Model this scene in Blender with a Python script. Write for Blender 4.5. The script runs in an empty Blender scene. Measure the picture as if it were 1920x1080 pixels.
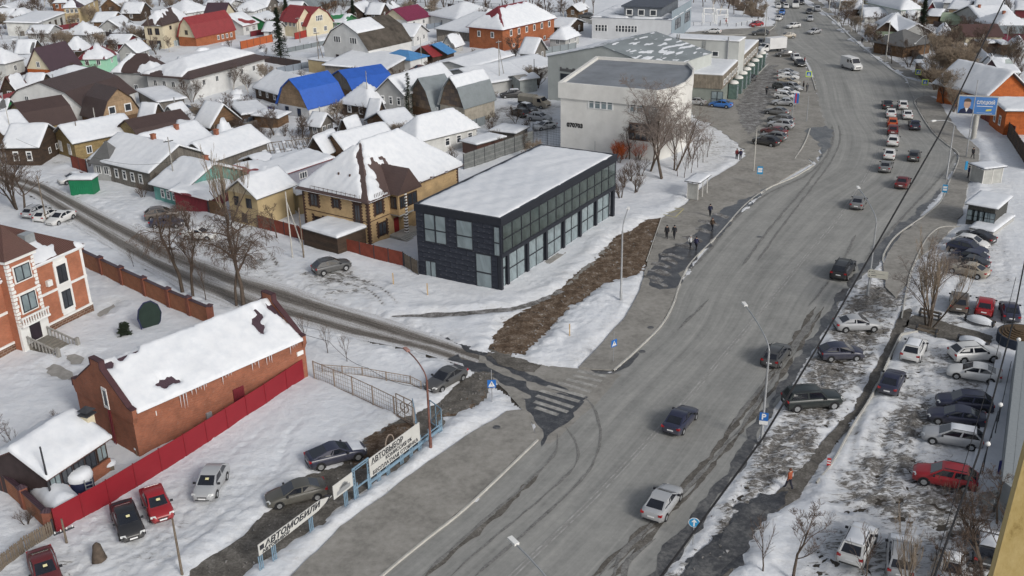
import bpy, bmesh, math, random
import numpy as np
from mathutils import Vector, Matrix
from mathutils.geometry import delaunay_2d_cdt
random.seed(7)
S = bpy.context.scene
COL = S.collection
R = math.radians
# ---------------------------------------------------------------- camera
F_PX, PITCH, ROLL, CAM_H = 1911.8, R(22.757), R(-1.2216), 43.85
fw = Vector((0, math.cos(PITCH), -math.sin(PITCH)))
r0 = Vector((1, 0, 0)); u0 = r0.cross(fw)
rt = r0*math.cos(ROLL) + u0*math.sin(ROLL)
up = -r0*math.sin(ROLL) + u0*math.cos(ROLL)
cd = bpy.data.cameras.new('camera'); cam = bpy.data.objects.new('camera', cd); COL.objects.link(cam)
cam.matrix_world = Matrix(((rt.x, up.x, -fw.x, 0), (rt.y, up.y, -fw.y, 0), (rt.z, up.z, -fw.z, CAM_H), (0, 0, 0, 1)))
cd.sensor_width = 36; cd.lens = F_PX/1920*36; cd.clip_start = .2; cd.clip_end = 6000
S.camera = cam
# ---------------------------------------------------------------- world and sun: thin high overcast
w = bpy.data.worlds.new('World'); S.world = w; w.use_nodes = True
nt = w.node_tree; bg = nt.nodes['Background']
sky = nt.nodes.new('ShaderNodeTexSky'); sky.sky_type = 'NISHITA'; sky.sun_disc = False
SUN_EL, SUN_AZ = R(30), R(140)      # azimuth from +Y clockwise
sky.sun_elevation = SUN_EL; sky.sun_rotation = SUN_AZ
sky.air_density = 1.0; sky.dust_density = 2.5; sky.ozone_density = 1.0
hs = nt.nodes.new('ShaderNodeHueSaturation'); hs.inputs['Saturation'].default_value = .42
nt.links.new(sky.outputs[0], hs.inputs['Color']); nt.links.new(hs.outputs[0], bg.inputs[0]); bg.inputs[1].default_value = .105
sd = bpy.data.lights.new('sun', 'SUN'); sd.energy = 1.35; sd.angle = R(14); sd.color = (1, .97, .92)
so = bpy.data.objects.new('sun', sd); COL.objects.link(so)
dv = Vector((math.sin(SUN_AZ)*math.cos(SUN_EL), math.cos(SUN_AZ)*math.cos(SUN_EL), math.sin(SUN_EL)))
so.rotation_euler = dv.to_track_quat('Z', 'Y').to_euler()
S.view_settings.view_transform = 'Standard'; S.view_settings.look = 'None'; S.view_settings.gamma = 1
S.view_settings.exposure = 0.34
S.view_settings.use_curve_mapping = False
S.cycles.max_bounces = 5

def P(x, y, h=0.0):
    d = rt*(x-960) - up*(y-540) + fw*F_PX
    t = (h-CAM_H)/d.z
    return Vector((d.x*t, d.y*t, h))
def pxm(y):          # px per metre (lateral) on the ground at picture row y
    return .02103*(y+265)

# ---------------------------------------------------------------- noise (sum of sines, vectorised)
def make_noise(seed, freq, octs=3, n=9):
    rg = np.random.RandomState(seed); W = []
    for o in range(octs):
        for i in range(n):
            a = rg.uniform(0, 2*np.pi); f = freq*(2**o)*rg.uniform(.6, 1.5)
            W.append((f*np.cos(a), f*np.sin(a), rg.uniform(0, 6.28), .55**o))
    W = np.array(W); nm = np.sqrt((W[:, 3]**2).sum()/2)
    def f(x, y):
        out = np.zeros(np.shape(x))
        for kx, ky, ph, am in W: out += am*np.sin(kx*x*6.28+ky*y*6.28+ph)
        return out/nm/1.6
    return f
N1 = make_noise(1, .12); N2 = make_noise(2, .5); N3 = make_noise(3, 1.3, 2); NB = make_noise(5, .03, 3)

def poly_sd(x, y, poly):
    """signed distance to a polygon, negative inside"""
    p = np.array(poly); d = np.full(x.shape, 1e18); s = np.ones(x.shape)
    n = len(p); j = n-1
    for i in range(n):
        ex, ey = p[j]-p[i]; wx = x-p[i][0]; wy = y-p[i][1]
        t = np.clip((wx*ex+wy*ey)/(ex*ex+ey*ey+1e-12), 0, 1)
        bx = wx-ex*t; by = wy-ey*t
        d = np.minimum(d, bx*bx+by*by)
        c1 = y >= p[i][1]; c2 = y < p[j][1]; c3 = ex*wy > ey*wx
        fl = (c1 & c2 & c3) | (~c1 & ~c2 & ~c3)
        s = np.where(fl, -s, s); j = i
    return s*np.sqrt(d)

# ---------------------------------------------------------------- materials
MATS = {}
def _mat(name, rough=.8, metal=0, spec=.3):
    m = bpy.data.materials.new(name); m.use_nodes = True
    b = m.node_tree.nodes['Principled BSDF']
    b.inputs['Roughness'].default_value = rough; b.inputs['Metallic'].default_value = metal
    b.inputs['Specular IOR Level'].default_value = spec
    MATS[name] = m
    return m, m.node_tree, b
def N(t, typ, **k):
    n = t.nodes.new(typ)
    for a, v in k.items():
        if a in ('op',): n.operation = v
        else: n.inputs[a.replace('_', ' ')].default_value = v
    return n
def ramp(t, src, stops):
    r = t.nodes.new('ShaderNodeValToRGB'); t.links.new(src, r.inputs[0])
    e = r.color_ramp.elements
    e[0].position, e[0].color = stops[0][0], (*stops[0][1], 1)
    e[1].position, e[1].color = stops[-1][0], (*stops[-1][1], 1)
    for p, c in stops[1:-1]:
        x = e.new(p); x.color = (*c, 1)
    return r.outputs[0]
def mix(t, f, a, b, typ='MIX'):
    n = t.nodes.new('ShaderNodeMix'); n.data_type = 'RGBA'; n.blend_type = typ
    for s, v in ((n.inputs[0], f), (n.inputs[6], a), (n.inputs[7], b)):
        if hasattr(v, 'links') or hasattr(v, 'is_linked'): t.links.new(v, s)
        else: s.default_value = v if not isinstance(v, tuple) else (*v, 1)[:4]
    return n.outputs[2]
def coord(t, kind='Object', scale=(1, 1, 1)):
    c = t.nodes.new('ShaderNodeTexCoord'); m = t.nodes.new('ShaderNodeMapping'); m.inputs['Scale'].default_value = scale
    t.links.new(c.outputs[kind], m.inputs[0]); return m.outputs[0]
def noise(t, vec, scale, detail=4, rough=.6, dist=0):
    n = t.nodes.new('ShaderNodeTexNoise'); n.inputs['Scale'].default_value = scale; n.inputs['Detail'].default_value = detail
    n.inputs['Roughness'].default_value = rough; n.inputs['Distortion'].default_value = dist
    t.links.new(vec, n.inputs['Vector']); return n.outputs['Fac']
def bump(t, b, h, strength=.3, dist=.05):
    n = t.nodes.new('ShaderNodeBump'); n.inputs['Strength'].default_value = strength; n.inputs['Distance'].default_value = dist
    t.links.new(h, n.inputs['Height']); t.links.new(n.outputs[0], b.inputs['Normal'])
def dk(c, k): return tuple(max(0, min(1, v*k)) for v in c)

def plain(name, col, rough=.75, var=.2, scale=1.2, metal=0, spec=.3, bmp=0):
    if name in MATS: return MATS[name]
    m, t, b = _mat(name, rough, metal, spec)
    v = coord(t)
    n1 = noise(t, v, scale, 5, .65)
    c = ramp(t, n1, [(.3, dk(col, 1-var)), (.7, dk(col, 1+var))])
    t.links.new(c, b.inputs['Base Color'])
    if bmp: bump(t, b, noise(t, v, scale*6, 4), bmp, .03)
    return m
def paint(name, col, rough=.3, dirt=.35):
    """car paint with road salt film"""
    m, t, b = _mat(name, rough, 0, .5)
    v = coord(t)
    sep = t.nodes.new('ShaderNodeSeparateXYZ'); t.links.new(v, sep.inputs[0])
    n1 = noise(t, v, 2.2, 5, .7)
    mr = t.nodes.new('ShaderNodeMapRange'); mr.inputs['From Min'].default_value = .25; mr.inputs['From Max'].default_value = .95
    mr.inputs['To Min'].default_value = 1; mr.inputs['To Max'].default_value = .12; t.links.new(sep.outputs[2], mr.inputs[0])
    mu = t.nodes.new('ShaderNodeMath'); mu.operation = 'MULTIPLY'; t.links.new(mr.outputs[0], mu.inputs[0]); t.links.new(n1, mu.inputs[1])
    mu2 = t.nodes.new('ShaderNodeMath'); mu2.operation = 'MULTIPLY'; mu2.inputs[1].default_value = dirt*2.2; mu2.use_clamp = True; t.links.new(mu.outputs[0], mu2.inputs[0])
    t.links.new(mix(t, mu2.outputs[0], col, (.21, .2, .18)), b.inputs['Base Color'])
    rr = t.nodes.new('ShaderNodeMapRange'); rr.inputs['To Min'].default_value = rough; rr.inputs['To Max'].default_value = .8; t.links.new(mu2.outputs[0], rr.inputs[0])
    t.links.new(rr.outputs[0], b.inputs['Roughness'])
    return m
def brickmat(name, c1, c2, mortar, bw=.25, bh=.085, ms=.012, b_=.5, patch=0):
    m, t, b = _mat(name, .85)
    v = coord(t, 'UV')
    k = t.nodes.new('ShaderNodeTexBrick'); t.links.new(v, k.inputs['Vector'])
    k.inputs['Color1'].default_value = (*c1, 1); k.inputs['Color2'].default_value = (*c2, 1); k.inputs['Mortar'].default_value = (*mortar, 1)
    k.inputs['Scale'].default_value = 1; k.inputs['Brick Width'].default_value = bw; k.inputs['Row Height'].default_value = bh
    k.inputs['Mortar Size'].default_value = ms; k.inputs['Mortar Smooth'].default_value = .3; k.inputs['Bias'].default_value = 0
    n1 = noise(t, v, .7, 6, .65)
    c = mix(t, .75, k.outputs['Color'], ramp(t, n1, [(.3, (.62, .62, .62)), (.72, (1.25, 1.22, 1.2))]), 'MULTIPLY')
    if patch:
        n2 = noise(t, v, 2.2, 5, .75)
        c = mix(t, ramp(t, n2, [(.6, (0, 0, 0)), (.75, (patch,)*3)]), c, (.5, .45, .4))
    t.links.new(c, b.inputs['Base Color']); bump(t, b, k.outputs['Fac'], -b_, .01)
    return m
def ribbed(name, col, period=.2, rough=.55, depth=.03, var=.12, axis=0, rows=0, spec=.4):
    """profiled sheet metal: ribs across UV axis"""
    m, t, b = _mat(name, rough, 0, spec)
    v = coord(t, 'UV'); sep = t.nodes.new('ShaderNodeSeparateXYZ'); t.links.new(v, sep.inputs[0])
    w_ = t.nodes.new('ShaderNodeMath'); w_.operation = 'MULTIPLY'; w_.inputs[1].default_value = 2*math.pi/period; t.links.new(sep.outputs[axis], w_.inputs[0])
    s_ = t.nodes.new('ShaderNodeMath'); s_.operation = 'SINE'; t.links.new(w_.outputs[0], s_.inputs[0])
    hgt = s_.outputs[0]
    if rows:
        w2 = t.nodes.new('ShaderNodeMath'); w2.operation = 'FRACT'; w3 = t.nodes.new('ShaderNodeMath'); w3.operation = 'DIVIDE'; w3.inputs[1].default_value = rows
        t.links.new(sep.outputs[1-axis], w3.inputs[0]); t.links.new(w3.outputs[0], w2.inputs[0])
        ad = t.nodes.new('ShaderNodeMath'); ad.operation = 'ADD'; t.links.new(hgt, ad.inputs[0])
        m2 = t.nodes.new('ShaderNodeMath'); m2.operation = 'MULTIPLY'; m2.inputs[1].default_value = 2; t.links.new(w2.outputs[0], m2.inputs[0]); t.links.new(m2.outputs[0], ad.inputs[1]); hgt = ad.outputs[0]
    n1 = noise(t, v, .8, 6, .7)
    c = ramp(t, n1, [(.28, dk(col, 1-var*1.6)), (.5, col), (.75, dk(col, 1+var))])
    t.links.new(c, b.inputs['Base Color']); bump(t, b, hgt, .5, depth)
    return m
def planks(name, c1, c2, pw=2.4, ph=.14, rough=.85, vert=False, gap=(.02, .016, .012)):
    m, t, b = _mat(name, rough)
    v = coord(t, 'UV')
    if vert:
        mp = t.nodes.new('ShaderNodeMapping'); mp.inputs['Rotation'].default_value = (0, 0, R(90)); t.links.new(v, mp.inputs[0]); v = mp.outputs[0]
    k = t.nodes.new('ShaderNodeTexBrick'); t.links.new(v, k.inputs['Vector'])
    k.inputs['Color1'].default_value = (*c1, 1); k.inputs['Color2'].default_value = (*c2, 1); k.inputs['Mortar'].default_value = (*gap, 1)
    k.inputs['Scale'].default_value = 1; k.inputs['Brick Width'].default_value = pw; k.inputs['Row Height'].default_value = ph; k.inputs['Mortar Size'].default_value = .008
    n1 = noise(t, v, 1.1, 6, .75)
    c = mix(t, .8, k.outputs['Color'], ramp(t, n1, [(.25, (.5, .5, .5)), (.75, (1.35, 1.32, 1.28))]), 'MULTIPLY')
    t.links.new(c, b.inputs['Base Color']); bump(t, b, k.outputs['Fac'], -.4, .015)
    return m
def glass(name, col=(.03, .035, .045), rough=.08, var=.5, scale=.6):
    m, t, b = _mat(name, rough, 0, .8)
    n1 = noise(t, coord(t), scale, 5, .6, 1.0)
    t.links.new(ramp(t, n1, [(.32, dk(col, 1-var)), (.68, dk(col, 1+var*1.5))]), b.inputs['Base Color'])
    return m

# snow: clean, with faint blue-grey mottling
def snowmat(name, dirty=False):
    m, t, b = _mat(name, .75, 0, .15)
    v = coord(t)
    n1 = noise(t, v, .09, 6, .55); n2 = noise(t, v, 1.3, 5, .6)
    clean = mix(t, .5, ramp(t, n1, [(.35, (.60, .625, .665)), (.65, (.69, .705, .73))]), ramp(t, n2, [(.3, (.56, .59, .63)), (.6, (.70, .715, .735))]))
    hgt = n2
    if dirty:
        at = t.nodes.new('ShaderNodeAttribute'); at.attribute_name = 'dirt'
        v2 = coord(t, 'Object', (1, 1.0, 1))
        n3 = noise(t, coord(t, 'Object', (.6, 1.5, 1)), 1.5, 9, .76, 1.2); n4 = noise(t, v2, .22, 5, .6)
        ad = t.nodes.new('ShaderNodeMath'); ad.operation = 'MULTIPLY_ADD'; ad.inputs[1].default_value = .5
        t.links.new(n4, ad.inputs[0]); t.links.new(n3, ad.inputs[2])          # .5*n4+n3 ~ .75
        a2 = t.nodes.new('ShaderNodeMath'); a2.operation = 'ADD'; t.links.new(ad.outputs[0], a2.inputs[0]); t.links.new(at.outputs['Fac'], a2.inputs[1])
        mr = t.nodes.new('ShaderNodeMapRange'); mr.inputs['From Min'].default_value = 1.06; mr.inputs['From Max'].default_value = 1.16; t.links.new(a2.outputs[0], mr.inputs[0])
        n5 = noise(t, v2, 4, 7, .75)
        mud = ramp(t, n5, [(.3, (.05, .046, .042)), (.5, (.135, .126, .115)), (.66, (.28, .27, .257))])
        mr2 = t.nodes.new('ShaderNodeMapRange'); mr2.inputs['From Min'].default_value = .80; mr2.inputs['From Max'].default_value = 1.1; mr2.inputs['To Max'].default_value = .55; t.links.new(a2.outputs[0], mr2.inputs[0])
        c = mix(t, mr2.outputs[0], clean, (.47, .465, .455)); c = mix(t, mr.outputs[0], c, mud)
        t.links.new(c, b.inputs['Base Color'])
        n6 = noise(t, v, 3.5, 6, .7)
        sm = t.nodes.new('ShaderNodeMath'); sm.operation = 'MULTIPLY_ADD'; t.links.new(at.outputs['Fac'], sm.inputs[0]); t.links.new(n6, sm.inputs[1]); t.links.new(n2, sm.inputs[2])
        bump(t, b, sm.outputs[0], .7, .16)
    else:
        t.links.new(clean, b.inputs['Base Color']); bump(t, b, n2, .35, .08)
    return m
snow = snowmat('snow'); snowg = snowmat('snow_ground', True)

def groundmat(name, stops, sc=.5, rough=.9, b_=.3, streak=None, spec=.25, fine=6):
    m, t, b = _mat(name, rough, 0, spec)
    v = coord(t, 'Object')
    n1 = noise(t, v, sc, 8, .68); n2 = noise(t, v, sc*fine, 5, .7)
    f = t.nodes.new('ShaderNodeMath'); f.operation = 'MULTIPLY_ADD'; f.inputs[1].default_value = .45; t.links.new(n2, f.inputs[0])
    g = t.nodes.new('ShaderNodeMath'); g.operation = 'MULTIPLY'; g.inputs[1].default_value = .55; t.links.new(n1, g.inputs[0]); t.links.new(g.outputs[0], f.inputs[2])
    src = f.outputs[0]
    if streak:
        vs = coord(t, 'UV', (streak, .03, 1)); ns = noise(t, vs, 1, 7, .7)
        vs2 = coord(t, 'UV', (streak*2.2, .009, 1)); ns2 = noise(t, vs2, 1, 5, .7)
        aa = t.nodes.new('ShaderNodeMath'); aa.operation = 'ADD'; t.links.new(ns, aa.inputs[0]); t.links.new(ns2, aa.inputs[1])
        h = t.nodes.new('ShaderNodeMath'); h.operation = 'MULTIPLY'; h.inputs[1].default_value = .3; t.links.new(aa.outputs[0], h.inputs[0])
        k = t.nodes.new('ShaderNodeMath'); k.operation = 'MULTIPLY_ADD'; k.inputs[1].default_value = .4; t.links.new(src, k.inputs[0]); t.links.new(h.outputs[0], k.inputs[2]); src = k.outputs[0]
    t.links.new(ramp(t, src, stops), b.inputs['Base Color']); bump(t, b, n2, b_, .03)
    return m
asphalt = groundmat('road_asphalt', [(.36, (.15, .15, .143)), (.45, (.225, .225, .214)), (.53, (.285, .283, .268)), (.62, (.36, .352, .33))], .35, .85, .12, streak=.55)
asph2 = groundmat('pavement_asphalt', [(.35, (.165, .157, .143)), (.5, (.255, .244, .222)), (.65, (.33, .315, .29))], .3, .9, .2)
wet = groundmat('wet_asphalt', [(.38, (.03, .03, .033)), (.48, (.06, .06, .062)), (.56, (.12, .118, .114)), (.66, (.2, .195, .185))], .5, .35, .1, spec=.5)
earth = groundmat('wet_earth', [(.35, (.03, .026, .022)), (.65, (.075, .064, .052))], 1.2, .85, .5)
mud = groundmat('brown_mud', [(.36, (.038, .026, .018)), (.47, (.095, .064, .042)), (.55, (.16, .12, .088)), (.61, (.27, .235, .2)), (.66, (.5, .49, .48))], .9, .95, .9)
gravel = groundmat('gravel_mud', [(.35, (.055, .05, .044)), (.5, (.115, .106, .094)), (.62, (.2, .187, .17)), (.7, (.36, .35, .34))], .9, .95, .8)
slush = groundmat('slush', [(.38, (.05, .048, .046)), (.48, (.14, .133, .125)), (.58, (.3, .295, .29)), (.68, (.5, .51, .53))], .8, .7, .6)
conc = plain('concrete', (.3, .29, .27), .9, .2, 1.5, bmp=.3)
concl = plain('pale_concrete', (.42, .41, .38), .9, .15, 1.0)
steel = plain('galvanised_steel', (.33, .34, .35), .5, .15, 2, .3)
dsteel = plain('dark_steel', (.04, .042, .048), .5, .2, 2)
bluep = plain('faded_blue_paint', (.17, .26, .34), .6, .25, 2)
white = plain('white_paint', (.72, .72, .7), .6, .08, 1.5)
offw = plain('off_white_render', (.6, .59, .56), .85, .1, .6)
wet2 = groundmat('dark_melt_water', [(.4, (.022, .023, .027)), (.5, (.045, .046, .05)), (.6, (.1, .1, .1)), (.68, (.3, .3, .3))], 1.1, .3, .1, spec=.5)
black = plain('black_rubber', (.018, .018, .02), .8, .3, 4)
woodp = plain('weathered_wood', (.16, .13, .1), .9, .35, 2.5, bmp=.3)
bark = plain('grey_brown_bark', (.085, .066, .052), .95, .35, 3)
twig = plain('bare_twigs', (.1, .072, .056), .95, .3, 3)
twigl = plain('pale_twigs', (.25, .2, .15), .95, .3, 3)
birch = plain('birch_bark', (.5, .47, .43), .9, .3, 3)
needle = plain('dark_needles', (.028, .04, .024), .9, .4, 3)
glz = glass('window_glass', (.035, .04, .048), .1)
cargl = glass('car_glass', (.012, .014, .02), .06, .3)
shopg = glass('shop_glass', (.19, .235, .25), .05, .45, .35)

# ---------------------------------------------------------------- mesh builder
class MB:
    def __init__(s): s.v = []; s.f = []; s.m = []; s.uv = []
    def add(s, vs, fs, mi=0, uvs=None):
        o = len(s.v); s.v += [tuple(v) for v in vs]
        for k, f in enumerate(fs):
            s.f.append(tuple(i+o for i in f)); s.m.append(mi); s.uv.append(uvs[k] if uvs else None)
        return s
    def quad(s, a, b, c, d, mi=0): return s.add([a, b, c, d], [(0, 1, 2, 3)], mi)
    def box(s, x0, x1, y0, y1, z0, z1, mi=0, M=None):
        vs = [Vector((x, y, z)) for z in (z0, z1) for y in (y0, y1) for x in (x0, x1)]
        if M: vs = [M @ v for v in vs]
        return s.add(vs, [(0, 2, 3, 1), (4, 5, 7, 6), (0, 1, 5, 4), (2, 6, 7, 3), (0, 4, 6, 2), (1, 3, 7, 5)], mi)
    def bar(s, a, b, wd=.05, ht=None, mi=0):
        a = Vector(a); b = Vector(b); ht = ht or wd; d = (b-a); L = d.length
        if L < 1e-5: return s
        d.normalize(); x = d.cross(Vector((0, 0, 1)))
        if x.length < .01: x = Vector((1, 0, 0))
        x.normalize(); y = x.cross(d); vs = []
        for p in (a, b):
            for sx, sy in ((-1, -1), (1, -1), (1, 1), (-1, 1)): vs.append(p+x*sx*wd/2+y*sy*ht/2)
        return s.add(vs, [(0, 1, 2, 3), (7, 6, 5, 4), (0, 4, 5, 1), (1, 5, 6, 2), (2, 6, 7, 3), (3, 7, 4, 0)], mi)
    def tube(s, pts, rads, n=6, mi=0, cap=True):
        pts = [Vector(p) for p in pts]
        if not hasattr(rads, '__len__'): rads = [rads]*len(pts)
        vs = []; x = None
        for i, p in enumerate(pts):
            d = (pts[min(i+1, len(pts)-1)]-pts[max(i-1, 0)]).normalized()
            if x is None:
                x = d.cross(Vector((0, 0, 1)));
                if x.length < .05: x = d.cross(Vector((1, 0, 0)))
            x = (x-d*x.dot(d)).normalized(); y = d.cross(x)
            for k in range(n):
                a = 2*math.pi*k/n; vs.append(p+(x*math.cos(a)+y*math.sin(a))*rads[i])
        fs = []
        for i in range(len(pts)-1):
            for k in range(n):
                k2 = (k+1) % n; fs.append((i*n+k, i*n+k2, (i+1)*n+k2, (i+1)*n+k))
        if cap: fs += [tuple(range(n-1, -1, -1)), tuple((len(pts)-1)*n+k for k in range(n))]
        return s.add(vs, fs, mi)
    def prism(s, poly, z0, z1, mi=0, mt=None):
        n = len(poly); vs = [(p[0], p[1], z0) for p in poly]+[(p[0], p[1], z1) for p in poly]
        s.add(vs, [tuple(range(n-1, -1, -1))]+[(i, (i+1) % n, n+(i+1) % n, n+i) for i in range(n)], mi)
        return s.add(vs[n:], [tuple(range(n))], mi if mt is None else mt)
    def lathe(s, prof, n=16, c=(0, 0, 0), mi=0):
        vs = []
        for r_, z in prof:
            for k in range(n):
                a = 2*math.pi*k/n; vs.append((c[0]+r_*math.cos(a), c[1]+r_*math.sin(a), c[2]+z))
        fs = [(i*n+k, i*n+(k+1) % n, (i+1)*n+(k+1) % n, (i+1)*n+k) for i in range(len(prof)-1) for k in range(n)]
        return s.add(vs, fs, mi)
    def mesh(s, name, mats, smooth=0):
        me = bpy.data.meshes.new(name); me.from_pydata(s.v, [], s.f)
        for m in (mats if isinstance(mats, (list, tuple)) else [mats]): me.materials.append(m)
        me.polygons.foreach_set('material_index', s.m)
        uvl = me.uv_layers.new(name='UVMap').data
        co = s.v
        for p in me.polygons:
            n = p.normal
            ex = s.uv[p.index]
            if ex:
                for li, q in zip(p.loop_indices, ex): uvl[li].uv = q
                continue
            if abs(n.z) < .92:
                hz = math.hypot(n.x, n.y) or 1; tx, ty = -n.y/hz, n.x/hz
                k = 1/max(.3, hz)
                for li, vi in zip(p.loop_indices, p.vertices):
                    x, y, z = co[vi]; uvl[li].uv = (x*tx+y*ty, z*k)
            else:
                for li, vi in zip(p.loop_indices, p.vertices): uvl[li].uv = (co[vi][0], co[vi][1])
        if smooth:
            for p in me.polygons: p.use_smooth = True
            if smooth < 180: me.set_sharp_from_angle(angle=R(smooth))
        me.update(); return me
    def build(s, name, mats, parent=None, smooth=0, loc=None, rz=None):
        return link(name, s.mesh(name, mats, smooth), parent, loc, rz)
def link(name, me, parent=None, loc=None, rz=None, scale=None):
    o = bpy.data.objects.new(name, me); COL.objects.link(o)
    if parent: o.parent = parent
    if loc is not None: o.location = loc
    if rz is not None: o.rotation_euler = (0, 0, rz)
    if scale is not None: o.scale = scale
    return o
def tag(o, label=None, cat=None, group=None, kind=None):
    if label: o['label'] = label
    if cat: o['category'] = cat
    if group: o['group'] = group
    if kind: o['kind'] = kind
    return o
def thing(name, label, cat, loc=(0, 0, 0), rz=0, group=None):
    o = bpy.data.objects.new(name, None); COL.objects.link(o); o.location = loc; o.rotation_euler = (0, 0, rz)
    o.empty_display_size = .3
    return tag(o, label, cat, group)
KIDS = {}
def copy_tree(src, parent=None):
    c = src.copy(); COL.objects.link(c)
    if parent: c.parent = parent
    for ch in KIDS.get(src.name) or list(src.children): copy_tree(ch, c)
    return c

# ---------------------------------------------------------------- ground sheets
def densify(poly, step, rag, seed=0, closed=True):
    nz = make_noise(100+seed, .22, 4); out = []
    n = len(poly)
    for i in range(n if closed else n-1):
        a = Vector(poly[i][:2]); b = Vector(poly[(i+1) % n][:2]); L = (b-a).length; k = max(1, int(L/step))
        for j in range(k):
            p = a.lerp(b, j/k)
            if rag:
                q = (b-a).normalized(); nn = Vector((-q.y, q.x)); p = p+nn*float(nz(np.array(p.x), np.array(p.y)))*rag
            out.append(p)
    return out
def sheet(name, pxs, mat, z, rag=0, step=.5, kind='structure', thick=0, seed=0, h=0):
    pl = densify([P(x, y, h) for x, y in pxs], step, rag, seed)
    n = len(pl)
    vs, es, fs, *_ = delaunay_2d_cdt(pl, [(i, (i+1) % n) for i in range(n)], [], 1, 1e-4)
    m = MB(); m.add([(v.x, v.y, z) for v in vs], [tuple(f) for f in fs])
    if thick:
        for e in es: pass
        q = [(p.x, p.y) for p in pl]
        o = len(m.v); m.v += [(a, b, z) for a, b in q]+[(a, b, z-thick) for a, b in q]
        for i in range(n):
            j = (i+1) % n; m.f.append((o+i, o+j, o+n+j, o+n+i)); m.m.append(0); m.uv.append(None)
    o = m.build(name, mat); tag(o, kind=kind)
    # face normals up
    return o
def ribbon(name, pxs, wd, mat, z, kind='structure', rag=0, world=False, h=0, seed=0, taper=False):
    """flat strip of width wd along a polyline, uv = (across, along)"""
    pts = [Vector(p[:2]) if world else P(*p, h).to_2d() for p in pxs]
    pts = smooth_line(pts, max(.6, wd*.5)); nz = make_noise(300+seed, .3, 3)
    m = MB(); L = 0; row = []
    for i, p in enumerate(pts):
        d = (pts[min(i+1, len(pts)-1)]-pts[max(0, i-1)]).normalized(); nn = Vector((-d.y, d.x))
        if i: L += (p-pts[i-1]).length
        k1 = k2 = wd/2
        if rag: k1 += float(nz(np.array(p.x), np.array(p.y)))*rag; k2 += float(nz(np.array(p.x+50), np.array(p.y)))*rag
        if taper: f = min(1, i/4, (len(pts)-1-i)/4)+.05; k1 *= f; k2 *= f
        row.append((p+nn*k1, p-nn*k2, L))
    for (a, b, l0), (c, d, l1) in zip(row, row[1:]):
        m.add([(b.x, b.y, z), (d.x, d.y, z), (c.x, c.y, z), (a.x, a.y, z)], [(0, 1, 2, 3)], 0, [[(wd, l0), (wd, l1), (0, l1), (0, l0)]])
    o = m.build(name, mat); tag(o, kind=kind); return o
def smooth_line(pts, step):
    out = []
    n = len(pts)
    for i in range(n-1):
        p0 = pts[max(0, i-1)]; p1 = pts[i]; p2 = pts[i+1]; p3 = pts[min(n-1, i+2)]
        k = max(1, int((p2-p1).length/step))
        for j in range(k):
            t = j/k
            out.append(.5*((2*p1)+(p2-p0)*t+(2*p0-5*p1+4*p2-p3)*t*t+(3*p1-p0-3*p2+p3)*t**3))
    out.append(pts[-1]); return out
def kerb(pxs, wd=.18, ht=.15, mat=None, name='kerb', h=.0):
    pts = smooth_line([P(*p).to_2d() for p in pxs], 1.0); m = MB()
    rows = []
    for i, p in enumerate(pts):
        d = (pts[min(i+1, len(pts)-1)]-pts[max(0, i-1)]).normalized(); nn = Vector((-d.y, d.x))*wd/2
        rows.append([(p.x-nn.x, p.y-nn.y, -.05), (p.x-nn.x*.8, p.y-nn.y*.8, ht), (p.x+nn.x*.8, p.y+nn.y*.8, ht), (p.x+nn.x, p.y+nn.y, -.05)])
    for a, b in zip(rows, rows[1:]):
        m.add(a+b, [(0, 1, 5, 4), (1, 2, 6, 5), (2, 3, 7, 6)])
    o = m.build(name, mat or concl); tag(o, kind='structure'); return o
# ================================================================ GROUND
BIG = [(-1500, -200), (1500, -200), (1500, 2500), (-1500, 2500)]
m = MB(); m.add([(x, y, -.06) for x, y in BIG], [(0, 1, 2, 3)]); tag(m.build('ground', earth), kind='structure')

PAIRS = [((300, 1500), (900, 1500)), ((480, 1290), (1075, 1290)), ((715, 1082), (1240, 1082)), ((800, 1012), (1287, 1025)), ((880, 948), (1330, 960)),
         ((1008, 826), (1400, 862)), ((1085, 752), (1440, 784)), ((1150, 697), (1478, 727)), ((1240, 612), (1535, 636)), ((1275, 535), (1592, 541)), ((1345, 445), (1657, 484)),
         ((1440, 355), (1722, 408)), ((1530, 308), (1772, 350)), ((1548, 250), (1795, 292)), ((1535, 200), (1745, 245)), ((1528, 150), (1716, 190)),
         ((1510, 112), (1695, 146)), ((1470, 90), (1650, 117)), ((1440, 68), (1600, 76)), ((1448, 45), (1562, 40)), ((1455, 28), (1530, 15)), ((1450, 0), (1506, 0)), ((1435, -70), (1470, -70))]
Lp = smooth_line([P(*a).to_2d() for a, b in PAIRS], 1e9); Rp = smooth_line([P(*b).to_2d() for a, b in PAIRS], 1e9)
def road_rows():
    rows = []; L = 0; prev = None
    n = len(PAIRS)
    for i in range(n-1):
        A = [P(*PAIRS[k][0]).to_2d() for k in (max(0, i-1), i, i+1, min(n-1, i+2))]
        B = [P(*PAIRS[k][1]).to_2d() for k in (max(0, i-1), i, i+1, min(n-1, i+2))]
        cr = lambda q, t: .5*((2*q[1])+(q[2]-q[0])*t+(2*q[0]-5*q[1]+4*q[2]-q[3])*t*t+(3*q[1]-q[0]-3*q[2]+q[3])*t**3)
        for j in range(6):
            a = cr(A, j/6); b = cr(B, j/6); c = (a+b)/2
            if prev: L += (c-prev).length
            prev = c; rows.append((a, b, L))
    return rows
ROWS = road_rows(); m = MB()
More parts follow.
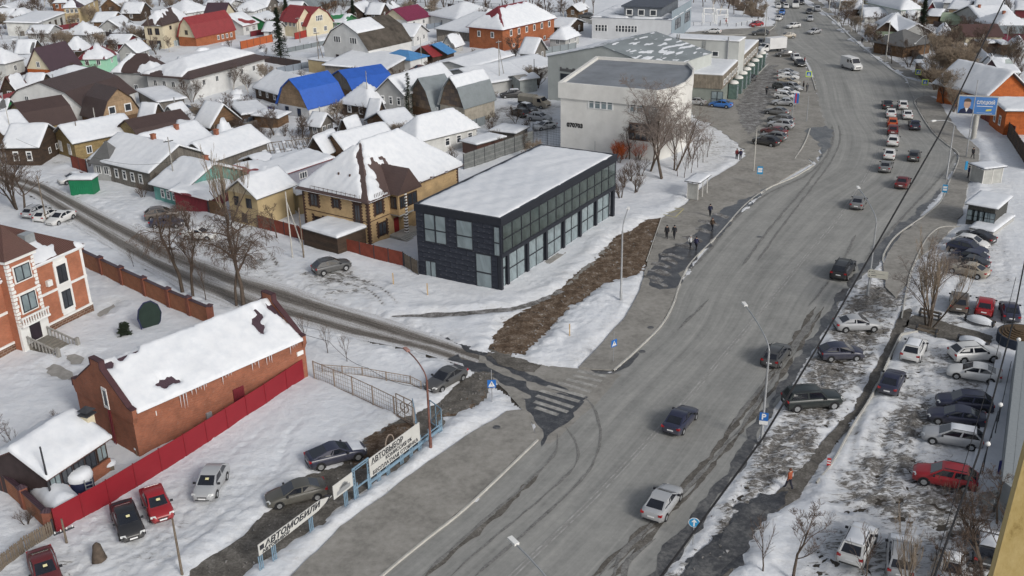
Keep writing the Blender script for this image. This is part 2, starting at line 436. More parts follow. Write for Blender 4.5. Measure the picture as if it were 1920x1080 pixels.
for (a, b, l0), (c, d, l1) in zip(ROWS, ROWS[1:]):
    K = 8
    for k in range(K):
        p = a.lerp(b, k/K); q = a.lerp(b, (k+1)/K); r_ = c.lerp(d, (k+1)/K); s_ = c.lerp(d, k/K); wd = 18
        m.add([(*p, 0), (*q, 0), (*r_, 0), (*s_, 0)], [(0, 1, 2, 3)], 0, [[(wd*k/K, l0), (wd*(k+1)/K, l0), (wd*(k+1)/K, l1), (wd*k/K, l1)]])
tag(m.build('road', asphalt), kind='structure')
ROADPOLY = [PAIRS[i][0] for i in range(len(PAIRS))]+[PAIRS[i][1] for i in range(len(PAIRS)-1, -1, -1)]

BARE = []     # (world polygon, ragged amplitude, margin)
def bare(pxs, rag=.35, margin=.25): BARE.append(([tuple(P(x, y).to_2d()) for x, y in pxs], rag, margin)); return pxs
bare(ROADPOLY, .25, .1)

side_l = [(-60, 322), (0, 345), (60, 368), (110, 402), (180, 448), (250, 492), (330, 537), (420, 575), (530, 600), (640, 630), (772, 656), (880, 690), (915, 710)]
side_u = [(-60, 300), (0, 318), (90, 343), (180, 390), (280, 438), (350, 474), (480, 518), (560, 541), (640, 570), (730, 598), (850, 640), (905, 660), (960, 690)]
SS = side_l+[(960, 760), (1010, 800), (1100, 745), (1090, 700), (1000, 680)]+side_u[::-1]
bare(SS, .5, .1)
# the side street: a uv strip so that ruts run along it
A = smooth_line([P(*p).to_2d() for p in side_l], 1e9)
B = smooth_line([P(*p).to_2d() for p in side_u], 1e9)
m = MB(); L = 0; rows = []
n = min(len(A), len(B)); prev = None
for i in range(n-1):
    for j in range(4):
        a = A[i].lerp(A[i+1], j/4); b = B[i].lerp(B[i+1], j/4); c = (a+b)/2
        if prev: L += (c-prev).length
        prev = c; rows.append((a, b, L))
for (a, b, l0), (c, d, l1) in zip(rows, rows[1:]):
    m.add([(*a, .006), (*c, .006), (*d, .006), (*b, .006)], [(0, 1, 2, 3)], 0, [[(0, l0), (0, l1), (1, l1), (1, l0)]])
mm, t, b = _mat('rutted_street', .75)
v = coord(t, 'UV'); sp = t.nodes.new('ShaderNodeSeparateXYZ'); t.links.new(v, sp.inputs[0])
ob = coord(t); n1 = noise(t, ob, .45, 7, .7); n2 = noise(t, coord(t, 'UV', (17, .1, 1)), 1, 6, .75); n3 = noise(t, ob, 5.5, 7, .75)
rmp = ramp(t, sp.outputs[0], [(.0, (1.1, 1.1, 1.1)), (.14, (.9, .9, .9)), (.22, (.12, .12, .12)), (.33, (.1, .1, .1)), (.4, (.6, .6, .6)), (.5, (.8, .8, .8)), (.58, (.25, .25, .25)), (.66, (.0, .0, .0)), (.78, (.3, .3, .3)), (.86, (.85, .85, .85)), (1.0, (1.1, 1.1, 1.1))])
aa = t.nodes.new('ShaderNodeMath'); aa.operation = 'ADD'; t.links.new(n2, aa.inputs[0]); t.links.new(n3, aa.inputs[1])
ab = t.nodes.new('ShaderNodeMath'); ab.operation = 'MULTIPLY_ADD'; ab.inputs[1].default_value = .55; t.links.new(rmp, ab.inputs[0]); t.links.new(aa.outputs[0], ab.inputs[2])
t.links.new(ramp(t, ab.outputs[0], [(0, (.05, .045, .04)), (.9, (.07, .062, .055)), (1.1, (.14, .125, .11)), (1.3, (.26, .24, .22)), (1.5, (.42, .42, .42))][:0] or [(.0, (.04, .036, .032)), (1, (.4, .39, .38))]), b.inputs['Base Color'])
# remap 0.8..1.6 -> 0..1
mr = t.nodes.new('ShaderNodeMapRange'); mr.inputs['From Min'].default_value = .80; mr.inputs['From Max'].default_value = 1.66; t.links.new(ab.outputs[0], mr.inputs[0])
t.links.new(ramp(t, mr.outputs[0], [(0, (.045, .04, .036)), (.25, (.1, .088, .077)), (.5, (.2, .185, .168)), (.72, (.38, .37, .36)), (.95, (.6, .61, .63))]), b.inputs['Base Color'])
bump(t, b, ab.outputs[0], .6, .06)
tag(m.build('side_street', mm), kind='structure')

def sh(name, px, mat, z, rag=.3, margin=.15, nobare=False, **k):
    if not nobare: bare(px, rag, margin)
    return sheet(name, px, mat, z, rag*.6, **k)
MOUTH = [(900, 660), (950, 668), (1000, 682), (1090, 692), (1120, 697), (1165, 702), (1110, 765), (1030, 832), (1008, 826), (996, 795), (975, 765), (950, 735), (925, 712), (890, 700)]
bare(MOUTH, .25, .05); sheet('junction', MOUTH, asph2, .008, .1, seed=70)
# pavements
WALK_SW = [(380, 1210), (545, 1082), (640, 990), (700, 945), (760, 900), (850, 835), (905, 800), (950, 772), (985, 770), (998, 795), (1008, 824), (880, 946), (800, 1010), (715, 1080), (480, 1288)]
sh('pavement', WALK_SW, asph2, .11, .12, thick=.2)
WALK_N = [(1085, 690), (1130, 643), (1175, 592), (1200, 545), (1212, 500), (1240, 410), (1285, 384), (1300, 368), (1335, 335), (1375, 312), (1400, 292), (1420, 270), (1440, 262), (1500, 285), (1522, 306), (1440, 353), (1395, 385), (1343, 443), (1293, 495), (1273, 535), (1260, 572), (1238, 612), (1195, 655), (1150, 695), (1112, 694)]
sh('pavement', WALK_N, asph2, .11, .1, thick=.2, seed=1)
WALK_E = [(1657, 495), (1664, 475), (1690, 440), (1740, 402), (1768, 378), (1780, 345), (1800, 294), (1775, 270), (1748, 245), (1722, 205), (1716, 186), (1740, 180), (1760, 188), (1775, 215), (1800, 250), (1835, 278), (1836, 300), (1815, 345), (1805, 400), (1790, 425), (1760, 455), (1715, 490), (1700, 530), (1680, 560), (1660, 540)]
sh('pavement', WALK_E, asph2, .11, .15, thick=.2, seed=2)
WALK_NE = [(1500, -10), (1530, 10), (1565, 37), (1600, 70), (1650, 112), (1700, 145), (1765, 160), (1790, 170), (1790, 163), (1720, 138), (1668, 110), (1640, 88), (1600, 56), (1575, 35), (1540, 5), (1520, -15)]
sheet('pavement', WALK_NE, asph2, .1, .1, thick=.2, seed=3); bare(WALK_NE, .9, -.5)
# plaza and car park beside the shops
PLAZA = [(1290, 196), (1340, 182), (1380, 160), (1430, 118), (1440, 100), (1300, 78), (1290, 60), (1450, 48), (1470, 90), (1500, 108), (1528, 150), (1537, 200), (1550, 240), (1532, 306), (1500, 290), (1440, 262), (1420, 275), (1398, 292), (1385, 270), (1330, 232), (1300, 222)]
sh('car_park', PLAZA, asph2, .02, .4, .1, seed=4)
sheet('wet_patch', [(1392, 240), (1380, 200), (1400, 165), (1430, 125), (1455, 122), (1455, 160), (1440, 200), (1425, 235), (1405, 255)], slush, .026, .5, seed=5)
sheet('service_lane', [(1290, 200), (1345, 187), (1400, 160), (1440, 122), (1425, 108), (1395, 140), (1340, 180), (1285, 190)], wet, .032, .2, seed=6)
sheet('wet_patch', [(1518, 240), (1508, 246), (1530, 262), (1542, 285), (1536, 300), (1556, 275), (1562, 250), (1550, 236)], wet, .034, .25, seed=7)
# far street west, and crossing street east
FAR_ST = [(560, -5), (760, 8), (900, 22), (1110, 36), (1330, 66), (1455, 50), (1450, 82), (1320, 84), (1100, 44), (890, 30), (740, 17), (540, 5)]
sh('far_street', FAR_ST, asphalt, .01, .3, seed=8)
EAST_ST = [(1716, 190), (1700, 148), (1765, 162), (1830, 172), (1830, 188), (1760, 182), (1740, 179)]
sh('east_street', EAST_ST, asphalt, .012, .3, seed=9)
# dirt strip and concrete slab between building and pavement
DIRT = [(915, 654), (935, 622), (955, 598), (1000, 575), (1040, 552), (1062, 530), (1090, 508), (1130, 470), (1160, 440), (1190, 430), (1212, 412), (1240, 408), (1238, 425), (1210, 492), (1196, 512), (1150, 527), (1110, 545), (1082, 572), (1035, 608), (1003, 640), (985, 665), (950, 668)]
sh('dirt_strip', DIRT, mud, .0, .6, .05, seed=10)
sheet('concrete_slab', [(1062, 534), (1085, 512), (1125, 472), (1158, 452), (1160, 462), (1130, 495), (1098, 520), (1075, 540)], asph2, .04, .1, seed=11)
# car lot drive
DRIVE = [(280, 1220), (362, 1066), (432, 1022), (470, 985), (535, 935), (560, 900), (640, 872), (690, 820), (735, 795), (760, 780), (800, 772), (838, 790), (780, 850), (690, 916), (590, 990), (540, 1020), (505, 1050), (440, 1090), (370, 1200)]
sh('gravel_drive', DRIVE, gravel, .03, .4, .0, seed=12)
GATEMUD = [(815, 760), (830, 750), (870, 712), (905, 697), (925, 700), (912, 722), (915, 742), (885, 765), (850, 780), (820, 782), (795, 790), (782, 775)]
sh('mud_patch', GATEMUD, gravel, .034, .3, .0, seed=13)
sheet('mud_patch', [(810, 782), (840, 765), (880, 742), (910, 722), (913, 742), (885, 765), (850, 780)], mud, .04, .2, seed=14)
# snow rim tyre path past the building
PATHT = [(735, 592), (800, 592), (880, 588), (960, 580), (1010, 566), (1050, 545)]
ribbon('tyre_track', PATHT, 1.0, slush, .055, rag=.2); BARE.append(([tuple(q) for q in densify([P(x, y) for x, y in [(735, 594), (800, 595), (880, 591), (960, 583), (1010, 570), (1050, 548), (1010, 562), (960, 577), (880, 585), (800, 589)]], 5, 0)], .15, .0))
# wet kerbside strip of the north pavement, and melt water elsewhere
sheet('wet_patch', [(1208, 520), (1225, 500), (1245, 470), (1290, 455), (1318, 425), (1348, 398), (1378, 382), (1420, 366), (1437, 352), (1422, 372), (1385, 402), (1350, 440), (1305, 485), (1280, 515), (1268, 542), (1235, 545)], wet2, .117, .35, seed=15)
for k, (x, y, l) in enumerate([(1225, 522, 40), (1236, 510, 46), (1242, 498, 38), (1262, 480, 46), (1285, 463, 36), (1298, 448, 40), (1318, 432, 34), (1330, 418, 40), (1350, 404, 34), (1255, 489, 30), (1236, 532, 34)]):
    sheet('ice_patch', [(x-l*.5, y-4), (x, y-4), (x+l*.5, y+5), (x+l*.4, y+9), (x-l*.1, y+3), (x-l*.5, y)], slush, .122+.001*k, .22, seed=20+k, step=.3)
sheet('puddle', [(1105, 692), (1148, 696), (1175, 678), (1195, 660), (1200, 664), (1178, 688), (1150, 701), (1120, 702)], wet, .012, .08, seed=31)
sheet('wet_patch', [(1008, 826), (1014, 806), (1000, 782), (984, 762), (975, 745), (1000, 742), (1012, 733), (1060, 742), (1092, 753), (1086, 770), (1058, 798), (1030, 826), (1015, 838)], wet2, .012, .3, seed=32)
ribbon('tyre_track', [(840, 632), (905, 664), (960, 692), (1030, 722), (1098, 748)], .9, wet2, .0125, rag=.25); ribbon('tyre_track', [(850, 668), (905, 692), (950, 712), (990, 732), (1020, 750)], 1.3, wet2, .013, rag=.4)
sheet('wet_patch', [(1240, 1082), (1287, 1025), (1330, 960), (1400, 862), (1440, 784), (1478, 727), (1535, 636), (1592, 541), (1580, 541), (1520, 632), (1462, 724), (1420, 780), (1375, 856), (1305, 950), (1262, 1010), (1200, 1082), (1150, 1160), (1190, 1160)], wet, .012, .3, seed=33)
sheet('wet_patch', [(1592, 541), (1657, 484), (1722, 408), (1768, 360), (1764, 352), (1712, 402), (1690, 420), (1640, 462), (1612, 500), (1588, 530)], wet, .012, .3, seed=34)
# verge, path and car park on the right
VERGE = [(1240, 1090), (1287, 1025), (1330, 960), (1400, 862), (1440, 784), (1478, 727), (1535, 636), (1592, 541), (1657, 495), (1700, 530), (1700, 570), (1670, 625), (1610, 745), (1560, 830), (1520, 880), (1480, 930), (1400, 1000), (1340, 1085), (1290, 1160), (1190, 1160)]
PATH = [(1300, 1200), (1350, 1085), (1400, 1005), (1450, 935), (1500, 880), (1530, 845), (1600, 762), (1640, 690), (1672, 628), (1690, 585), (1712, 575), (1700, 610), (1660, 690), (1612, 775), (1560, 845), (1520, 895), (1500, 935), (1440, 965), (1400, 1030), (1360, 1100), (1330, 1200)]
sh('footpath', PATH, gravel, .02, .3, .0, seed=35)
sheet('footpath', [(1700, 610), (1712, 590), (1760, 600), (1800, 612), (1860, 630), (1850, 655), (1800, 645), (1740, 628), (1690, 612)], gravel, .02, .2, seed=36); bare([(1700, 612), (1712, 590), (1760, 600), (1800, 612), (1860, 630), (1850, 655), (1800, 645), (1740, 628)], .3, 0)
LOWMUD = [(1425, 925), (1480, 922), (1450, 965), (1420, 1000), (1392, 1045), (1362, 1095), (1240, 1130), (1275, 1075), (1325, 1030), (1365, 985), (1385, 950)]
sheet('mud_patch', LOWMUD, wet2, .03, .5, seed=71); bare(LOWMUD, .6, -.1)
for k_, (pt, wd) in enumerate([([(1530, 575), (1455, 690), (1375, 800), (1290, 905), (1200, 1000), (1090, 1100)], .45), ([(1545, 575), (1475, 690), (1400, 795), (1310, 905), (1220, 1005), (1130, 1100)], .3), ([(1330, 880), (1250, 960), (1140, 1070)], .3), ([(1010, 890), (930, 965), (820, 1060), (790, 1090)], .5)]): ribbon('grit_line', pt, wd, gravel, .0205+.0004*k_, rag=.16, seed=40+k_, taper=True)
ribbon('puddle', [(1255, 1120), (1310, 1075), (1360, 1040), (1405, 985), (1440, 950)], 2.2, wet, .05, rag=.5)
for pl in ([(84, 692), (100, 680), (118, 690), (138, 698), (140, 712), (118, 712), (96, 706)], [(122, 668), (140, 664), (156, 672), (152, 682), (132, 684)], [(182, 590), (196, 580), (214, 570), (216, 575), (198, 588), (186, 596)]): bare(pl, .3, .0)
SLOPE = [(1352, -8), (1378, -8), (1400, 10), (1432, 22), (1436, 34), (1405, 30), (1375, 16)]
sheet('brown_bank', SLOPE, mud, .1, .5, seed=72); bare(SLOPE, .8, 0)
# ---- snow cover as a height field
DIRTY = [  # polygon, dirt amount, roughness
    ([(1240, 1090), (1330, 960), (1440, 784), (1592, 541), (1657, 495), (1720, 560), (1640, 700), (1560, 830), (1400, 1000), (1290, 1160)], .41, .1),
    ([(1420, 1200), (1560, 860), (1640, 790), (1700, 612), (1760, 640), (1880, 680), (1840, 860), (1880, 1000), (1860, 1200)], .29, .07),
    ([(1560, 940), (1640, 790), (1690, 740), (1800, 770), (1740, 860), (1880, 960), (1880, 1080), (1700, 1000)], .38, .1),
    ([(1690, 500), (1740, 430), (1870, 430), (1920, 500), (1920, 660), (1700, 600)], .24, .05),
    ([(1290, 230), (1385, 225), (1400, 290), (1330, 330), (1290, 300)], .26, .04),
    ([(560, 500), (600, 515), (660, 500), (720, 520), (700, 565), (560, 545)], .33, .05),
    ([(270, 440), (290, 395), (360, 400), (480, 450), (540, 510), (560, 548), (480, 530), (350, 480)], .3, .06),
    ([(130, 330), (300, 380), (380, 430), (320, 470), (200, 400), (80, 345)], .12, .05),
    ([(1690, 250), (1740, 180), (1920, 240), (1920, 420), (1830, 420), (1836, 300)], .12, .02),
    ([(0, 1010), (120, 960), (360, 900), (560, 880), (440, 1020), (350, 1080), (300, 1200), (-40, 1200)], .18, .05),
    ([(900, 200), (1050, 180), (1055, 250), (960, 275), (890, 240)], .30, .04),
    ([(1520, -10), (1700, -10), (1760, 160), (1640, 100)], .3, .05),
    ([(1720, 20), (1920, 20), (1920, 150), (1760, 160)], .2, .03),
]
DW = [([tuple(P(x, y).to_2d()) for x, y in pl], a, r_) for pl, a, r_ in DIRTY]
FOOT = []      # filled by the buildings: footprints where the snow lies lower
RUTS = [([(330, 1010), (400, 975), (470, 930), (540, 880), (620, 830)], .16, .05, .12), ([(350, 1022), (420, 985), (490, 940), (560, 890), (640, 838)], .16, .05, .12), ([(180, 1075), (260, 1040), (330, 1000), (350, 960), (400, 940)], .2, .05, .14),
        ([(260, 1080), (330, 1040), (400, 990), (420, 960)], .2, .05, .14), ([(120, 1090), (170, 1060), (245, 1020)], .2, .05, .14), ([(305, 985), (330, 1010), (345, 1050)], .16, .05, .14), ([(280, 990), (300, 1030), (300, 1070)], .16, .05, .14), ([(560, 830), (600, 850), (640, 800), (700, 790)], .15, .04, .08),
        ([(600, 520), (640, 530), (690, 545), (720, 575)], .22, .06, .3), ([(615, 512), (660, 522), (710, 540), (745, 572)], .22, .06, .3), ([(650, 500), (700, 520), (760, 540)], .15, .04, .15), ([(340, 440), (380, 455), (430, 485), (480, 505)], .25, .05, .3), ([(300, 420), (340, 432), (400, 470)], .25, .05, .3), ([(400, 425), (440, 440), (500, 470), (520, 500)], .25, .05, .3),
        ([(1180, 440), (1110, 480), (1060, 530)], .12, .03, .05), ([(1240, 380), (1180, 430), (1100, 488)], .12, .03, .05), ([(640, 1000), (600, 1030), (540, 1070)], .12, .03, .1), ([(880, 780), (800, 850), (700, 930), (600, 1010)], .1, .03, .1),
        ([(1660, 700), (1640, 760), (1620, 840), (1600, 900)], .25, .06, .12), ([(1700, 700), (1690, 760), (1670, 850), (1640, 920)], .25, .06, .12), ([(1720, 690), (1740, 760), (1720, 850), (1700, 930), (1600, 940), (1520, 925)], .3, .07, .14), ([(1560, 960), (1640, 950), (1720, 930), (1780, 900)], .3, .07, .14), ([(1580, 1000), (1660, 975), (1760, 960), (1850, 930)], .3, .07, .12), ([(1760, 450), (1800, 560), (1900, 600)], .3, .05, .1), ([(1640, 720), (1610, 800), (1590, 880)], .3, .09, .2), ([(1680, 770), (1655, 840), (1630, 920), (1560, 945)], .3, .09, .2), ([(1700, 780), (1680, 860), (1665, 930), (1580, 965)], .3, .09, .2), ([(1560, 900), (1640, 935), (1740, 945), (1850, 980)], .35, .1, .22), ([(1540, 940), (1640, 965), (1740, 985), (1850, 1020)], .35, .1, .22), ([(1730, 760), (1712, 850), (1700, 915)], .3, .09, .2), ([(1500, 800), (1440, 850), (1380, 950)], .3, .1, .2), ([(1470, 650), (1620, 690)], .3, .1, .2), ([(1450, 790), (1580, 800)], .3, .1, .2), ([(1430, 880), (1520, 890), (1480, 920)], .35, .1, .22), ([(1560, 590), (1660, 640)], .3, .1, .2), ([(1540, 700), (1640, 700)], .3, .1, .2),
        ([(200, 590), (180, 560), (190, 520)], .25, .05, .02), ([(120, 690), (160, 740), (190, 790)], .3, .06, .02), ([(230, 520), (300, 560), (340, 600)], .2, .04, .02)]
RW = [([tuple(q) for q in smooth_line([P(*p).to_2d() for p in pl], 1.2)], w_, d_, a_) for pl, w_, d_, a_ in RUTS]
DENTS = []
_r = random.Random(2)
for (xa, ya), (xb, yb), n_ in [((557, 796), (522, 856), 16), ((530, 850), (515, 900), 10), ((1030, 620), (1120, 560), 16), ((1060, 640), (1160, 560), 18), ((960, 672), (1060, 640), 12), ((880, 760), (960, 735), 10), ((420, 870), (500, 800), 12), ((250, 900), (330, 960), 10), ((420, 560), (500, 600), 8), ((180, 640), (240, 700), 12), ((700, 530), (900, 570), 16)]:
    for k in range(n_):
        f = k/n_; q = P(xa+(xb-xa)*f, ya+(yb-ya)*f); DENTS.append((q.x+_r.uniform(-.25, .25), q.y+_r.uniform(-.2, .2), _r.uniform(.14, .24), _r.uniform(.07, .14)))
def ruts(x, y, dirt):
    z = np.zeros(x.shape)
    for pl, w_, d_, a_ in RW:
        a = np.array(pl); k = (x > a[:, 0].min()-1) & (x < a[:, 0].max()+1) & (y > a[:, 1].min()-1) & (y < a[:, 1].max()+1)
        if not k.any(): continue
        xx, yy = x[k], y[k]; d = np.full(xx.shape, 1e9)
        for p, q in zip(a, a[1:]):
            ex, ey = q-p; wx = xx-p[0]; wy = yy-p[1]; t_ = np.clip((wx*ex+wy*ey)/(ex*ex+ey*ey+1e-9), 0, 1); d = np.minimum(d, np.hypot(wx-ex*t_, wy-ey*t_))
        g = np.exp(-(d/w_)**2); e = np.exp(-((d-2*w_)/w_)**2)*.45; z[k] += -d_*g+d_*e; dirt[k] = np.maximum(dirt[k], a_*g*1.6)
    for px_, py_, r_, d_ in DENTS:
        k = (abs(x-px_) < .9) & (abs(y-py_) < .9)
        if k.any(): z[k] -= d_*np.exp(-((x[k]-px_)**2+(y[k]-py_)**2)/r_**2)
    return z
NL = make_noise(17, .9, 3); NC = make_noise(19, .07, 2)
def lumps(x, y, dirt):
    m_ = np.clip(NC(x, y)*1.3-.15, 0, 1)           # trampled or shovelled areas
    return ruts(x, y, dirt)+m_*np.abs(NL(x, y))*.07+np.clip(dirt*2, 0, 1)*NL(x+3, y)*.035
def snow_field(x, y):
    sdm = np.full(x.shape, 1e9)
    rn = N1(x, y)*.6+N2(x, y)*.5+N3(x, y)*.25
    for pl, rag, mar in BARE:
        a = np.array(pl); bx0, by0 = a.min(0)-8; bx1, by1 = a.max(0)+8
        k = (x > bx0) & (x < bx1) & (y > by0) & (y < by1)
        if not k.any(): continue
        d = poly_sd(x[k], y[k], pl)+rn[k]*rag-mar
        s_ = sdm[k]; sdm[k] = np.minimum(s_, d)
    dirt = np.zeros(x.shape); rough = np.zeros(x.shape)
    for pl, am, rr in DW:
        a = np.array(pl); bx0, by0 = a.min(0)-8; bx1, by1 = a.max(0)+8
        k = (x > bx0) & (x < bx1) & (y > by0) & (y < by1)
        if not k.any(): continue
        f = np.clip(-poly_sd(x[k], y[k], pl)/3+.5+rn[k]*.3, 0, 1)
        dirt[k] = np.maximum(dirt[k], f*am); rough[k] = np.maximum(rough[k], f*rr)
    edge = np.clip(1-sdm/2.2, 0, 1); dirt = np.maximum(dirt, edge*.21)
    far = np.clip((np.hypot(x, y)-110)/60, 0, 1)*np.clip((10-x)/20, 0, 1)
    dirt = np.maximum(dirt, far*(.09+.12*np.clip(N1(x+40, y), -1, 1)))
    depth = .21*(1-np.clip(dirt*1.9, 0, .75))
    z = -.05+(depth+.05)*np.sqrt(np.clip(sdm/.7, 0, 1))
    z = z+np.clip(sdm/3, 0, 1)*(NB(x, y)*.14+N1(x, y)*.05)*(1-np.clip(dirt*2, 0, .8))
    bank = np.exp(-((sdm-1.3)/.9)**2)*.11*np.clip(1+1.6*N1(x+9, y), 0, 2.2)*(1-np.clip(dirt*2, 0, 1)); z = z+bank*(sdm > 0)
    z = z+rough*(N2(x*1.3, y*1.3)+.7*N3(x, y))*np.clip(sdm/.5, 0, 1)+N3(x+5, y)*.012
    z = z+lumps(x, y, dirt)*np.clip(sdm/.4, 0, 1)
    z = np.where(sdm < 0, -.05, z)
    return z, dirt, sdm
def snow_block(x0, x1, y0, y1, step):
    nx = int((x1-x0)/step)+1; ny = int((y1-y0)/step)+1
    X, Y = np.meshgrid(np.linspace(x0, x1, nx), np.linspace(y0, y1, ny))
    rg = np.random.RandomState(4); X = X+rg.uniform(-.2, .2, X.shape)*step; Y = Y+rg.uniform(-.2, .2, Y.shape)*step
    # keep only what the camera can see, with a margin
    vis = (np.abs(X) < Y*.60+14)
    z, dirt, sdm = snow_field(X, Y)
    return X, Y, z, dirt, (sdm > -step*1.2) & vis
def grid_mesh(name, X, Y, Z, keep, mat, extra=None):
    ny, nx = X.shape; idx = np.arange(nx*ny).reshape(ny, nx)
    k = keep[:-1, :-1] | keep[1:, :-1] | keep[:-1, 1:] | keep[1:, 1:]
    a = idx[:-1, :-1][k]; b = idx[:-1, 1:][k]; c = idx[1:, 1:][k]; d = idx[1:, :-1][k]
    fs = np.stack([a, b, c, d], 1); used, inv = np.unique(fs, return_inverse=True); fs = inv.reshape(fs.shape)
    co = np.stack([X.ravel()[used], Y.ravel()[used], Z.ravel()[used]], 1).astype(np.float32)
    me = bpy.data.meshes.new(name); me.vertices.add(len(co)); me.vertices.foreach_set('co', co.ravel())
    me.loops.add(fs.size); me.loops.foreach_set('vertex_index', fs.ravel().astype(np.int32))
    me.polygons.add(len(fs)); me.polygons.foreach_set('loop_start', np.arange(0, fs.size, 4, dtype=np.int32)); me.polygons.foreach_set('loop_total', np.full(len(fs), 4, np.int32))
    me.polygons.foreach_set('use_smooth', np.ones(len(fs), bool))
    if extra is not None:
        at = me.attributes.new('dirt', 'FLOAT', 'POINT'); at.data.foreach_set('value', extra.ravel()[used].astype(np.float32))
    me.materials.append(mat); me.update(calc_edges=True); me.validate()
    return link(name, me)
for (x0, x1, y0, y1, st) in [(-75, 72, 44, 100, .24), (-95, 108, 99.5, 165, .31), (-130, 130, 164, 260, .85), (-210, 210, 258, 480, 2.2)]:
    o = grid_mesh('snow_cover', *(lambda r_: (r_[0], r_[1], r_[2], r_[4], snowg, r_[3]))(snow_block(x0, x1, y0, y1, st))); tag(o, kind='stuff')
m = MB(); m.add([(-1400, 470, .15), (1400, 470, .15), (1400, 2400, .15), (-1400, 2400, .15)], [(0, 1, 2, 3)])
for sx in (-1, 1): m.add([(sx*1400, -100, .1), (sx*1400, 471, .1), (sx*(214 if sx < 0 else 214), 471, .1), (sx*120, 200, .1), (sx*100, -100, .1)], [(0, 1, 2, 3, 4) if sx > 0 else (4, 3, 2, 1, 0)])
tag(m.build('snow_field', snow), kind='structure')

# kerbs
kerb([(480, 1290), (715, 1082), (800, 1012), (880, 948), (1008, 826)])
kerb([(1150, 696), (1195, 656), (1239, 612), (1262, 572), (1274, 535), (1295, 494), (1345, 443), (1397, 385), (1440, 354), (1490, 332), (1526, 310)])
kerb([(1490, 299), (1508, 270), (1519, 242)]); kerb([(1526, 310), (1505, 302), (1490, 299)])
kerb([(1657, 495), (1656, 480), (1680, 443), (1732, 406), (1764, 378), (1778, 346), (1798, 293), (1773, 270), (1747, 246), (1722, 207), (1716, 188), (1740, 180), (1762, 182)])
kerb([(1500, -12), (1530, 13), (1562, 39), (1600, 75), (1650, 116), (1696, 146), (1765, 163)])
kerb([(1720, 625), (1690, 630), (1640, 735), (1600, 800), (1560, 872), (1530, 910)], .15, .32)
kerb([(1440, 120), (1400, 158), (1345, 186), (1296, 198)], .2)
kerb([(1240, 410), (1212, 492)], .12, .14)
kerb([(1455, 30), (1452, 50), (1425, 62), (1340, 68)], .2); kerb([(1468, 97), (1500, 108), (1512, 122), (1524, 150), (1530, 170)], .2)
kerb([(1690, 600), (1700, 545), (1712, 500), (1745, 440), (1790, 426), (1920, 445)], .15, .2)
# road markings, worn
def worn(name, col, thr=(.42, .6)):
    m_, t_, b_ = _mat(name, .85)
    v_ = coord(t_); n_ = noise(t_, v_, 1.1, 8, .75)
    t_.links.new(ramp(t_, n_, [(thr[0], (.19, .186, .176)), (thr[1], col)]), b_.inputs['Base Color']); return m_
wline = worn('worn_white_line', (.42, .415, .4), (.34, .66)); wbar = worn('worn_crossing_bar', (.44, .43, .4), (.36, .68))
CL = [(860, 1180), (960, 1080), (1045, 1000), (1130, 917), (1215, 827), (1300, 735), (1360, 663), (1420, 592), (1480, 520), (1520, 470), (1565, 418), (1612, 350), (1637, 305), (1650, 268), (1651, 235), (1645, 205), (1636, 185)]
for off in (-5, 5): ribbon('road_marking', [(x+off*(y+265)/1345+ (0), y) for x, y in CL], .13, wline, .018)
for pts in ([(1467, 540), (1400, 640)], [(1150, 980), (1090, 1050)],): pass
BARS = [((1083, 696), (1137, 706)), ((1074, 704), (1128, 715)), ((1062, 711), (1119, 725)), ((1046, 717), (1108, 735)), ((1026, 724), (1097, 744)), ((1012, 732), (1086, 753)), ((1006, 742), (1075, 764)), ((1002, 753), (1065, 773)), ((1004, 764), (1046, 778))]
cw = thing('crosswalk', 'worn white zebra crossing over the mouth of the snowy side street', 'crosswalk', P(1065, 735))
for a, b in BARS:
    A_ = P(*a); B_ = P(*b); d = (B_-A_).normalized(); q = Vector((-d.y, d.x, 0))*.24; o0 = cw.location
    mb = MB(); mb.add([((p-o0).x, (p-o0).y, .02) for p in (A_-q, B_-q, B_+q, A_+q)], [(0, 1, 2, 3)]); mb.build('stripe', wbar, cw)
# bus stop box drawn on the pavement
mb = MB(); o0 = P(1262, 398); 
Q = [P(x, y) for x, y in [(1243, 403), (1257, 391), (1282, 393), (1266, 409)]]
for a, b in zip(Q, Q[1:]+Q[:1]): mb.bar((a-o0)+Vector((0, 0, .121)), (b-o0)+Vector((0, 0, .121)), .16, .006)
for k in range(4): mb.bar(Q[0].lerp(Q[2], .25+.14*k)-o0+Vector((-.3, .1, .121)), Q[0].lerp(Q[2], .3+.14*k)-o0+Vector((.4, -.1, .121)), .1, .006)
o = mb.build('pavement_marking', plain('yellow_line', (.42, .38, .2), .8, .3), loc=o0); tag(o, kind='structure')
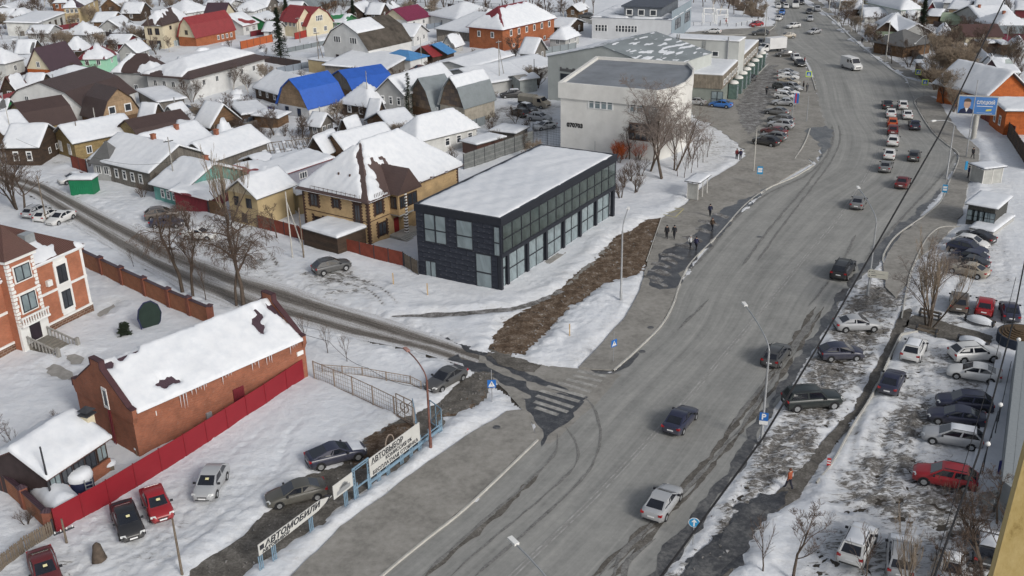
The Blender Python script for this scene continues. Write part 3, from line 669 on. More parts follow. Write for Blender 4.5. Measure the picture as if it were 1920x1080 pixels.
# tyre tracks and melt lines on the road
dark_tr = groundmat('damp_track', [(.36, (.1, .098, .094)), (.46, (.16, .157, .15)), (.54, (.2, .197, .188)), (.64, (.26, .255, .24))], 1.6, .8, .1, fine=4)
TR = [([(1093, 742), (1110, 760), (1122, 790), (1125, 830), (1105, 880), (1060, 930), (960, 1020), (880, 1090)], .22), ([(1060, 800), (1080, 830), (1080, 870), (1020, 930), (900, 1030), (840, 1085)], .18),
      ([(1045, 812), (1040, 850), (990, 905), (880, 1000), (790, 1082)], .2), ([(1330, 875), (1260, 945), (1160, 1040), (1120, 1084)], .16), ([(1400, 790), (1320, 880), (1230, 975), (1140, 1070)], .2),
      ([(1520, 600), (1470, 670), (1400, 760), (1370, 800)], .3), ([(1535, 590), (1495, 645), (1430, 740), (1390, 800)], .25), ([(1560, 235), (1562, 262), (1545, 300), (1510, 350), (1450, 420), (1390, 500)], .3), ([(1572, 235), (1575, 262), (1560, 300), (1524, 350), (1470, 420), (1420, 490)], .25),
      ([(1282, 520), (1300, 500), (1330, 470), (1360, 430), (1400, 390), (1450, 358), (1510, 330), (1545, 300)], .35), ([(1605, 440), (1580, 490), (1540, 545), (1515, 575)], .25), ([(1330, 560), (1300, 590), (1270, 620)], .3),
      ([(1620, 490), (1690, 410), (1765, 330), (1790, 290)], .3), ([(1230, 1010), (1180, 1050), (1170, 1085), (1175, 1130)], .4), ([(1215, 1000), (1165, 1040), (1150, 1090)], .3)]
for k, (pt, wd) in enumerate(TR): ribbon('tyre_track', pt, wd, dark_tr, .022+.0006*k, rag=.06, seed=k, taper=True)

for k, pl in enumerate([[(84, 692), (100, 680), (118, 690), (138, 698), (140, 712), (118, 712), (96, 706)], [(122, 668), (140, 664), (156, 672), (152, 682), (132, 684)], [(182, 590), (196, 580), (214, 570), (216, 575), (198, 588), (186, 596)]]):
    sheet('paved_patch', pl, conc, .03, .15, seed=60+k)
# churned earth as low relief over the flat dirt sheets
def rough_patch(name, px, mat, z0, amp, step=.25, seed=0):
    pl = [tuple(P(x, y).to_2d()) for x, y in px]; a = np.array(pl); (x0, y0), (x1, y1) = a.min(0), a.max(0)
    X, Y = np.meshgrid(np.arange(x0, x1, step), np.arange(y0, y1, step)); sd_ = -poly_sd(X, Y, pl)+N2(X, Y)*.4
    nz = make_noise(500+seed, .5, 4); Z = z0+np.clip(sd_/.8, -.2, 1)*(.5*amp+amp*np.abs(nz(X, Y))+amp*.5*N3(X, Y))
    o = grid_mesh(name, X, Y, Z, sd_ > -.15, mat); tag(o, kind='stuff')
rough_patch('earth_clods', DIRT, mud, .02, .055, seed=1); rough_patch('earth_clods', GATEMUD, gravel, .02, .06, seed=2); rough_patch('earth_clods', [(690, 820), (735, 795), (775, 790), (760, 850), (700, 880), (660, 870)], mud, .03, .06, seed=3)
rough_patch('earth_clods', [(915, 650), (975, 590), (1030, 560), (1010, 620), (985, 660)], mud, .04, .1, seed=4)
sheet('mud_patch', [(915, 650), (950, 660), (985, 664), (1018, 684), (1000, 700), (955, 690), (905, 668)], gravel, .035, .35, seed=81)
rg = random.Random(41); m = MB()
for reg, n_ in ((DIRT, 260), (GATEMUD, 60), (DRIVE, 120), (VERGE, 260)):
    a = np.array(reg); x0, y0 = a.min(0); x1, y1 = a.max(0); k = 0
    while k < n_:
        x, y = rg.uniform(x0, x1), rg.uniform(y0, y1)
        if poly_sd(np.array([x]), np.array([y]), reg)[0] > -3: k += .2; continue
        p = P(x, y); s_ = rg.uniform(.05, .16); vs = [(p.x+rg.uniform(-1, 1)*s_, p.y+rg.uniform(-1, 1)*s_, rg.uniform(.05, .09)+s_*q) for q in (0, 0, 0, .9, .8)]
        m.add(vs, [(0, 1, 3), (1, 2, 3), (2, 0, 4), (0, 3, 4), (3, 2, 4)]); k += 1
tag(m.build('rubble', slush), kind='stuff')
# ================================================================ BUILDERS
W_ = plain('white_wall', (.58, .58, .57), .9, .12, .5); GW = plain('grey_wall', (.36, .36, .35), .9, .15, .5)
CREAM = plain('cream_wall', (.55, .49, .36), .9, .12, .5); YEL = plain('yellow_wall', (.42, .33, .19), .9, .15, .6)
MINT = plain('mint_wall', (.30, .56, .40), .85, .06, .5); PLY = planks('plywood', (.34, .24, .15), (.27, .19, .12), 1.2, .9)
ORB = brickmat('orange_brick', (.36, .105, .035), (.29, .08, .028), (.3, .16, .1)); ORW = planks('orange_cladding', (.42, .115, .03), (.36, .095, .026), 3, .25)
REDB = brickmat('red_brick', (.33, .1, .048), (.25, .075, .037), (.25, .17, .13), patch=.2)
DKW = planks('dark_log_wall', (.075, .05, .035), (.05, .036, .028), 4, .22); BRW = planks('brown_log_wall', (.17, .1, .055), (.12, .075, .045), 4, .22); GRP = planks('grey_board_wall', (.2, .185, .165), (.14, .13, .12), 3, .16, vert=True)
YW = planks('ochre_board_wall', (.33, .25, .12), (.27, .2, .1), 3, .16); PAT = brickmat('scrap_panel_wall', (.25, .18, .12), (.12, .1, .09), (.05, .04, .03), .9, .7)
BRN = ribbed('brown_sheet_roof', (.062, .04, .036), .22, .5); BRR = ribbed('red_brown_sheet_roof', (.09, .043, .034), .22, .5, rows=.35); RED = ribbed('red_sheet_roof', (.23, .032, .035), .22, .5)
DRD = ribbed('dark_red_sheet_roof', (.15, .02, .028), .22, .5); PUR = ribbed('purple_sheet_roof', (.17, .02, .055), .22, .5); BLU = ribbed('blue_sheet_roof', (.025, .10, .42), .22, .5)
LBL = ribbed('light_blue_sheet_roof', (.07, .22, .45), .22, .5); GRY = ribbed('grey_sheet_roof', (.2, .225, .235), .25, .5); GRN = ribbed('green_sheet_roof', (.03, .2, .07), .22, .5); SLT = ribbed('slate_roof', (.12, .12, .12), .18, .8)
CPG = plain('dark_coping', (.065, .03, .034), .6, .2, 1)
DPU = ribbed('dark_plum_roof', (.06, .035, .045), .22, .5)
DIRTW = plain('dirty_white_wall', (.5, .5, .48), .9, .2, .5)
whf = plain('white_window_frame', (.7, .7, .69), .5, .05); brf = plain('brown_window_frame', (.05, .03, .022), .6, .2); dkf = plain('dark_window_frame', (.025, .028, .035), .5, .2)

# window kit: unit window 1 x 1, frame around a pane
def win_mesh(fr, mull=1, trans=0, fw_=.09):
    m = MB(); d0, d1 = -.07, .02
    m.box(-.5, .5, d0, d1, 0, fw_); m.box(-.5, .5, d0, d1, 1-fw_, 1); m.box(-.5, -.5+fw_, d0, d1, fw_, 1-fw_); m.box(.5-fw_, .5, d0, d1, fw_, 1-fw_)
    for k in range(mull):
        x = -.5+(k+1)/(mull+1); m.box(x-.03, x+.03, d0, d1, fw_, 1-fw_)
    if trans: m.box(-.5+fw_, .5-fw_, d0+.01, d1, trans-.02, trans+.02)
    return m.mesh('window_frame', fr)
WM = {k: win_mesh(f, n_, tr, t_) for k, (f, n_, tr, t_) in dict(white=(whf, 1, 0, .1), white3=(whf, 2, 0, .08), brown=(brf, 1, 0, .08), dark=(dkf, 1, 0, .05), dark2=(dkf, 1, .45, .02), plain=(whf, 0, 0, .12), trim=(whf, 0, .62, .14), grid=(whf, 3, .55, .05), dark1=(dkf, 0, .45, .03), dark0=(dkf, 0, 0, .028)).items()}
PANE = MB().box(-.46, .46, -.03, .0, .04, .96).mesh('pane', glz); PANE_S = MB().box(-.48, .48, -.03, .0, .02, .98).mesh('pane', shopg)
def window(root, x, y, z, w_, h_, rz, style='white', pane=None):
    f = link('window', WM[style], root, (x, y, z), rz, (w_, 1, h_)); link('pane', pane or PANE, f)
    return f
def wrow(root, face, n, z, w_, h_, L0, L1, style='white', pane=None, depth=0):
    for k in range(n):
        a = L0+(L1-L0)*(k+.5)/n
        if face == 'u': window(root, a, -depth-.0, z, w_, h_, 0, style, pane)
        else: window(root, -depth, a, z, w_, h_, -math.pi/2, style, pane)

def frame3(F, Rr, L, h, ref=None):
    f, r_, l = P(*F, h), P(*Rr, h), P(*L, h); u = r_-f; v_ = l-f
    if (ref or ('u' if (Vector(Rr)-Vector(F)).length >= (Vector(L)-Vector(F)).length else 'v')) == 'u': ang = math.atan2(u.y, u.x)
    else: ang = math.atan2(v_.y, v_.x)-math.pi/2
    return Vector((f.x, f.y, 0)), ang, u.length, v_.length
def profile(kind, W, h, rh, o):
    if kind == 'gable': s = rh/(W/2); return [(-o, h-s*o), (W/2, h+rh), (W+o, h-s*o)]
    if kind == 'gambrel': b = W*.2; q = .62*rh; return [(-o*.5, h-.15), (b, h+q), (W/2, h+rh), (W-b, h+q), (W+o*.5, h-.15)]
    if kind == 'shed': s = rh/W; return [(-o, h-s*o), (W+o, h+rh+s*o)]
    if kind == 'flat': return [(-o, h), (W+o, h)]
def prof_z(pr, y):
    return np.interp(y, [p[0] for p in pr], [p[1] for p in pr])
def roof_fn(kind, LU, LV, h, rh, o, axis, hipk=1.0):
    if kind == 'hip':
        s = rh/(min(LU, LV)/2)
        return lambda x, y: h+np.minimum(np.minimum(np.minimum(x, LU-x)*hipk, np.minimum(y, LV-y)), min(LU, LV)/2)*s
    W = LV if axis == 'u' else LU; pr = profile(kind, W, h, rh, o)
    return (lambda x, y: prof_z(pr, y)) if axis == 'u' else (lambda x, y: prof_z(pr, x))
def snow_roof(root, fn, x0, x1, y0, y1, T, mask, step, name='roof_snow', seed=0, top=.15):
    nx = max(4, int((x1-x0)/step)); ny = max(4, int((y1-y0)/step))
    xs = np.concatenate([[x0], np.linspace(x0, x1, nx+1), [x1]]); ys = np.concatenate([[y0], np.linspace(y0, y1, ny+1), [y1]])
    X, Y = np.meshgrid(xs, ys); zr = fn(X, Y)+top
    e = np.minimum(np.minimum(X-x0, x1-X), np.minimum(Y-y0, y1-Y))
    s = mask(X, Y) if callable(mask) else np.full(X.shape, float(mask))
    nz = make_noise(seed+900, .35, 3)(X, Y)
    t = (T*np.clip(s/.35, -.6, 1))*(1-.45*np.exp(-e/.22))
    t = t+np.where(s > 0, nz*T*.15, 0)
    ring = np.zeros(X.shape, bool); ring[0] = ring[-1] = True; ring[:, 0] = ring[:, -1] = True
    t = np.where(ring, -.03, t)
    keep = (t > -.04) & ~ring | ring & (s > -.1)
    keep = s > -.12
    o = grid_mesh(name, X, Y, zr+t, keep, snow); o.parent = root; return o
def maskn(a, seed, f=.12, amp=.8):
    nz = make_noise(seed+50, f, 3); return lambda x, y: a+nz(x, y)*amp
HN = [0]
def house(label, F, Rr, L, h, kind='gable', rh=2, wall=None, roofm=None, snowa=1.0, axis='u', ov=.45, wins=(), ref=None, cat='house', name='house', chim=None, T=.28, gab=None, group=None, base=None, hipk=1.0, foot=None):
    HN[0] += 1; seed = HN[0]
    o0, ang, LU, LV = frame3(F, Rr, L, h, ref)
    root = thing(name, label, cat, o0, ang, group); root['dims'] = (LU, LV)
    dist = o0.length; wall = wall or W_; roofm = roofm or SLT
    m = MB()
    m.prism([(0, 0), (LU, 0), (LU, LV), (0, LV)], -.4, h)
    m.build('wall', wall, root)
    fn = roof_fn(kind, LU, LV, h, rh, ov, axis, hipk)
    th = .14
    if kind == 'hip':
        s = rh/(min(LU, LV)/2); q = min(LU, LV)/2; z0 = h-s*ov
        if LU >= LV: a, b = (q/hipk, LV/2), (LU-q/hipk, LV/2)
        else: a, b = (LU/2, q), (LU/2, LV-q)
        c = [(-ov, -ov), (LU+ov, -ov), (LU+ov, LV+ov), (-ov, LV+ov)]
        m = MB(); vs = [(*p, z0+th) for p in c]+[(*a, h+rh+th), (*b, h+rh+th)]+[(*p, z0) for p in c]
        fs = [(0, 1, 5, 4), (1, 2, 5), (2, 3, 4, 5), (3, 0, 4)] if LU >= LV else [(0, 1, 4), (1, 2, 5, 4), (2, 3, 5), (3, 0, 4, 5)]
        m.add(vs, fs+[(6, 7, 1, 0), (7, 8, 2, 1), (8, 9, 3, 2), (9, 6, 0, 3), (9, 8, 7, 6)])
        rf = m.build('roof', roofm, root)
    else:
        Wd, Ld = (LV, LU) if axis == 'u' else (LU, LV); pr = profile(kind, Wd, h, rh, ov)
        m = MB(); n = len(pr); vs = []
        for x in (-ov, Ld+ov):
            vs += [(x, y, z+th) for y, z in pr]+[(x, y, z) for y, z in pr]
        fs = []
        for i in range(n-1):
            fs.append((i, 2*n+i, 2*n+i+1, i+1)); fs.append((n+i, n+i+1, 3*n+i+1, 3*n+i)); fs.append((i, i+1, n+i+1, n+i)); fs.append((2*n+i, 3*n+i, 3*n+i+1, 2*n+i+1))
        fs += [(0, n, 3*n, 2*n), (n-1, 3*n-1, 4*n-1, 2*n-1)]
        if axis == 'v': vs = [(y, x, z) for x, y, z in vs]
        else: fs = [tuple(reversed(f)) for f in fs]
        m.add(vs, fs); rf = m.build('roof', roofm, root)
        if kind != 'flat':
            pg = [(0, h-.02)]+[(y, z-.01) for y, z in pr[1:-1]]+[(Wd, h-.02)] if kind != 'shed' else [(0, h-.02), (Wd, h-.02), (Wd, h+rh-.02)]
            for x in (0.0, Ld):
                m = MB(); e = .02 if x == 0 else -.02
                vs = [(x+e*0, y, z) for y, z in pg]+[(x+(.15 if x == 0 else -.15), y, z) for y, z in pg]
                if axis == 'v': vs = [(y, x_, z) for x_, y, z in vs]
                k = len(pg); m.add(vs, [tuple(range(k)), tuple(range(2*k-1, k-1, -1))]+[(i, k+i, k+(i+1) % k, (i+1) % k) for i in range(k)])
                m.build('gable', gab or wall, root)
    if snowa is not None and snowa != 0 or callable(snowa):
        mk = snowa if callable(snowa) else (1.0 if snowa >= 1 else maskn(snowa, seed))
        step = max(.3, dist/420) if snowa == 1.0 else max(.22, dist/620)
        if callable(mk):
            f0 = mk; mk = lambda x, y: f0(x, y)
        snow_roof(root, fn, -ov-.04, LU+ov+.04, -ov-.04, LV+ov+.04, T, mk, step, seed=seed)
    if chim:
        x, y = chim[0]*LU, chim[1]*LV; z = float(fn(np.array(x), np.array(y))); c = link('chimney', CHIM[chim[2] if len(chim) > 2 else 'brick'], root, (x, y, z-.2))
    for wv in wins:
        face, n, z, w_, h_ = wv[:5]; rng = wv[5] if len(wv) > 5 else (.06, .94); st = wv[6] if len(wv) > 6 else 'white'
        LL = LU if face == 'u' else LV
        wrow(root, face, n, z, w_, h_, LL*rng[0], LL*rng[1], st)
    return root
CHIM = {}
m = MB(); m.box(-.3, .3, -.3, .3, 0, 1.2); m.box(-.36, .36, -.36, .36, 1.2, 1.32); CHIM['brick'] = m.mesh('chimney', REDB)
m = MB(); m.tube([(0, 0, 0), (0, 0, 1.3)], .12, 8); m.tube([(0, 0, 1.3), (0, 0, 1.5)], [.2, .05], 8); CHIM['pipe'] = m.mesh('chimney', steel)
m = MB(); m.box(-.25, .25, -.25, .25, 0, 1.5); CHIM['grey'] = m.mesh('chimney', conc)

# ---- fences: posts and panels, each a part
def fence(label, pxs, ht, kind='sheet', mat=None, pitch=2.5, post=None, name='fence', hbase=0.0, group=None, pm=None):
    pts = [P(*p) for p in pxs]; o0 = pts[0]; root = thing(name, label, 'fence', o0, 0, group)
    mat = mat or BRN; post = post or dsteel; cache = {}
    pmm = MB().box(-.05, .05, -.05, .05, -.3, ht+.06).mesh('post', post)
    for a, b in zip(pts, pts[1:]):
        L = (b-a).length; n = max(1, round(L/pitch)); s = L/n; ang = math.atan2((b-a).y, (b-a).x)
        key = round(s, 1)
        if kind == 'picket':
            bw = .16; bm = cache.get('b') or cache.setdefault('b', MB().add([(-.07, 0, 0), (.07, 0, 0), (.07, 0, ht-.08), (0, 0, ht), (-.07, 0, ht-.08), (-.07, .03, 0), (.07, .03, 0), (.07, .03, ht-.08), (0, .03, ht), (-.07, .03, ht-.08)], [(0, 1, 2, 3, 4), (9, 8, 7, 6, 5), (1, 6, 7, 2), (0, 4, 9, 5), (2, 7, 8, 3), (3, 8, 9, 4)]).mesh('board', mat))
            for k in range(int(L/pitch)):
                p = a.lerp(b, (k+.5)*pitch/L)-o0; q = link('board', bm, root, (p.x, p.y, random.uniform(-.06, .06)), ang); q.rotation_euler.y = random.uniform(-.04, .04); q.scale = (pitch/.16*random.uniform(.85, .95), 1, random.uniform(.93, 1.03))
            m = MB(); d = (b-o0)-(a-o0)
            for z in (ht*.25, ht*.75): m.bar(a-o0+Vector((0, 0, z))+Vector((-d.y, d.x, 0)).normalized()*.05, b-o0+Vector((0, 0, z))+Vector((-d.y, d.x, 0)).normalized()*.05, .05, .09)
            m.build('rail', woodp, root); continue
        me = cache.get(key)
        if not me:
            m = MB()
            if kind == 'sheet':
                m.box(.0, s, -.015, .015, .05, ht)
            elif kind == 'boards':
                for k in range(int(s/.16)): m.box(k*.16+.01, k*.16+.15, -.012, .012, .05, ht+.04*((k*7) % 3-1))
            elif kind == 'rail':
                m.bar((0, 0, ht), (s, 0, ht), .06); m.bar((0, 0, .25), (s, 0, .25), .05)
                for k in range(int(s/.35)): m.bar((k*.35+.17, 0, .25), (k*.35+.17, 0, ht), .025)
            elif kind == 'mesh':
                m.bar((0, 0, ht), (s, 0, ht), .06); m.bar((0, 0, .15), (s, 0, .15), .06)
                for k in range(int(s/.3)): m.bar((k*.3, 0, .15), (k*.3, 0, ht), .02)
                for k in range(int(ht/.4)): m.bar((0, 0, .3+k*.4), (s, 0, .3+k*.4), .02)
            me = cache[key] = m.mesh('panel', mat)
        for k in range(n):
            p = a.lerp(b, k/n)-o0; link('post', pmm, root, (p.x, p.y, 0), ang); link('panel', me, root, (p.x, p.y, 0), ang)
    p = pts[-1]-o0; link('post', pmm, root, (p.x, p.y, 0))
    return root

# ---- trees
def tree_mesh(seed, H=9, stems=1, spread=.35, tw=None, levels=4, thick=.16, up_=.25, nb=5, droop=0, tn=3, first=.35, tl=None):
    rg = random.Random(seed); T_ = MB(); C_ = MB()
    def grow(p, d, L, r, lv):
        n = 4 if lv < 2 else 3; pts = [p]; dd = d.copy()
        for i in range(n):
            dd = (dd+Vector((rg.gauss(0, .12), rg.gauss(0, .12), rg.gauss(0, .08)+(up_*.25 if lv else .02)-droop*lv*.07))).normalized()
            pts.append(pts[-1]+dd*L/n)
        rads = [max(.009, r*(1-.62*i/n)) for i in range(n+1)]
        (T_ if lv == 0 else C_).tube(pts, rads, 7 if lv == 0 else (5 if lv == 1 else 3), cap=False)
        if lv >= levels: return
        k = nb+ (2 if lv == 0 else 0)
        for j in range(k):
            f = rg.uniform(first if lv == 0 else .2, 1); i = min(n-1, int(f*n)); q = pts[i].lerp(pts[i+1], f*n-i)
            ax = Vector((rg.gauss(0, 1), rg.gauss(0, 1), rg.gauss(0, .5))).normalized(); base = (pts[i+1]-pts[i]).normalized()
            nd = (base*(1-spread)+ax*spread*1.35+Vector((0, 0, up_))).normalized()
            grow(q, nd, L*rg.uniform(.42, .66)*(1.1-f*.35)*(tl or 1 if lv == 0 else 1), rads[i]*rg.uniform(.45, .62), lv+1)
    for s in range(stems):
        a = rg.uniform(0, 6.28); lean = .0 if stems == 1 else .28
        grow(Vector((math.cos(a)*.15*(stems > 1), math.sin(a)*.15*(stems > 1), -.2)), Vector((math.cos(a)*lean, math.sin(a)*lean, 1)).normalized(), H*rg.uniform(.55, .68), thick*rg.uniform(.8, 1.1), 0)
    return T_, C_
TREES = {}
def treekind(key, bm=None, tm=None, **k):
    T_, C_ = tree_mesh(**k); TREES[key] = (T_.mesh('trunk', bm or bark, 60), C_.mesh('crown', tm or twig))
treekind('big', seed=1, H=13, spread=.5, levels=4, nb=7, thick=.22)
treekind('multi', seed=2, H=9, stems=4, spread=.42, levels=4, nb=5, thick=.13)
treekind('round', seed=3, H=8, stems=1, spread=.5, levels=4, nb=5, thick=.15)
treekind('tall', seed=4, H=12, stems=1, spread=.26, levels=4, nb=5, thick=.17, up_=.35)
treekind('poplar', seed=5, H=10, stems=5, spread=.16, levels=3, nb=5, thick=.1, up_=.6, tm=twigl)
treekind('elm', seed=21, H=13, spread=.56, levels=4, nb=6, thick=.2, up_=.3, droop=2.6, first=.38, tl=1.0)
treekind('elmb', seed=22, H=13, spread=.52, levels=4, nb=6, thick=.17, up_=.35, droop=2.2, first=.45, tl=.9)
treekind('elmp', seed=23, H=13, spread=.46, levels=4, nb=6, thick=.16, up_=.5, droop=1.6, first=.3, tl=1.05, stems=2, tm=plain('pinkish_twigs', (.2, .165, .145), .95, .3, 3))
treekind('sapling', seed=6, H=4.2, stems=1, spread=.33, levels=2, nb=6, thick=.05)
treekind('birch', seed=7, H=11, stems=2, spread=.34, levels=4, nb=5, thick=.15, bm=birch, droop=1)
treekind('bush', seed=8, H=3.2, stems=7, spread=.42, levels=2, nb=5, thick=.05, tm=twig)
treekind('dense', seed=9, H=9, stems=4, spread=.5, levels=4, nb=6, thick=.12, tm=twigl)
def tree(kind, px, s=1.0, label='', rz=None, cat='tree', group=None, name=None, hs=None):
    p = P(*px); nm = name or {'bush': 'bare_shrub', 'sapling': 'young_tree', 'birch': 'birch_tree'}.get(kind, 'bare_tree')
    t_ = thing(nm, label, 'shrub' if kind == 'bush' else cat, p, rz if rz is not None else random.uniform(0, 6.28), group)
    a, b_ = TREES[kind]; t_.scale = (s, s, (hs or s)); link('trunk', a, t_); link('crown', b_, t_); return t_
def conifer(px, H, W, label, group=None, seed=0, sparse=False):
    rg = random.Random(seed); p = P(*px); root = thing('spruce_tree', label, 'tree', p, 0, group)
    MB().tube([(0, 0, -.2), (0, 0, H)], [.16, .02], 6).build('trunk', bark, root)
    m = MB(); n = int(H*(9 if sparse else 26))
    for k in range(n):
        z = H*(.08+.92*(k/n)**.9); r_ = W*(1-z/H)**.75*rg.uniform(.6, 1.1)+.12; a = rg.uniform(0, 6.28)
        for j in range(5):
            f = (j+.6)/5; x = math.cos(a)*r_*f; y = math.sin(a)*r_*f; zz = z-r_*.28*f; sz = .16+.16*(1-f)+(.05 if sparse else .12)
            for q in range(2 if sparse else 3):
                b_ = rg.uniform(0, 6.28); c_ = Vector((x+rg.gauss(0, .1), y+rg.gauss(0, .1), zz+rg.gauss(0, .07)))
                d1 = Vector((math.cos(b_), math.sin(b_), rg.uniform(-.5, .1)))*sz; d2 = Vector((-math.sin(b_), math.cos(b_), rg.uniform(-.3, .3)))*sz*.5
                m.add([c_-d2, c_+d1, c_+d2], [(0, 1, 2)])
    m.build('crown', needle, root); return root
# ---- lamp posts and poles
def lamp_post(label, base, H, arm, head_dir, mat=None, group='street lamps along the main road', headm=None, armh=1.2):
    """arm: length, head_dir: world angle of the arm"""
    mat = mat or steel; root = thing('street_lamp', label, 'street lamp', P(*base), head_dir, group)
    MB().tube([(0, 0, -.2), (0, 0, 1.2), (0, 0, 1.25), (0, 0, H-armh)], [.14, .14, .105, .085], 8).build('pole', mat, root, 40)
    pts = [(0, 0, H-armh)]+[(arm*(1-math.cos(a)), 0, H-armh+armh*math.sin(a)) for a in [R(x) for x in (15, 30, 45, 60, 75, 90)]]
    MB().tube(pts, .06, 6).build('arm', mat, root, 40)
    m = MB(); m.box(arm-.1, arm+.65, -.15, .15, H-.02, H+.12); m.box(arm-.02, arm+.55, -.1, .1, H-.06, H-.02); m.build('lamp_head', headm or white, root); return root
def lamp_px(label, base, top, **k):
    """lamp post whose head stands at picture point top"""
    b = P(*base); ht = k.pop('H', 9.5); t_ = P(*top, ht); d = t_-b; d.z = 0
    return lamp_post(label, base, ht, max(.4, d.length-.3), math.atan2(d.y, d.x), **k)
def pole(label, base, H, mat=None, r_=.12, cross=(), brace=None, group='utility poles of the old quarter', name='utility_pole', rz=.7):
    root = thing(name, label, 'pole', P(*base), rz, group)
    MB().tube([(0, 0, -.2), (0, 0, H)], [r_, r_*.65], 7).build('pole', mat or woodp, root, 40)
    if brace: MB().tube([(brace, brace*.3, -.2), (.05, .0, H*.85)], [r_*.9, r_*.6], 7).build('brace', mat or woodp, root, 40)
    for z in cross:
        MB().box(-.7, .7, -.05, .05, z-.06, z+.06).build('crossarm', dsteel, root)
        m = MB()
        for x in (-.6, -.2, .2, .6): m.tube([(x, 0, z+.06), (x, 0, z+.22)], [.05, .03], 6)
        m.build('insulators', white, root)
    return root
def wire(label, pts, r_=.012, sag=.6, name='overhead_cable', mat=None, cat='cable', group=None):
    out = []
    for a, b in zip(pts, pts[1:]):
        a = Vector(a); b = Vector(b)
        for k in range(12): t_ = k/12; q = a.lerp(b, t_); q.z -= sag*4*t_*(1-t_); out.append(q)
    out.append(Vector(pts[-1])); o0 = out[0].copy()
    o = MB().tube([q-o0 for q in out], r_, 5).build(name, mat or black, None, 60, o0); return tag(o, label, cat, group)
# ---- text
def text_mesh(s, size, mat, extrude=.008, bold=0, align='LEFT', shear=0):
    c = bpy.data.curves.new('lettering', 'FONT'); c.body = s; c.size = size; c.extrude = extrude; c.offset = bold; c.align_x = align; c.shear = shear; c.resolution_u = 2
    o = bpy.data.objects.new('lettering', c); COL.objects.link(o); dg = bpy.context.evaluated_depsgraph_get(); dg.update()
    me = bpy.data.meshes.new_from_object(o.evaluated_get(dg)); bpy.data.objects.remove(o); me.materials.clear(); me.materials.append(mat); return me
ROTX = Matrix.Rotation(math.pi/2, 4, 'X')
def put_text(root, s, size, mat, x, y, z, sx=1, align='LEFT', bold=.012, name='lettering', shear=0, fit=None):
    me = text_mesh(s, size, mat, align=align, bold=bold, shear=shear); me.transform(ROTX)
    if fit: xs = [v_.co.x for v_ in me.vertices]; sx = fit/(max(xs)-min(xs))
    return link(name, me, root, (x, y, z), 0, (sx, 1, 1))

def facept(root, px, face, off=0):
    d = rt*(px[0]-960)-up*(px[1]-540)+fw*F_PX; a = root.rotation_euler.z; n_ = Vector((math.sin(a), -math.cos(a), 0)) if face == 'u' else Vector((-math.cos(a), -math.sin(a), 0))
    o_ = Vector((0, 0, CAM_H)); t_ = (root.location+n_*off-o_).dot(n_)/d.dot(n_); q = o_+d*t_; r_ = q-root.location
    ax = Vector((math.cos(a), math.sin(a), 0)) if face == 'u' else Vector((-math.sin(a), math.cos(a), 0)); return r_.dot(ax), q.z
def facewin(root, face, p1, p2, st='plain', pane=None, off=0.0):
    (a, z1), (b, z0) = facept(root, p1, face), facept(root, p2, face); w__ = abs(a-b); c_ = (a+b)/2
    return window(root, *((c_, -off) if face == 'u' else (-off, c_)), z0, w__, abs(z1-z0), 0 if face == 'u' else -math.pi/2, st, pane)
# ---- cars
PAINTS = {}
for k, c, dr in [('silver', (.36, .37, .385), .3), ('white', (.62, .62, .61), .25), ('black', (.014, .015, .019), .3), ('darkblue', (.016, .02, .048), .3), ('darkgrey', (.055, .058, .063), .35), ('grey', (.15, .155, .16), .35), ('red', (.28, .013, .02), .15), ('darkred', (.11, .014, .018), .3), ('blue', (.03, .14, .42), .2), ('green', (.012, .019, .021), .25), ('olive', (.07, .068, .058), .4), ('beige', (.34, .3, .24), .35), ('orange', (.5, .09, .02), .25), ('brown', (.09, .07, .058), .4)]:
    PAINTS[k] = paint('paint_'+k, c, .28, dr)
tyre = plain('tyre', (.02, .02, .021), .9, .3, 5); rimm = plain('wheel_rim', (.4, .41, .42), .4, .15, 6, .6); lampw = plain('headlamp_lens', (.62, .63, .62), .15, .05, 5, 0, .8); lampr = plain('tail_lamp_lens', (.33, .012, .015), .2, .1, 5, 0, .7)
plate = plain('number_plate', (.7, .7, .7), .5, .03, 3); trim = plain('black_trim', (.025, .026, .03), .7, .2, 4); tarp = plain('grey_tarpaulin', (.25, .235, .2), .9, .15, 1)
CT = dict(  # L W H, belt z, nose z, cowl x, roof front, roof rear, deck x, tail z, wheel r, clearance
    sedan=(4.5, 1.77, 1.45, .92, .66, 1.08, .12, -.95, -1.82, 1.0, .32, .2), coupe=(4.75, 1.88, 1.56, 1.02, .78, 1.05, .1, -.7, -2.2, 1.1, .38, .26), hatch=(4.1, 1.75, 1.5, .95, .7, 1.12, .25, -1.25, -1.98, 1.0, .32, .2),
    suv=(4.5, 1.86, 1.66, 1.06, .85, 1.12, .25, -1.5, -2.16, 1.1, .37, .27), bigsuv=(4.95, 1.95, 1.84, 1.16, .98, 1.12, .5, -2.0, -2.38, 1.18, .4, .32), wagon=(4.55, 1.76, 1.52, .96, .72, 1.1, .2, -1.65, -2.2, 1.02, .32, .22))
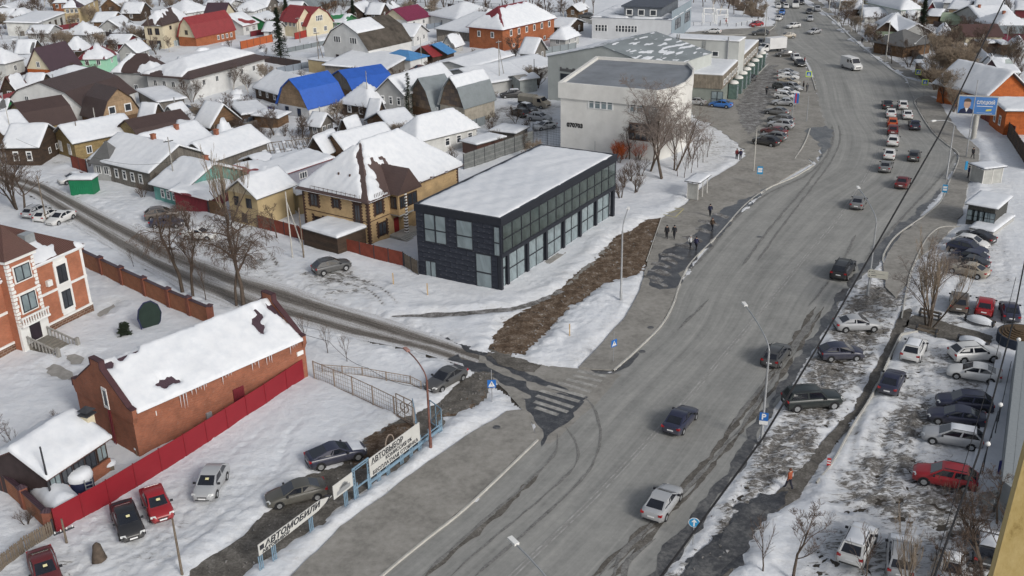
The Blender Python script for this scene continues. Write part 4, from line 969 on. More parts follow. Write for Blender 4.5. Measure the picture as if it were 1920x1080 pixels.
def car_parts(typ):
    L, W, H, bz, nz, cx, rf, rr, dx, tz, wr, cl = CT[typ]; hl = L/2; hw = W/2; parts = []
    st = [(hl, nz-.1, .66, cl+.12), (hl-.06, nz, .80, cl+.02), (hl-.28, nz+.07, .93, cl), (cx+.35, bz-.05, .995, cl), (cx, bz, 1, cl), (0, bz+.02, 1, cl), (dx+.2, tz, 1, cl), (dx, tz, .99, cl), (-hl+.22, tz-.01, .95, cl+.02), (-hl+.06, tz-.05, .86, cl+.06), (-hl, tz-.2, .78, cl+.12)]
    m = MB(); rows = []
    for x, zt, k, zb in st:
        w_ = hw*k; half = [(w_*.86, zb), (w_*.97, zb+.08), (w_, zb+.3), (w_*.99, (zt+zb)/2+.12), (w_*.95, zt-.07), (w_*.86, zt), (w_*.5, zt+.02), (0, zt+.03)]
        rows.append([(x, y, z) for y, z in half]+[(x, -y, z) for y, z in reversed(half[:-1])])
    n = len(rows[0]); vs = [v_ for r_ in rows for v_ in r_]; fs = []
    for i in range(len(rows)-1):
        for j in range(n-1): fs.append((i*n+j, i*n+j+1, (i+1)*n+j+1, (i+1)*n+j))
        fs.append((i*n+n-1, i*n, (i+1)*n, (i+1)*n+n-1))
    fs += [tuple(range(n-1, -1, -1)), tuple((len(rows)-1)*n+j for j in range(n))]
    m.add(vs, fs)
    # greenhouse
    wb = hw*.9; wt = hw*.74; gb = [Vector((cx, wb*.94, bz-.02)), Vector((dx, wb*.94, tz-.02))]; gt = [Vector((rf, wt*.97, H-.07)), Vector((rr, wt*.95, H-.09))]; mid = Vector(((rf+rr)/2, wt*1.03, H-.03))
    wbm = Vector(((cx+dx)/2, wb, bz))
    def mir(v_): return Vector((v_.x, -v_.y, v_.z))
    fl, rl, tf, tr = gb[0], gb[1], gt[0], gt[1]
    vs = [fl, wbm, rl, tf, mid, tr]; vs = vs+[mir(v_) for v_ in vs]+[Vector((rf, 0, H-.07)), Vector(((rf+rr)/2, 0, H+.02)), Vector((rr, 0, H-.09)), Vector((cx, 0, bz-.02)), Vector((dx, 0, tz-.02))]
    m.add(vs, [(0, 3, 4, 1), (1, 4, 5, 2), (7, 10, 9, 6), (8, 11, 10, 7), (0, 15, 12, 3), (15, 6, 9, 12), (5, 14, 16, 2), (14, 11, 8, 16), (3, 12, 13, 4), (12, 9, 10, 13), (4, 13, 14, 5), (13, 10, 11, 14)])
    parts.append(('body', m.mesh('body', PAINTS['silver'], 48), (0, 0, 0), 0, True))
    def panel(a, b, c, d, s0, s1, t0, t1, off=.012, nm='side_window', mat=cargl):
        q = []
        for s_, t_ in ((s0, t0), (s1, t0), (s1, t1), (s0, t1)): q.append(a.lerp(b, s_).lerp(d.lerp(c, s_), t_))
        nn = (q[1]-q[0]).cross(q[3]-q[0]).normalized(); cen = sum(q, Vector())/4
        if nn.dot(cen-Vector((0, 0, .9))) < 0: nn = -nn
        mm_ = MB(); o_ = [v_+nn*off for v_ in q]; i_ = [v_-nn*.01 for v_ in q]; mm_.add(o_+i_, [(0, 1, 2, 3), (0, 4, 5, 1), (1, 5, 6, 2), (2, 6, 7, 3), (3, 7, 4, 0)])
        mm_ = mm_.mesh(nm, mat); parts.append((nm, mm_, (0, 0, 0), 0, False))
    panel(mir(fl), fl, tf, mir(tf), .07, .93, .1, .93, .012, 'windshield')
    panel(mir(rl), rl, tr, mir(tr), .09, .91, .12, .9, .012, 'rear_window')
    for sg in (1, -1):
        k = (lambda v_: v_) if sg > 0 else mir
        panel(k(fl), k(wbm), k(mid), k(tf), .14, .94, .12, .88); panel(k(wbm), k(rl), k(tr), k(mid), .05, .82 if typ in ('sedan', 'coupe', 'hatch') else .9, .12, .88)
    # wheels, lamps, plates, mirrors
    wx = (hl-.86, -hl+.84)
    tm_ = MB(); tm_.lathe([(wr*.55, -.1), (wr*.97, -.1), (wr, -.06), (wr, .06), (wr*.97, .1), (wr*.6, .1), (wr*.58, .06), (.01, .06)], 14); tm_ = tm_.mesh('tyre', tyre, 40); tm_.transform(Matrix.Rotation(-math.pi/2, 4, 'X'))
    rm = MB(); rm.lathe([(wr*.62, .075), (wr*.6, .098), (wr*.45, .088), (wr*.16, .1), (.01, .1)], 10); rm = rm.mesh('rim', rimm); rm.transform(Matrix.Rotation(-math.pi/2, 4, 'X'))
    am = MB(); 
    for x in wx:
        for sg in (1, -1):
            ring = [(x+math.cos(a)*(wr+.06), sg*(hw*.985+.012), wr+math.sin(a)*(wr+.06)) for a in [R(t_) for t_ in range(-20, 201, 20)]]
            am.add(ring, [tuple(range(len(ring))) if sg < 0 else tuple(reversed(range(len(ring))))])
    parts.append(('wheel_arch', am.mesh('wheel_arch', trim), (0, 0, 0), 0, False))
    for x in wx:
        for sg in (1, -1): parts.append(('wheel', tm_, (x, sg*(hw-.085), wr), 0 if sg > 0 else math.pi, False, ('rim', rm)))
    hm = MB(); hm.add([(hl-.02, .5*hw, nz-.09), (hl-.0, .5*hw, nz-.02), (hl-.30, .93*hw, nz+.035), (hl-.22, .95*hw, nz-.08), (hl-.2, .55*hw, nz+.07)], [(0, 3, 2, 1), (1, 2, 4)]); 
    h1 = hm.mesh('headlight', lampw); h1.transform(Matrix.Translation((.028, .012, .012))); h2 = h1.copy(); h2.transform(Matrix.Scale(-1, 4, (0, 1, 0))); h2.flip_normals()
    parts += [('headlight', h1, (0, 0, 0), 0, False), ('headlight', h2, (0, 0, 0), 0, False)]
    tb = MB(); tb.box(-hl-.012, -hl+.2, hw*.62, hw*.91, tz-.24, tz-.08); t1 = tb.mesh('taillight', lampr); t2 = t1.copy(); t2.transform(Matrix.Scale(-1, 4, (0, 1, 0))); t2.flip_normals()
    parts += [('taillight', t1, (0, 0, 0), 0, False), ('taillight', t2, (0, 0, 0), 0, False)]
    pm = MB().box(-.015, .015, -.26, .26, -.055, .055).mesh('number_plate', plate); parts += [('number_plate', pm, (-hl-.01, 0, tz-.36), 0, False), ('number_plate', pm, (hl+.012, 0, cl+.24), 0, False)]
    g = MB(); g.box(hl-.02, hl+.008, -.42*hw, .42*hw, nz-.2, nz-.1); g.box(hl-.06, hl-.0, -.6*hw, .6*hw, cl+.1, cl+.19); parts.append(('grille', g.mesh('grille', trim), (0, 0, 0), 0, False))
    bp = MB(); bp.box(-hl-.02, -hl+.05, -.7*hw, .7*hw, cl+.1, cl+.2); parts.append(('bumper', bp.mesh('bumper', trim), (0, 0, 0), 0, False))
    for sg in (1, -1): parts.append(('mirror', MB().box(-.06, .08, -.1, .1, -.06, .07).mesh('mirror', trim), (cx-.35, sg*(hw+.06), bz+.05), 0, False))
    if typ in ('suv', 'bigsuv', 'wagon'):
        rl_ = MB()
        for sg in (1, -1): rl_.bar((rf-.1, sg*wt*.88, H+.035), (rr+.1, sg*wt*.88, H+.02), .04)
        parts.append(('roof_rail', rl_.mesh('roof_rail', trim), (0, 0, 0), 0, False))
    # snow lying on roof (optional)
    xs = np.linspace(rr, rf, 9); ys = np.linspace(-wt*.95, wt*.95, 7); X, Y = np.meshgrid(xs, ys); rg = np.random.RandomState(3)
    e = np.minimum(np.minimum(X-rr, rf-X), wt*.95-abs(Y)); Z = H+.015+.09*np.clip(e/.12, 0, 1)-.04*(abs(Y)/wt)**2+rg.uniform(-.008, .008, X.shape)
    so_ = grid_mesh('snow_cover', X, Y, Z, np.ones(X.shape, bool), snow); sm_ = so_.data; bpy.data.objects.remove(so_)
    xs = np.linspace(cx+.12, hl-.2, 6); ys = np.linspace(-hw*.8, hw*.8, 7); X, Y = np.meshgrid(xs, ys); Z = np.interp(X, [cx, cx+.35, hl-.28, hl], [bz, bz-.05, nz+.07, nz-.1])+.03+.05*np.clip(np.minimum(hw*.8-abs(Y), np.minimum(X-cx-.12, hl-.2-X))/.1, 0, 1)
    so_ = grid_mesh('snow_cover', X, Y, Z, np.ones(X.shape, bool), snow); hm_ = so_.data; bpy.data.objects.remove(so_)
    return parts, sm_, hm_
CARS = {}
def add_parts(root, parts, pm=None):
    for p in parts:
        o = link(p[0], p[1], root, p[2], p[3])
        if p[4] and pm: o.material_slots[0].link = 'OBJECT'; o.material_slots[0].material = pm
        if len(p) > 5: link(p[5][0], p[5][1], o)
NAMES = dict(sedan='parked_car', coupe='parked_car', hatch='parked_car', suv='parked_car', bigsuv='parked_car', wagon='parked_car')
def car(label, typ, col, front, rear, snowc=0, group=None, z=.02, name=None, cat='car', paper=False, off=0):
    if typ not in CARS: CARS[typ] = car_parts(typ)
    parts, sm_, hm_ = CARS[typ]; a = P(*front, z); b = P(*rear, z); c = (a+b)/2; ang = math.atan2((a-b).y, (a-b).x)
    nm = name or ('driving_car' if group and 'driving' in group else 'parked_car')
    root = thing(nm, label, cat, c, ang, group); add_parts(root, parts, PAINTS[col])
    if snowc & 1: link('snow_cover', sm_, root)
    if snowc & 2: link('snow_cover', hm_, root)
    if paper:
        L, W, H, bz, nz, cx, rf = CT[typ][:7]; o = MB().box(-.09, .09, -.13, .13, 0, .012).build('price_sheet', plain('yellow_paper', (.6, .56, .32), .8, .05), root, loc=((cx+rf)/2-.02, .05, (bz+H)/2+.09)); o.rotation_euler.y = math.atan2(H-bz, cx-rf)
    return root
def van_root(label, front, rear, L, W, z=.02, cat='van', name='van', group=None):
    a = P(*front, z); b = P(*rear, z); return thing(name, label, cat, (a+b)/2, math.atan2((a-b).y, (a-b).x), group)
def side_prof(m, pr, hw, mi=0, tum=.06, top=1.0):
    """extrude a side outline (x,z) across the width with tumblehome"""
    zm = max(z for x, z in pr); k = lambda z: hw*(1-tum*max(0, (z-1.0)/(zm-1.0)) if zm > 1 else hw)
    a = [(x, k(z), z) for x, z in pr]; b = [(x, -k(z), z) for x, z in pr]; n = len(pr)
    m.add(a+b, [tuple(range(n)), tuple(range(2*n-1, n-1, -1))]+[(i, n+i, n+(i+1) % n, (i+1) % n) for i in range(n)], mi)
def wheels(root, xs, hw, wr=.35):
    tm_ = MB(); tm_.lathe([(wr*.55, -.11), (wr*.97, -.11), (wr, -.06), (wr, .06), (wr*.97, .11), (.01, .09)], 14); tm_ = tm_.mesh('tyre', tyre, 40); tm_.transform(Matrix.Rotation(-math.pi/2, 4, 'X'))
    rm = MB(); rm.lathe([(wr*.6, .08), (wr*.55, .115), (.01, .1)], 10); rm = rm.mesh('rim', rimm); rm.transform(Matrix.Rotation(-math.pi/2, 4, 'X'))
    for x in xs:
        for sg in (1, -1): o = link('wheel', tm_, root, (x, sg*(hw-.06), wr), 0 if sg > 0 else math.pi); link('rim', rm, o)
# ---- people
def person_mesh(pose, coat=0):
    J = {'hip': (0, 0, .93), 'sp': (0, 0, 1.15), 'ch': (0, 0, 1.36), 'nk': (0, 0, 1.5), 'hd': (.01, 0, 1.6), 'ht': (.0, 0, 1.72)}
    k = {'stand': 0, 'walk': .28, 'step': .16}[pose]
    J.update({'lh': (0, .1, .9), 'lk': (k*.6, .1, .5), 'la': (k, .1, .08), 'lt': (k+.16, .11, .04), 'rh': (0, -.1, .9), 'rk': (-k*.1, -.1, .5), 'ra': (-k, -.1, .1), 'rt': (-k+.15, -.11, .04),
              'ls': (0, .19, 1.41), 'le': (-k*.4, .25, 1.14), 'lw': (-k*.35+.06, .26, .9), 'lf': (-k*.3+.08, .25, .8), 'rs': (0, -.19, 1.41), 're': (k*.4, -.25, 1.14), 'rw': (k*.8+.05, -.25, .92), 'rf': (k*.9+.06, -.24, .83)})
    E = [('hip', 'sp'), ('sp', 'ch'), ('ch', 'nk'), ('nk', 'hd'), ('hd', 'ht'), ('hip', 'lh'), ('lh', 'lk'), ('lk', 'la'), ('la', 'lt'), ('hip', 'rh'), ('rh', 'rk'), ('rk', 'ra'), ('ra', 'rt'), ('ch', 'ls'), ('ls', 'le'), ('le', 'lw'), ('lw', 'lf'), ('ch', 'rs'), ('rs', 're'), ('re', 'rw'), ('rw', 'rf')]
    Rr = dict(hip=.17, sp=.16, ch=.18, nk=.07, hd=.1, ht=.07, lh=.12, lk=.085, la=.06, lt=.05, rh=.12, rk=.085, ra=.06, rt=.05, ls=.09, le=.065, lw=.05, lf=.04, rs=.09, re=.065, rw=.05, rf=.04)
    if coat: Rr.update(hip=.2, lh=.16, rh=.16)
    ks = list(J); me = bpy.data.meshes.new('sk'); me.from_pydata([J[q] for q in ks], [(ks.index(a), ks.index(b)) for a, b in E], [])
    o = bpy.data.objects.new('sk', me); COL.objects.link(o); md = o.modifiers.new('s', 'SKIN'); md.use_smooth_shade = True; o.modifiers.new('u', 'SUBSURF').levels = 1
    if not me.skin_vertices: me.attributes.new  # noqa
    return o, me, ks, Rr
def make_person(pose, coat=0):
    o, me, ks, Rr = person_mesh(pose, coat)
    if not len(me.skin_vertices):
        bm = bmesh.new(); bm.from_mesh(me); bm.verts.layers.skin.verify(); bm.to_mesh(me); bm.free()
    for i, q in enumerate(ks): me.skin_vertices[0].data[i].radius = (Rr[q], Rr[q]*(1.15 if q in ('hip', 'sp', 'ch') else 1)); me.skin_vertices[0].data[i].use_root = (q == 'hip')
    dg = bpy.context.evaluated_depsgraph_get(); dg.update(); out = bpy.data.meshes.new_from_object(o.evaluated_get(dg)); bpy.data.objects.remove(o)
    out.materials.clear()
    for q in range(3): out.materials.append(trim)
    for p in out.polygons:
        c = p.center; p.use_smooth = True
        p.material_index = 2 if (c.z > 1.5 or (abs(c.y) > .2 and c.z < .88)) else (1 if c.z < (.62 if coat else .9) and abs(c.y) < .21 else 0)
    return out
PM = {}
skin = plain('skin', (.42, .27, .2), .6, .05)
HAT = MB().lathe([(.112, -.02), (.118, .04), (.1, .11), (.05, .15), (.001, .16)], 10)
def person(label, px, top, legs, pose='walk', rz=0, coat=0, hat=(.03, .03, .035), s=1.0, z=.12, extra=None):
    key = (pose, coat)
    if key not in PM: PM[key] = make_person(pose, coat)
    root = thing('person', label, 'person', P(*px, z), rz); root.scale = (s, s, s)
    o = link('body', PM[key], root)
    for i, c in enumerate((top, legs, None)):
        o.material_slots[i].link = 'OBJECT'; o.material_slots[i].material = skin if c is None else plain('cloth_%02d%02d%02d' % tuple(int(v_*99) for v_ in c), c, .9, .15, 4)
    if 'hat' not in PM: PM['hat'] = HAT.mesh('hat', trim, 60)
    h_ = link('hat', PM['hat'], root, (-.005, 0, 1.63)); h_.material_slots[0].link = 'OBJECT'; h_.material_slots[0].material = plain('cloth_%02d%02d%02d' % tuple(int(v_*99) for v_ in hat), hat, .9, .15, 4)
    return root
# ================================================================ LARGE BUILDINGS
def tolocal(root, px, h):
    p = P(*px, h); a = -root.rotation_euler.z; d = p-root.location
    return d.x*math.cos(a)-d.y*math.sin(a), d.x*math.sin(a)+d.y*math.cos(a)
def holes(root, lst, h, base=.6, fr=.5, seed=3, fn=None):
    L = []
    for x, y, a, b, th in lst:
        hh = h
        for _ in range(8 if fn else 0): u_, v_ = tolocal(root, (x, y), hh); hh = .5*hh+.5*float(fn(np.array(u_), np.array(v_)))
        L.append((*tolocal(root, (x, y), hh), a, b, th))
    nz = make_noise(seed, fr, 4)
    def f(X, Y):
        s = np.full(X.shape, base)
        for x, y, a, b, th in L:
            dx, dy = X-x, Y-y; c, s_ = math.cos(th), math.sin(th); q = np.hypot((dx*c+dy*s_)/a, (-dx*s_+dy*c)/b)
            s = np.minimum(s, (q-1)*min(a, b)*1.2)
        return s+nz(X, Y)*.34
    return f
# ---------------- A dark clad commercial building
clad, t, b = _mat('dark_cladding', .65, 0, .3)
v = coord(t, 'UV', (1, 1, 1)); n1 = noise(t, coord(t, 'Object', (.7, .7, 2.2)), 1.2, 8, .75); n2 = noise(t, coord(t, 'Object', (1.6, 1.6, 5)), 1.5, 7, .7, .6)
c = ramp(t, n1, [(.3, (.014, .017, .026)), (.7, (.034, .039, .054))]); c = mix(t, ramp(t, n2, [(.62, (0, 0, 0)), (.69, (.5, .5, .5))]), c, (.5, .51, .53)); t.links.new(c, b.inputs['Base Color'])
darkm = plain('anthracite_metal', (.02, .023, .031), .5, .15, 1.5)
upg = glass('upper_glass', (.06, .078, .078), .04, .6, .3)
o0, ang, LU, LV = frame3((938.5, 410.5), (1155.5, 290), (776, 383.5), 8.55)
A = thing('commercial_building', 'dark clad two storey glass fronted building with flat snowy roof beside the main road', 'building', o0, ang)
A.scale = (1, 1, 1.06); MB().box(0, LU, 0, LV, 3.9, 7.75).build('upper_wall', darkm, A); MB().box(.3, LU-.5, .55, LV, -.4, 3.9).build('lower_wall', darkm, A)
m = MB()
for x0, x1, y0, y1 in ((-.12, LU+.12, -.12, .22), (-.12, LU+.12, LV-.2, LV+.12), (-.12, .2, .22, LV-.2), (LU-.2, LU+.12, .22, LV-.2)): m.box(x0, x1, y0, y1, 7.3, 8.12)
m.build('parapet', darkm, A); MB().box(.2, LU-.2, .22, LV-.2, 7.7, 7.8).build('roof', darkm, A)
snow_roof(A, lambda x, y: x*0+7.75, .1, LU-.1, .1, LV-.1, .3, lambda x, y: x*0+1, .5)
pan = {}
for i in range(14):
    z = -.1+i*.575; off = (i % 3)*.75; y = .0-off
    while y < LV:
        a = max(0, y); b_ = min(LV, y+2.25)
        if b_-a > .15 and not (a < 0 or (z < 3.6 and b_ < .65)):
            a2 = a if z > 3.6 else max(a, .55); k = (round(b_-a2, 2), min(.555, 7.3-z) if z+.555 > 7.3 else .555)
            if k[1] > .1:
                me = pan.get(k) or pan.setdefault(k, MB().box(-.04, 0, .012, k[0]-.012, .01, k[1]).mesh('cladding_plank', clad))
                link('cladding_plank', me, A, (0 if z > 3.4 else 0.29-.29, a2, z))
        y += 2.25
MB().box(.0, .32, .55, LV, -.4, 3.92).build('end_wall', darkm, A)
for (y0, y1, z0, z1, st, k) in [(7.1, 10.05, 4.1, 7.25, 'dark2', PANE_S), (3.6, 5.75, 4.05, 7.25, 'dark1', PANE_S), (.15, .85, 3.95, 7.2, 'dark1', PANE_S), (8.7, 10.2, .0, 1.95, 'dark', PANE_S), (1.25, 3.3, .1, 3.95, 'dark1', PANE_S)]:
    window(A, -.03, (y0+y1)/2, z0, y1-y0, z1-z0, -math.pi/2, st, k)
PANE_U = MB().box(-.48, .48, -.03, .0, .02, .98).mesh('pane', upg)
nc = 14; cw_ = (LU-.5)/nc
for k in range(nc):
    for r_ in range(2): window(A, .25+cw_*(k+.5), 0, 4.25+r_*1.5, cw_*.97, 1.47, 0, 'dark0', PANE_U)
nb = 6; bw = (LU-2.4)/nb; X0 = 1.9
for k in range(nb):
    for c_ in range(2):
        for r_ in range(2): window(A, X0+bw*k+.35+(bw-.9)*(c_+.5)/2+.1, .55, .1+r_*1.7, (bw-.9)/2*.98, 1.67, 0, 'dark0', PANE_S)
    MB().box(X0+bw*k-.16, X0+bw*k+.28, .3, .56, -.3, 3.9).build('pillar', darkm, A)
window(A, 1.1, .55, 2.3, 1.1, 1.5, 0, 'dark0', PANE_S); window(A, 1.1, .55, .1, .9, 2.15, 0, 'dark', PANE_S); MB().box(LU-.5, LU, .05, .5, -.3, 3.9).build('pillar', darkm, A); MB().box(.0, .4, .05, .5, -.3, 3.9).build('pillar', darkm, A)
MB().box(.02, LU, -.05, .02, 3.75, 4.2).build('fascia', darkm, A); MB().box(0.02, LU, -.04, .02, 7.22, 7.31).build('trim_strip', darkm, A)
m = MB(); m.box(-.3, LU+.5, -.6, .3, -.3, .12); m.box(-.6, 0, -.6, LV*.3, -.3, .1); m.build('plinth', conc, A)
# ---------------- B brick annex with parapet gables
o0, ang, LU, LV = frame3((247, 777), (570, 635), (152, 712), 4.0, 'u')
Bq = thing('brick_outbuilding', 'long red brick outbuilding with snowy roof, icicles and stepped gable ends behind red fence', 'building', o0, ang)
LV = min(LV, 9.5); h, rh = 4.0, 2.7; pr = profile('gable', LV, h, rh, .15)
MB().prism([(0, 0), (LU, 0), (LU, LV), (0, LV)], -.4, h).build('wall', REDB, Bq)
fn = lambda x, y: prof_z(pr, y)
m = MB(); 
for i in range(2):
    (ya, za), (yb, zb) = pr[i], pr[i+1]; m.add([(.3, ya, za+.12), (LU-.3, ya, za+.12), (LU-.3, yb, zb+.12), (.3, yb, zb+.12), (.3, ya, za), (LU-.3, ya, za), (LU-.3, yb, zb), (.3, yb, zb)], [(0, 1, 2, 3), (7, 6, 5, 4), (0, 4, 5, 1), (2, 6, 7, 3)])
m.build('roof', DPU, Bq)
MB().bar((.3, -.22, h+.02), (LU-.3, -.22, h+.02), .14, .1).build('gutter', BRR, Bq)
for x, sgn in ((0, 0), (LU, 1)):
    pg = [(-.25, h-.75), (.05, h-.3), (.05, h+.05), (LV/2-.75, h+rh-.25), (LV/2-.75, h+rh+.55), (LV/2+.75, h+rh+.55), (LV/2+.75, h+rh-.25), (LV-.05, h+.05), (LV-.05, h-.3), (LV+.25, h-.75), (LV, h-.75), (LV, h-1), (0, h-1), (0, h-.75)]
    pg = [(-.22, h-.35), (-.22, h+.35), (.35, h+.42), (LV/2-.75, h+rh+.12), (LV/2-.75, h+rh+.75), (LV/2+.75, h+rh+.75), (LV/2+.75, h+rh+.12), (LV-.35, h+.42), (LV+.22, h+.35), (LV+.22, h-.35), (LV, h-.9), (0, h-.9)]
    xa, xb = (x-.06, x+.32) if not sgn else (x-.32, x+.06); m = MB(); k = len(pg)
    m.add([(xa, y, z) for y, z in pg]+[(xb, y, z) for y, z in pg], [tuple(range(k)), tuple(range(2*k-1, k-1, -1))]+[(i, k+i, k+(i+1) % k, (i+1) % k) for i in range(k)])
    g_ = m.build('gable', REDB, Bq); m = MB()
    for i in range(0, 8):
        (ya, za), (yb, zb) = pg[i+1], pg[i+2] if i+2 < len(pg) else pg[0]
        m.bar(((xa+xb)/2, ya, za+.05), ((xa+xb)/2, yb, zb+.05), .5, .1)
    m.build('coping', CPG, g_)
mk = holes(Bq, [(310, 722, .7, .5, 0), (228, 679, 1.0, .4, .2), (275, 650, .9, .3, 0), (325, 623, 1.1, .35, 0), (345, 615, .5, .6, 0), (385, 597, .7, .6, 0), (420, 578, 1.2, .3, 0), (485, 605, .9, .45, .9), (520, 585, .4, 1.0, .3), (475, 560, 1.6, .3, 0), (400, 590, 2.2, .3, 0), (290, 643, 2.4, .3, 0)], 5.5, .8, .6, fn=fn)
snow_roof(Bq, fn, .34, LU-.34, -.3, LV+.3, .34, mk, .22, seed=5, top=.12)
rg = random.Random(5); m = MB()
for x0_, n_ in ((4.2, 3), (5.4, 6), (8.4, 4), (11.5, 3), (13, 3), (15.6, 4)):
    for k in range(n_):
        x = x0_+k*.28+rg.uniform(-.06, .06); l = rg.uniform(.25, .9) if x0_ > 5 else rg.uniform(.6, 1.5); m.tube([(x, -.24, h+.05), (x, -.24, h+.05-l)], [.045, .006], 5)
m.build('icicles', plain('ice', (.6, .64, .68), .2, .1, 3, 0, .6), Bq)
window(Bq, -.06, LV*.42, 3.3, .75, 1.9, -math.pi/2, 'plain'); m = MB()
for d in (-.12, .12): MB().tube([(-.1, LV*.42+d-.25, -.1), (-.1, LV*.42+d-.25, 3.2)], .045, 6).build('downpipe', DRD, Bq)
MB().box(-.0, .06, 0, .5, 0, .4).build('lamp', white, Bq, loc=(2, -.06, 3)); MB().box(9.3, 10.4, -.09, 0, .9, 2.2).build('red_hatch', DRD, Bq); MB().box(6.4, 6.9, -.2, 0, .5, 1.2).build('meter_box', steel, Bq)
MB().box(LU-1.0, LU-.3, -.1, .0, 2.6, 3.0).build('wall_light', white, Bq)
# red sheet fence
fence('long dark red sheet metal fence below the brick outbuilding and car lot', [(108, 1001), (207, 945), (350, 857), (500, 760), (577, 707)], 2.1, 'sheet', plain('crimson_sheet', (.22, .014, .022), .5, .08, .6), 2.6, plain('crimson_post', (.2, .015, .022), .5))
# ---------------- C brick mansion
o0, ang, LU, LV = frame3((-62, 553), (150, 461), (-150, 503), 7.6, 'u')
C_ = thing('brick_mansion', 'red brick mansion with white trim, corner turret and brown roof', 'building', o0, ang)
h = 7.6; WB = brickmat('mansion_brick', (.42, .14, .065), (.34, .11, .055), (.33, .2, .15)); STB = brickmat('brown_stone_plinth', (.17, .085, .055), (.12, .06, .04), (.3, .24, .19), .5, .26, .03)
MB().prism([(0, 0), (LU, 0), (LU, LV), (0, LV)], .9, h).build('wall', WB, C_); MB().box(-.12, LU+.12, -.12, LV+.12, -.4, .95).build('plinth', STB, C_)
for z, d, t_ in ((.95, .14, .22), (4.15, .1, .25), (7.35, .2, .4)): MB().box(-d, LU+d, -d, LV+d, z, z+t_).build('cornice', white, C_)
fnC = roof_fn('hip', LU, LV, h+.15, 3.4, .35, 'u'); q = LV/2; m = MB(); ov = .35; s = 3.4/q
m.add([(-ov, -ov, h+.15), (LU+ov, -ov, h+.15), (LU+ov, LV+ov, h+.15), (-ov, LV+ov, h+.15), (q, q, h+3.7), (LU-q, q, h+3.7)], [(0, 1, 5, 4), (1, 2, 5), (2, 3, 4, 5), (3, 0, 4), (3, 2, 1, 0)]); m.build('roof', BRR, C_)
mkc = holes(C_, [(75, 420, 4.2, 2.2, .8), (112, 438, 2.5, 1.0, .8), (40, 405, 6, 2.4, .2), (15, 455, 3.2, 2.2, 0), (95, 445, 1.5, .6, 0)], 9.0, .7, .4)
snow_roof(C_, fnC, -ov, LU+ov, -ov, LV+ov, .32, mkc, .3, seed=8, top=.02)
MB().box(-.6, .6, -.5, .5, 0, .9).build('dormer', plain('roof_light', (.25, .27, .28), .3), C_, loc=(*tolocal(C_, (50, 448), 9.6), 9.3))
def trimwin(root, x, z, w_, h_, y=0, st='dark'):
    MB().box(-w_/2-.32, w_/2+.32, -.1, .0, -.35, h_+.4).build('window_surround', white, root, loc=(x, y, z)); window(root, x, y-.1, z, w_, h_, 0, st)
x1 = facept(C_, (116, 517), 'u')[0]
trimwin(C_, x1, 4.7, 1.15, 1.9); trimwin(C_, x1, 1.9, 1.15, 1.9); MB().box(x1-.8, x1+.8, -.06, 0, 1.2, 7.4).build('pilaster', white, C_)
xa = facept(C_, (88, 522), 'u')[0]; MB().box(xa-.3, xa+.3, -.35, 0, 5.0, 5.6).build('air_conditioner', white, C_)
for xx in (LU-.0,): MB().box(xx-.25, xx+.06, -.06, .25, 1.1, 7.4).build('corner_trim', white, C_)
ty = -1.3; tx0 = facept(C_, (45, 648), 'u', 1.3)[0]; tx1 = facept(C_, (92, 622), 'u', 1.3)[0]; tw = tx1-tx0; TZ = facept(C_, (64, 470), 'u', 1.3)[1]; TD = 2.9; TA = facept(C_, (14, 418), 'u', 1.3-TD/2)[1]
MB().box(tx0, tx1, ty, .2, -.4, TZ).build('turret_wall', WB, C_); m = MB()
m.add([(tx0-.4, ty-.4, TZ+.2), (tx1+.4, ty-.4, TZ+.2), (tx1+.4, ty+TD+.4, TZ+.2), (tx0-.4, ty+TD+.4, TZ+.2), ((tx0+tx1)/2, ty+TD/2, TA)], [(0, 1, 4), (1, 2, 4), (2, 3, 4), (3, 0, 4), (3, 2, 1, 0)]); m.build('turret_roof', BRR, C_)
MB().box(tx0-.25, tx1+.25, ty-.25, TD+ty, TZ-.15, TZ+.19).build('cornice', white, C_); MB().box(tx0, tx1, .2, ty+TD, 7, TZ).build('turret_back', WB, C_)
for sx, s_ in ((tx0, 1), (tx1, -1)):
    for k in range(int((TZ-3.1)/.38)):
        z = 2.9+k*.38; e = .42 if k % 2 else .3; a, b_ = sorted((sx-s_*.05, sx+s_*e)); MB().box(a, b_, ty-.06, ty+.3, z, z+.3).build('quoin', white, C_)
tm = (tx0+tx1)/2
for z, hh, ww in ((TZ-2.3, 1.5, min(1.8, tw*.6)), (4.1, 1.8, min(1.7, tw*.58))): MB().box(tm-ww/2-.15, tm+ww/2+.15, ty-.08, ty, z-.15, z+hh+.15).build('window_surround', white, C_); window(C_, tm, ty-.08, z, ww, hh, 0, 'dark', PANE_S)
MB().box(tx0-.12, tx1+.12, ty-.12, ty+.2, .0, 2.9).build('portal', white, C_); MB().box(tm-.65, tm+.65, ty-.16, ty-.1, .95, 2.9).build('door', plain('dark_door', (.03, .022, .03), .6), C_)
MB().box(tx0-.1, tx1+.1, ty-.1, ty, 5.95, 6.15).build('cornice', white, C_)
m = MB(); m.box(tx0-.1, tx1+.1, ty-.65, ty-.1, 2.9, 3.1); m.box(tx0-.1, tx1+.1, ty-.65, ty-.5, 3.75, 3.9)
for k in range(11): x = tx0+.05+(tw-.1)*k/10; m.box(x-.06, x+.06, ty-.62, ty-.52, 3.1, 3.75)
m.build('balustrade', white, C_)
for k in range(8): MB().box(tm-1.15, tm+1.15, ty-.16-.4*(k+1)-.8, ty-.16-.4*k, -.2, .98-.115*(k+1)).build('step', plain('stone_step', (.2, .185, .16), .9, .2, 3), C_)
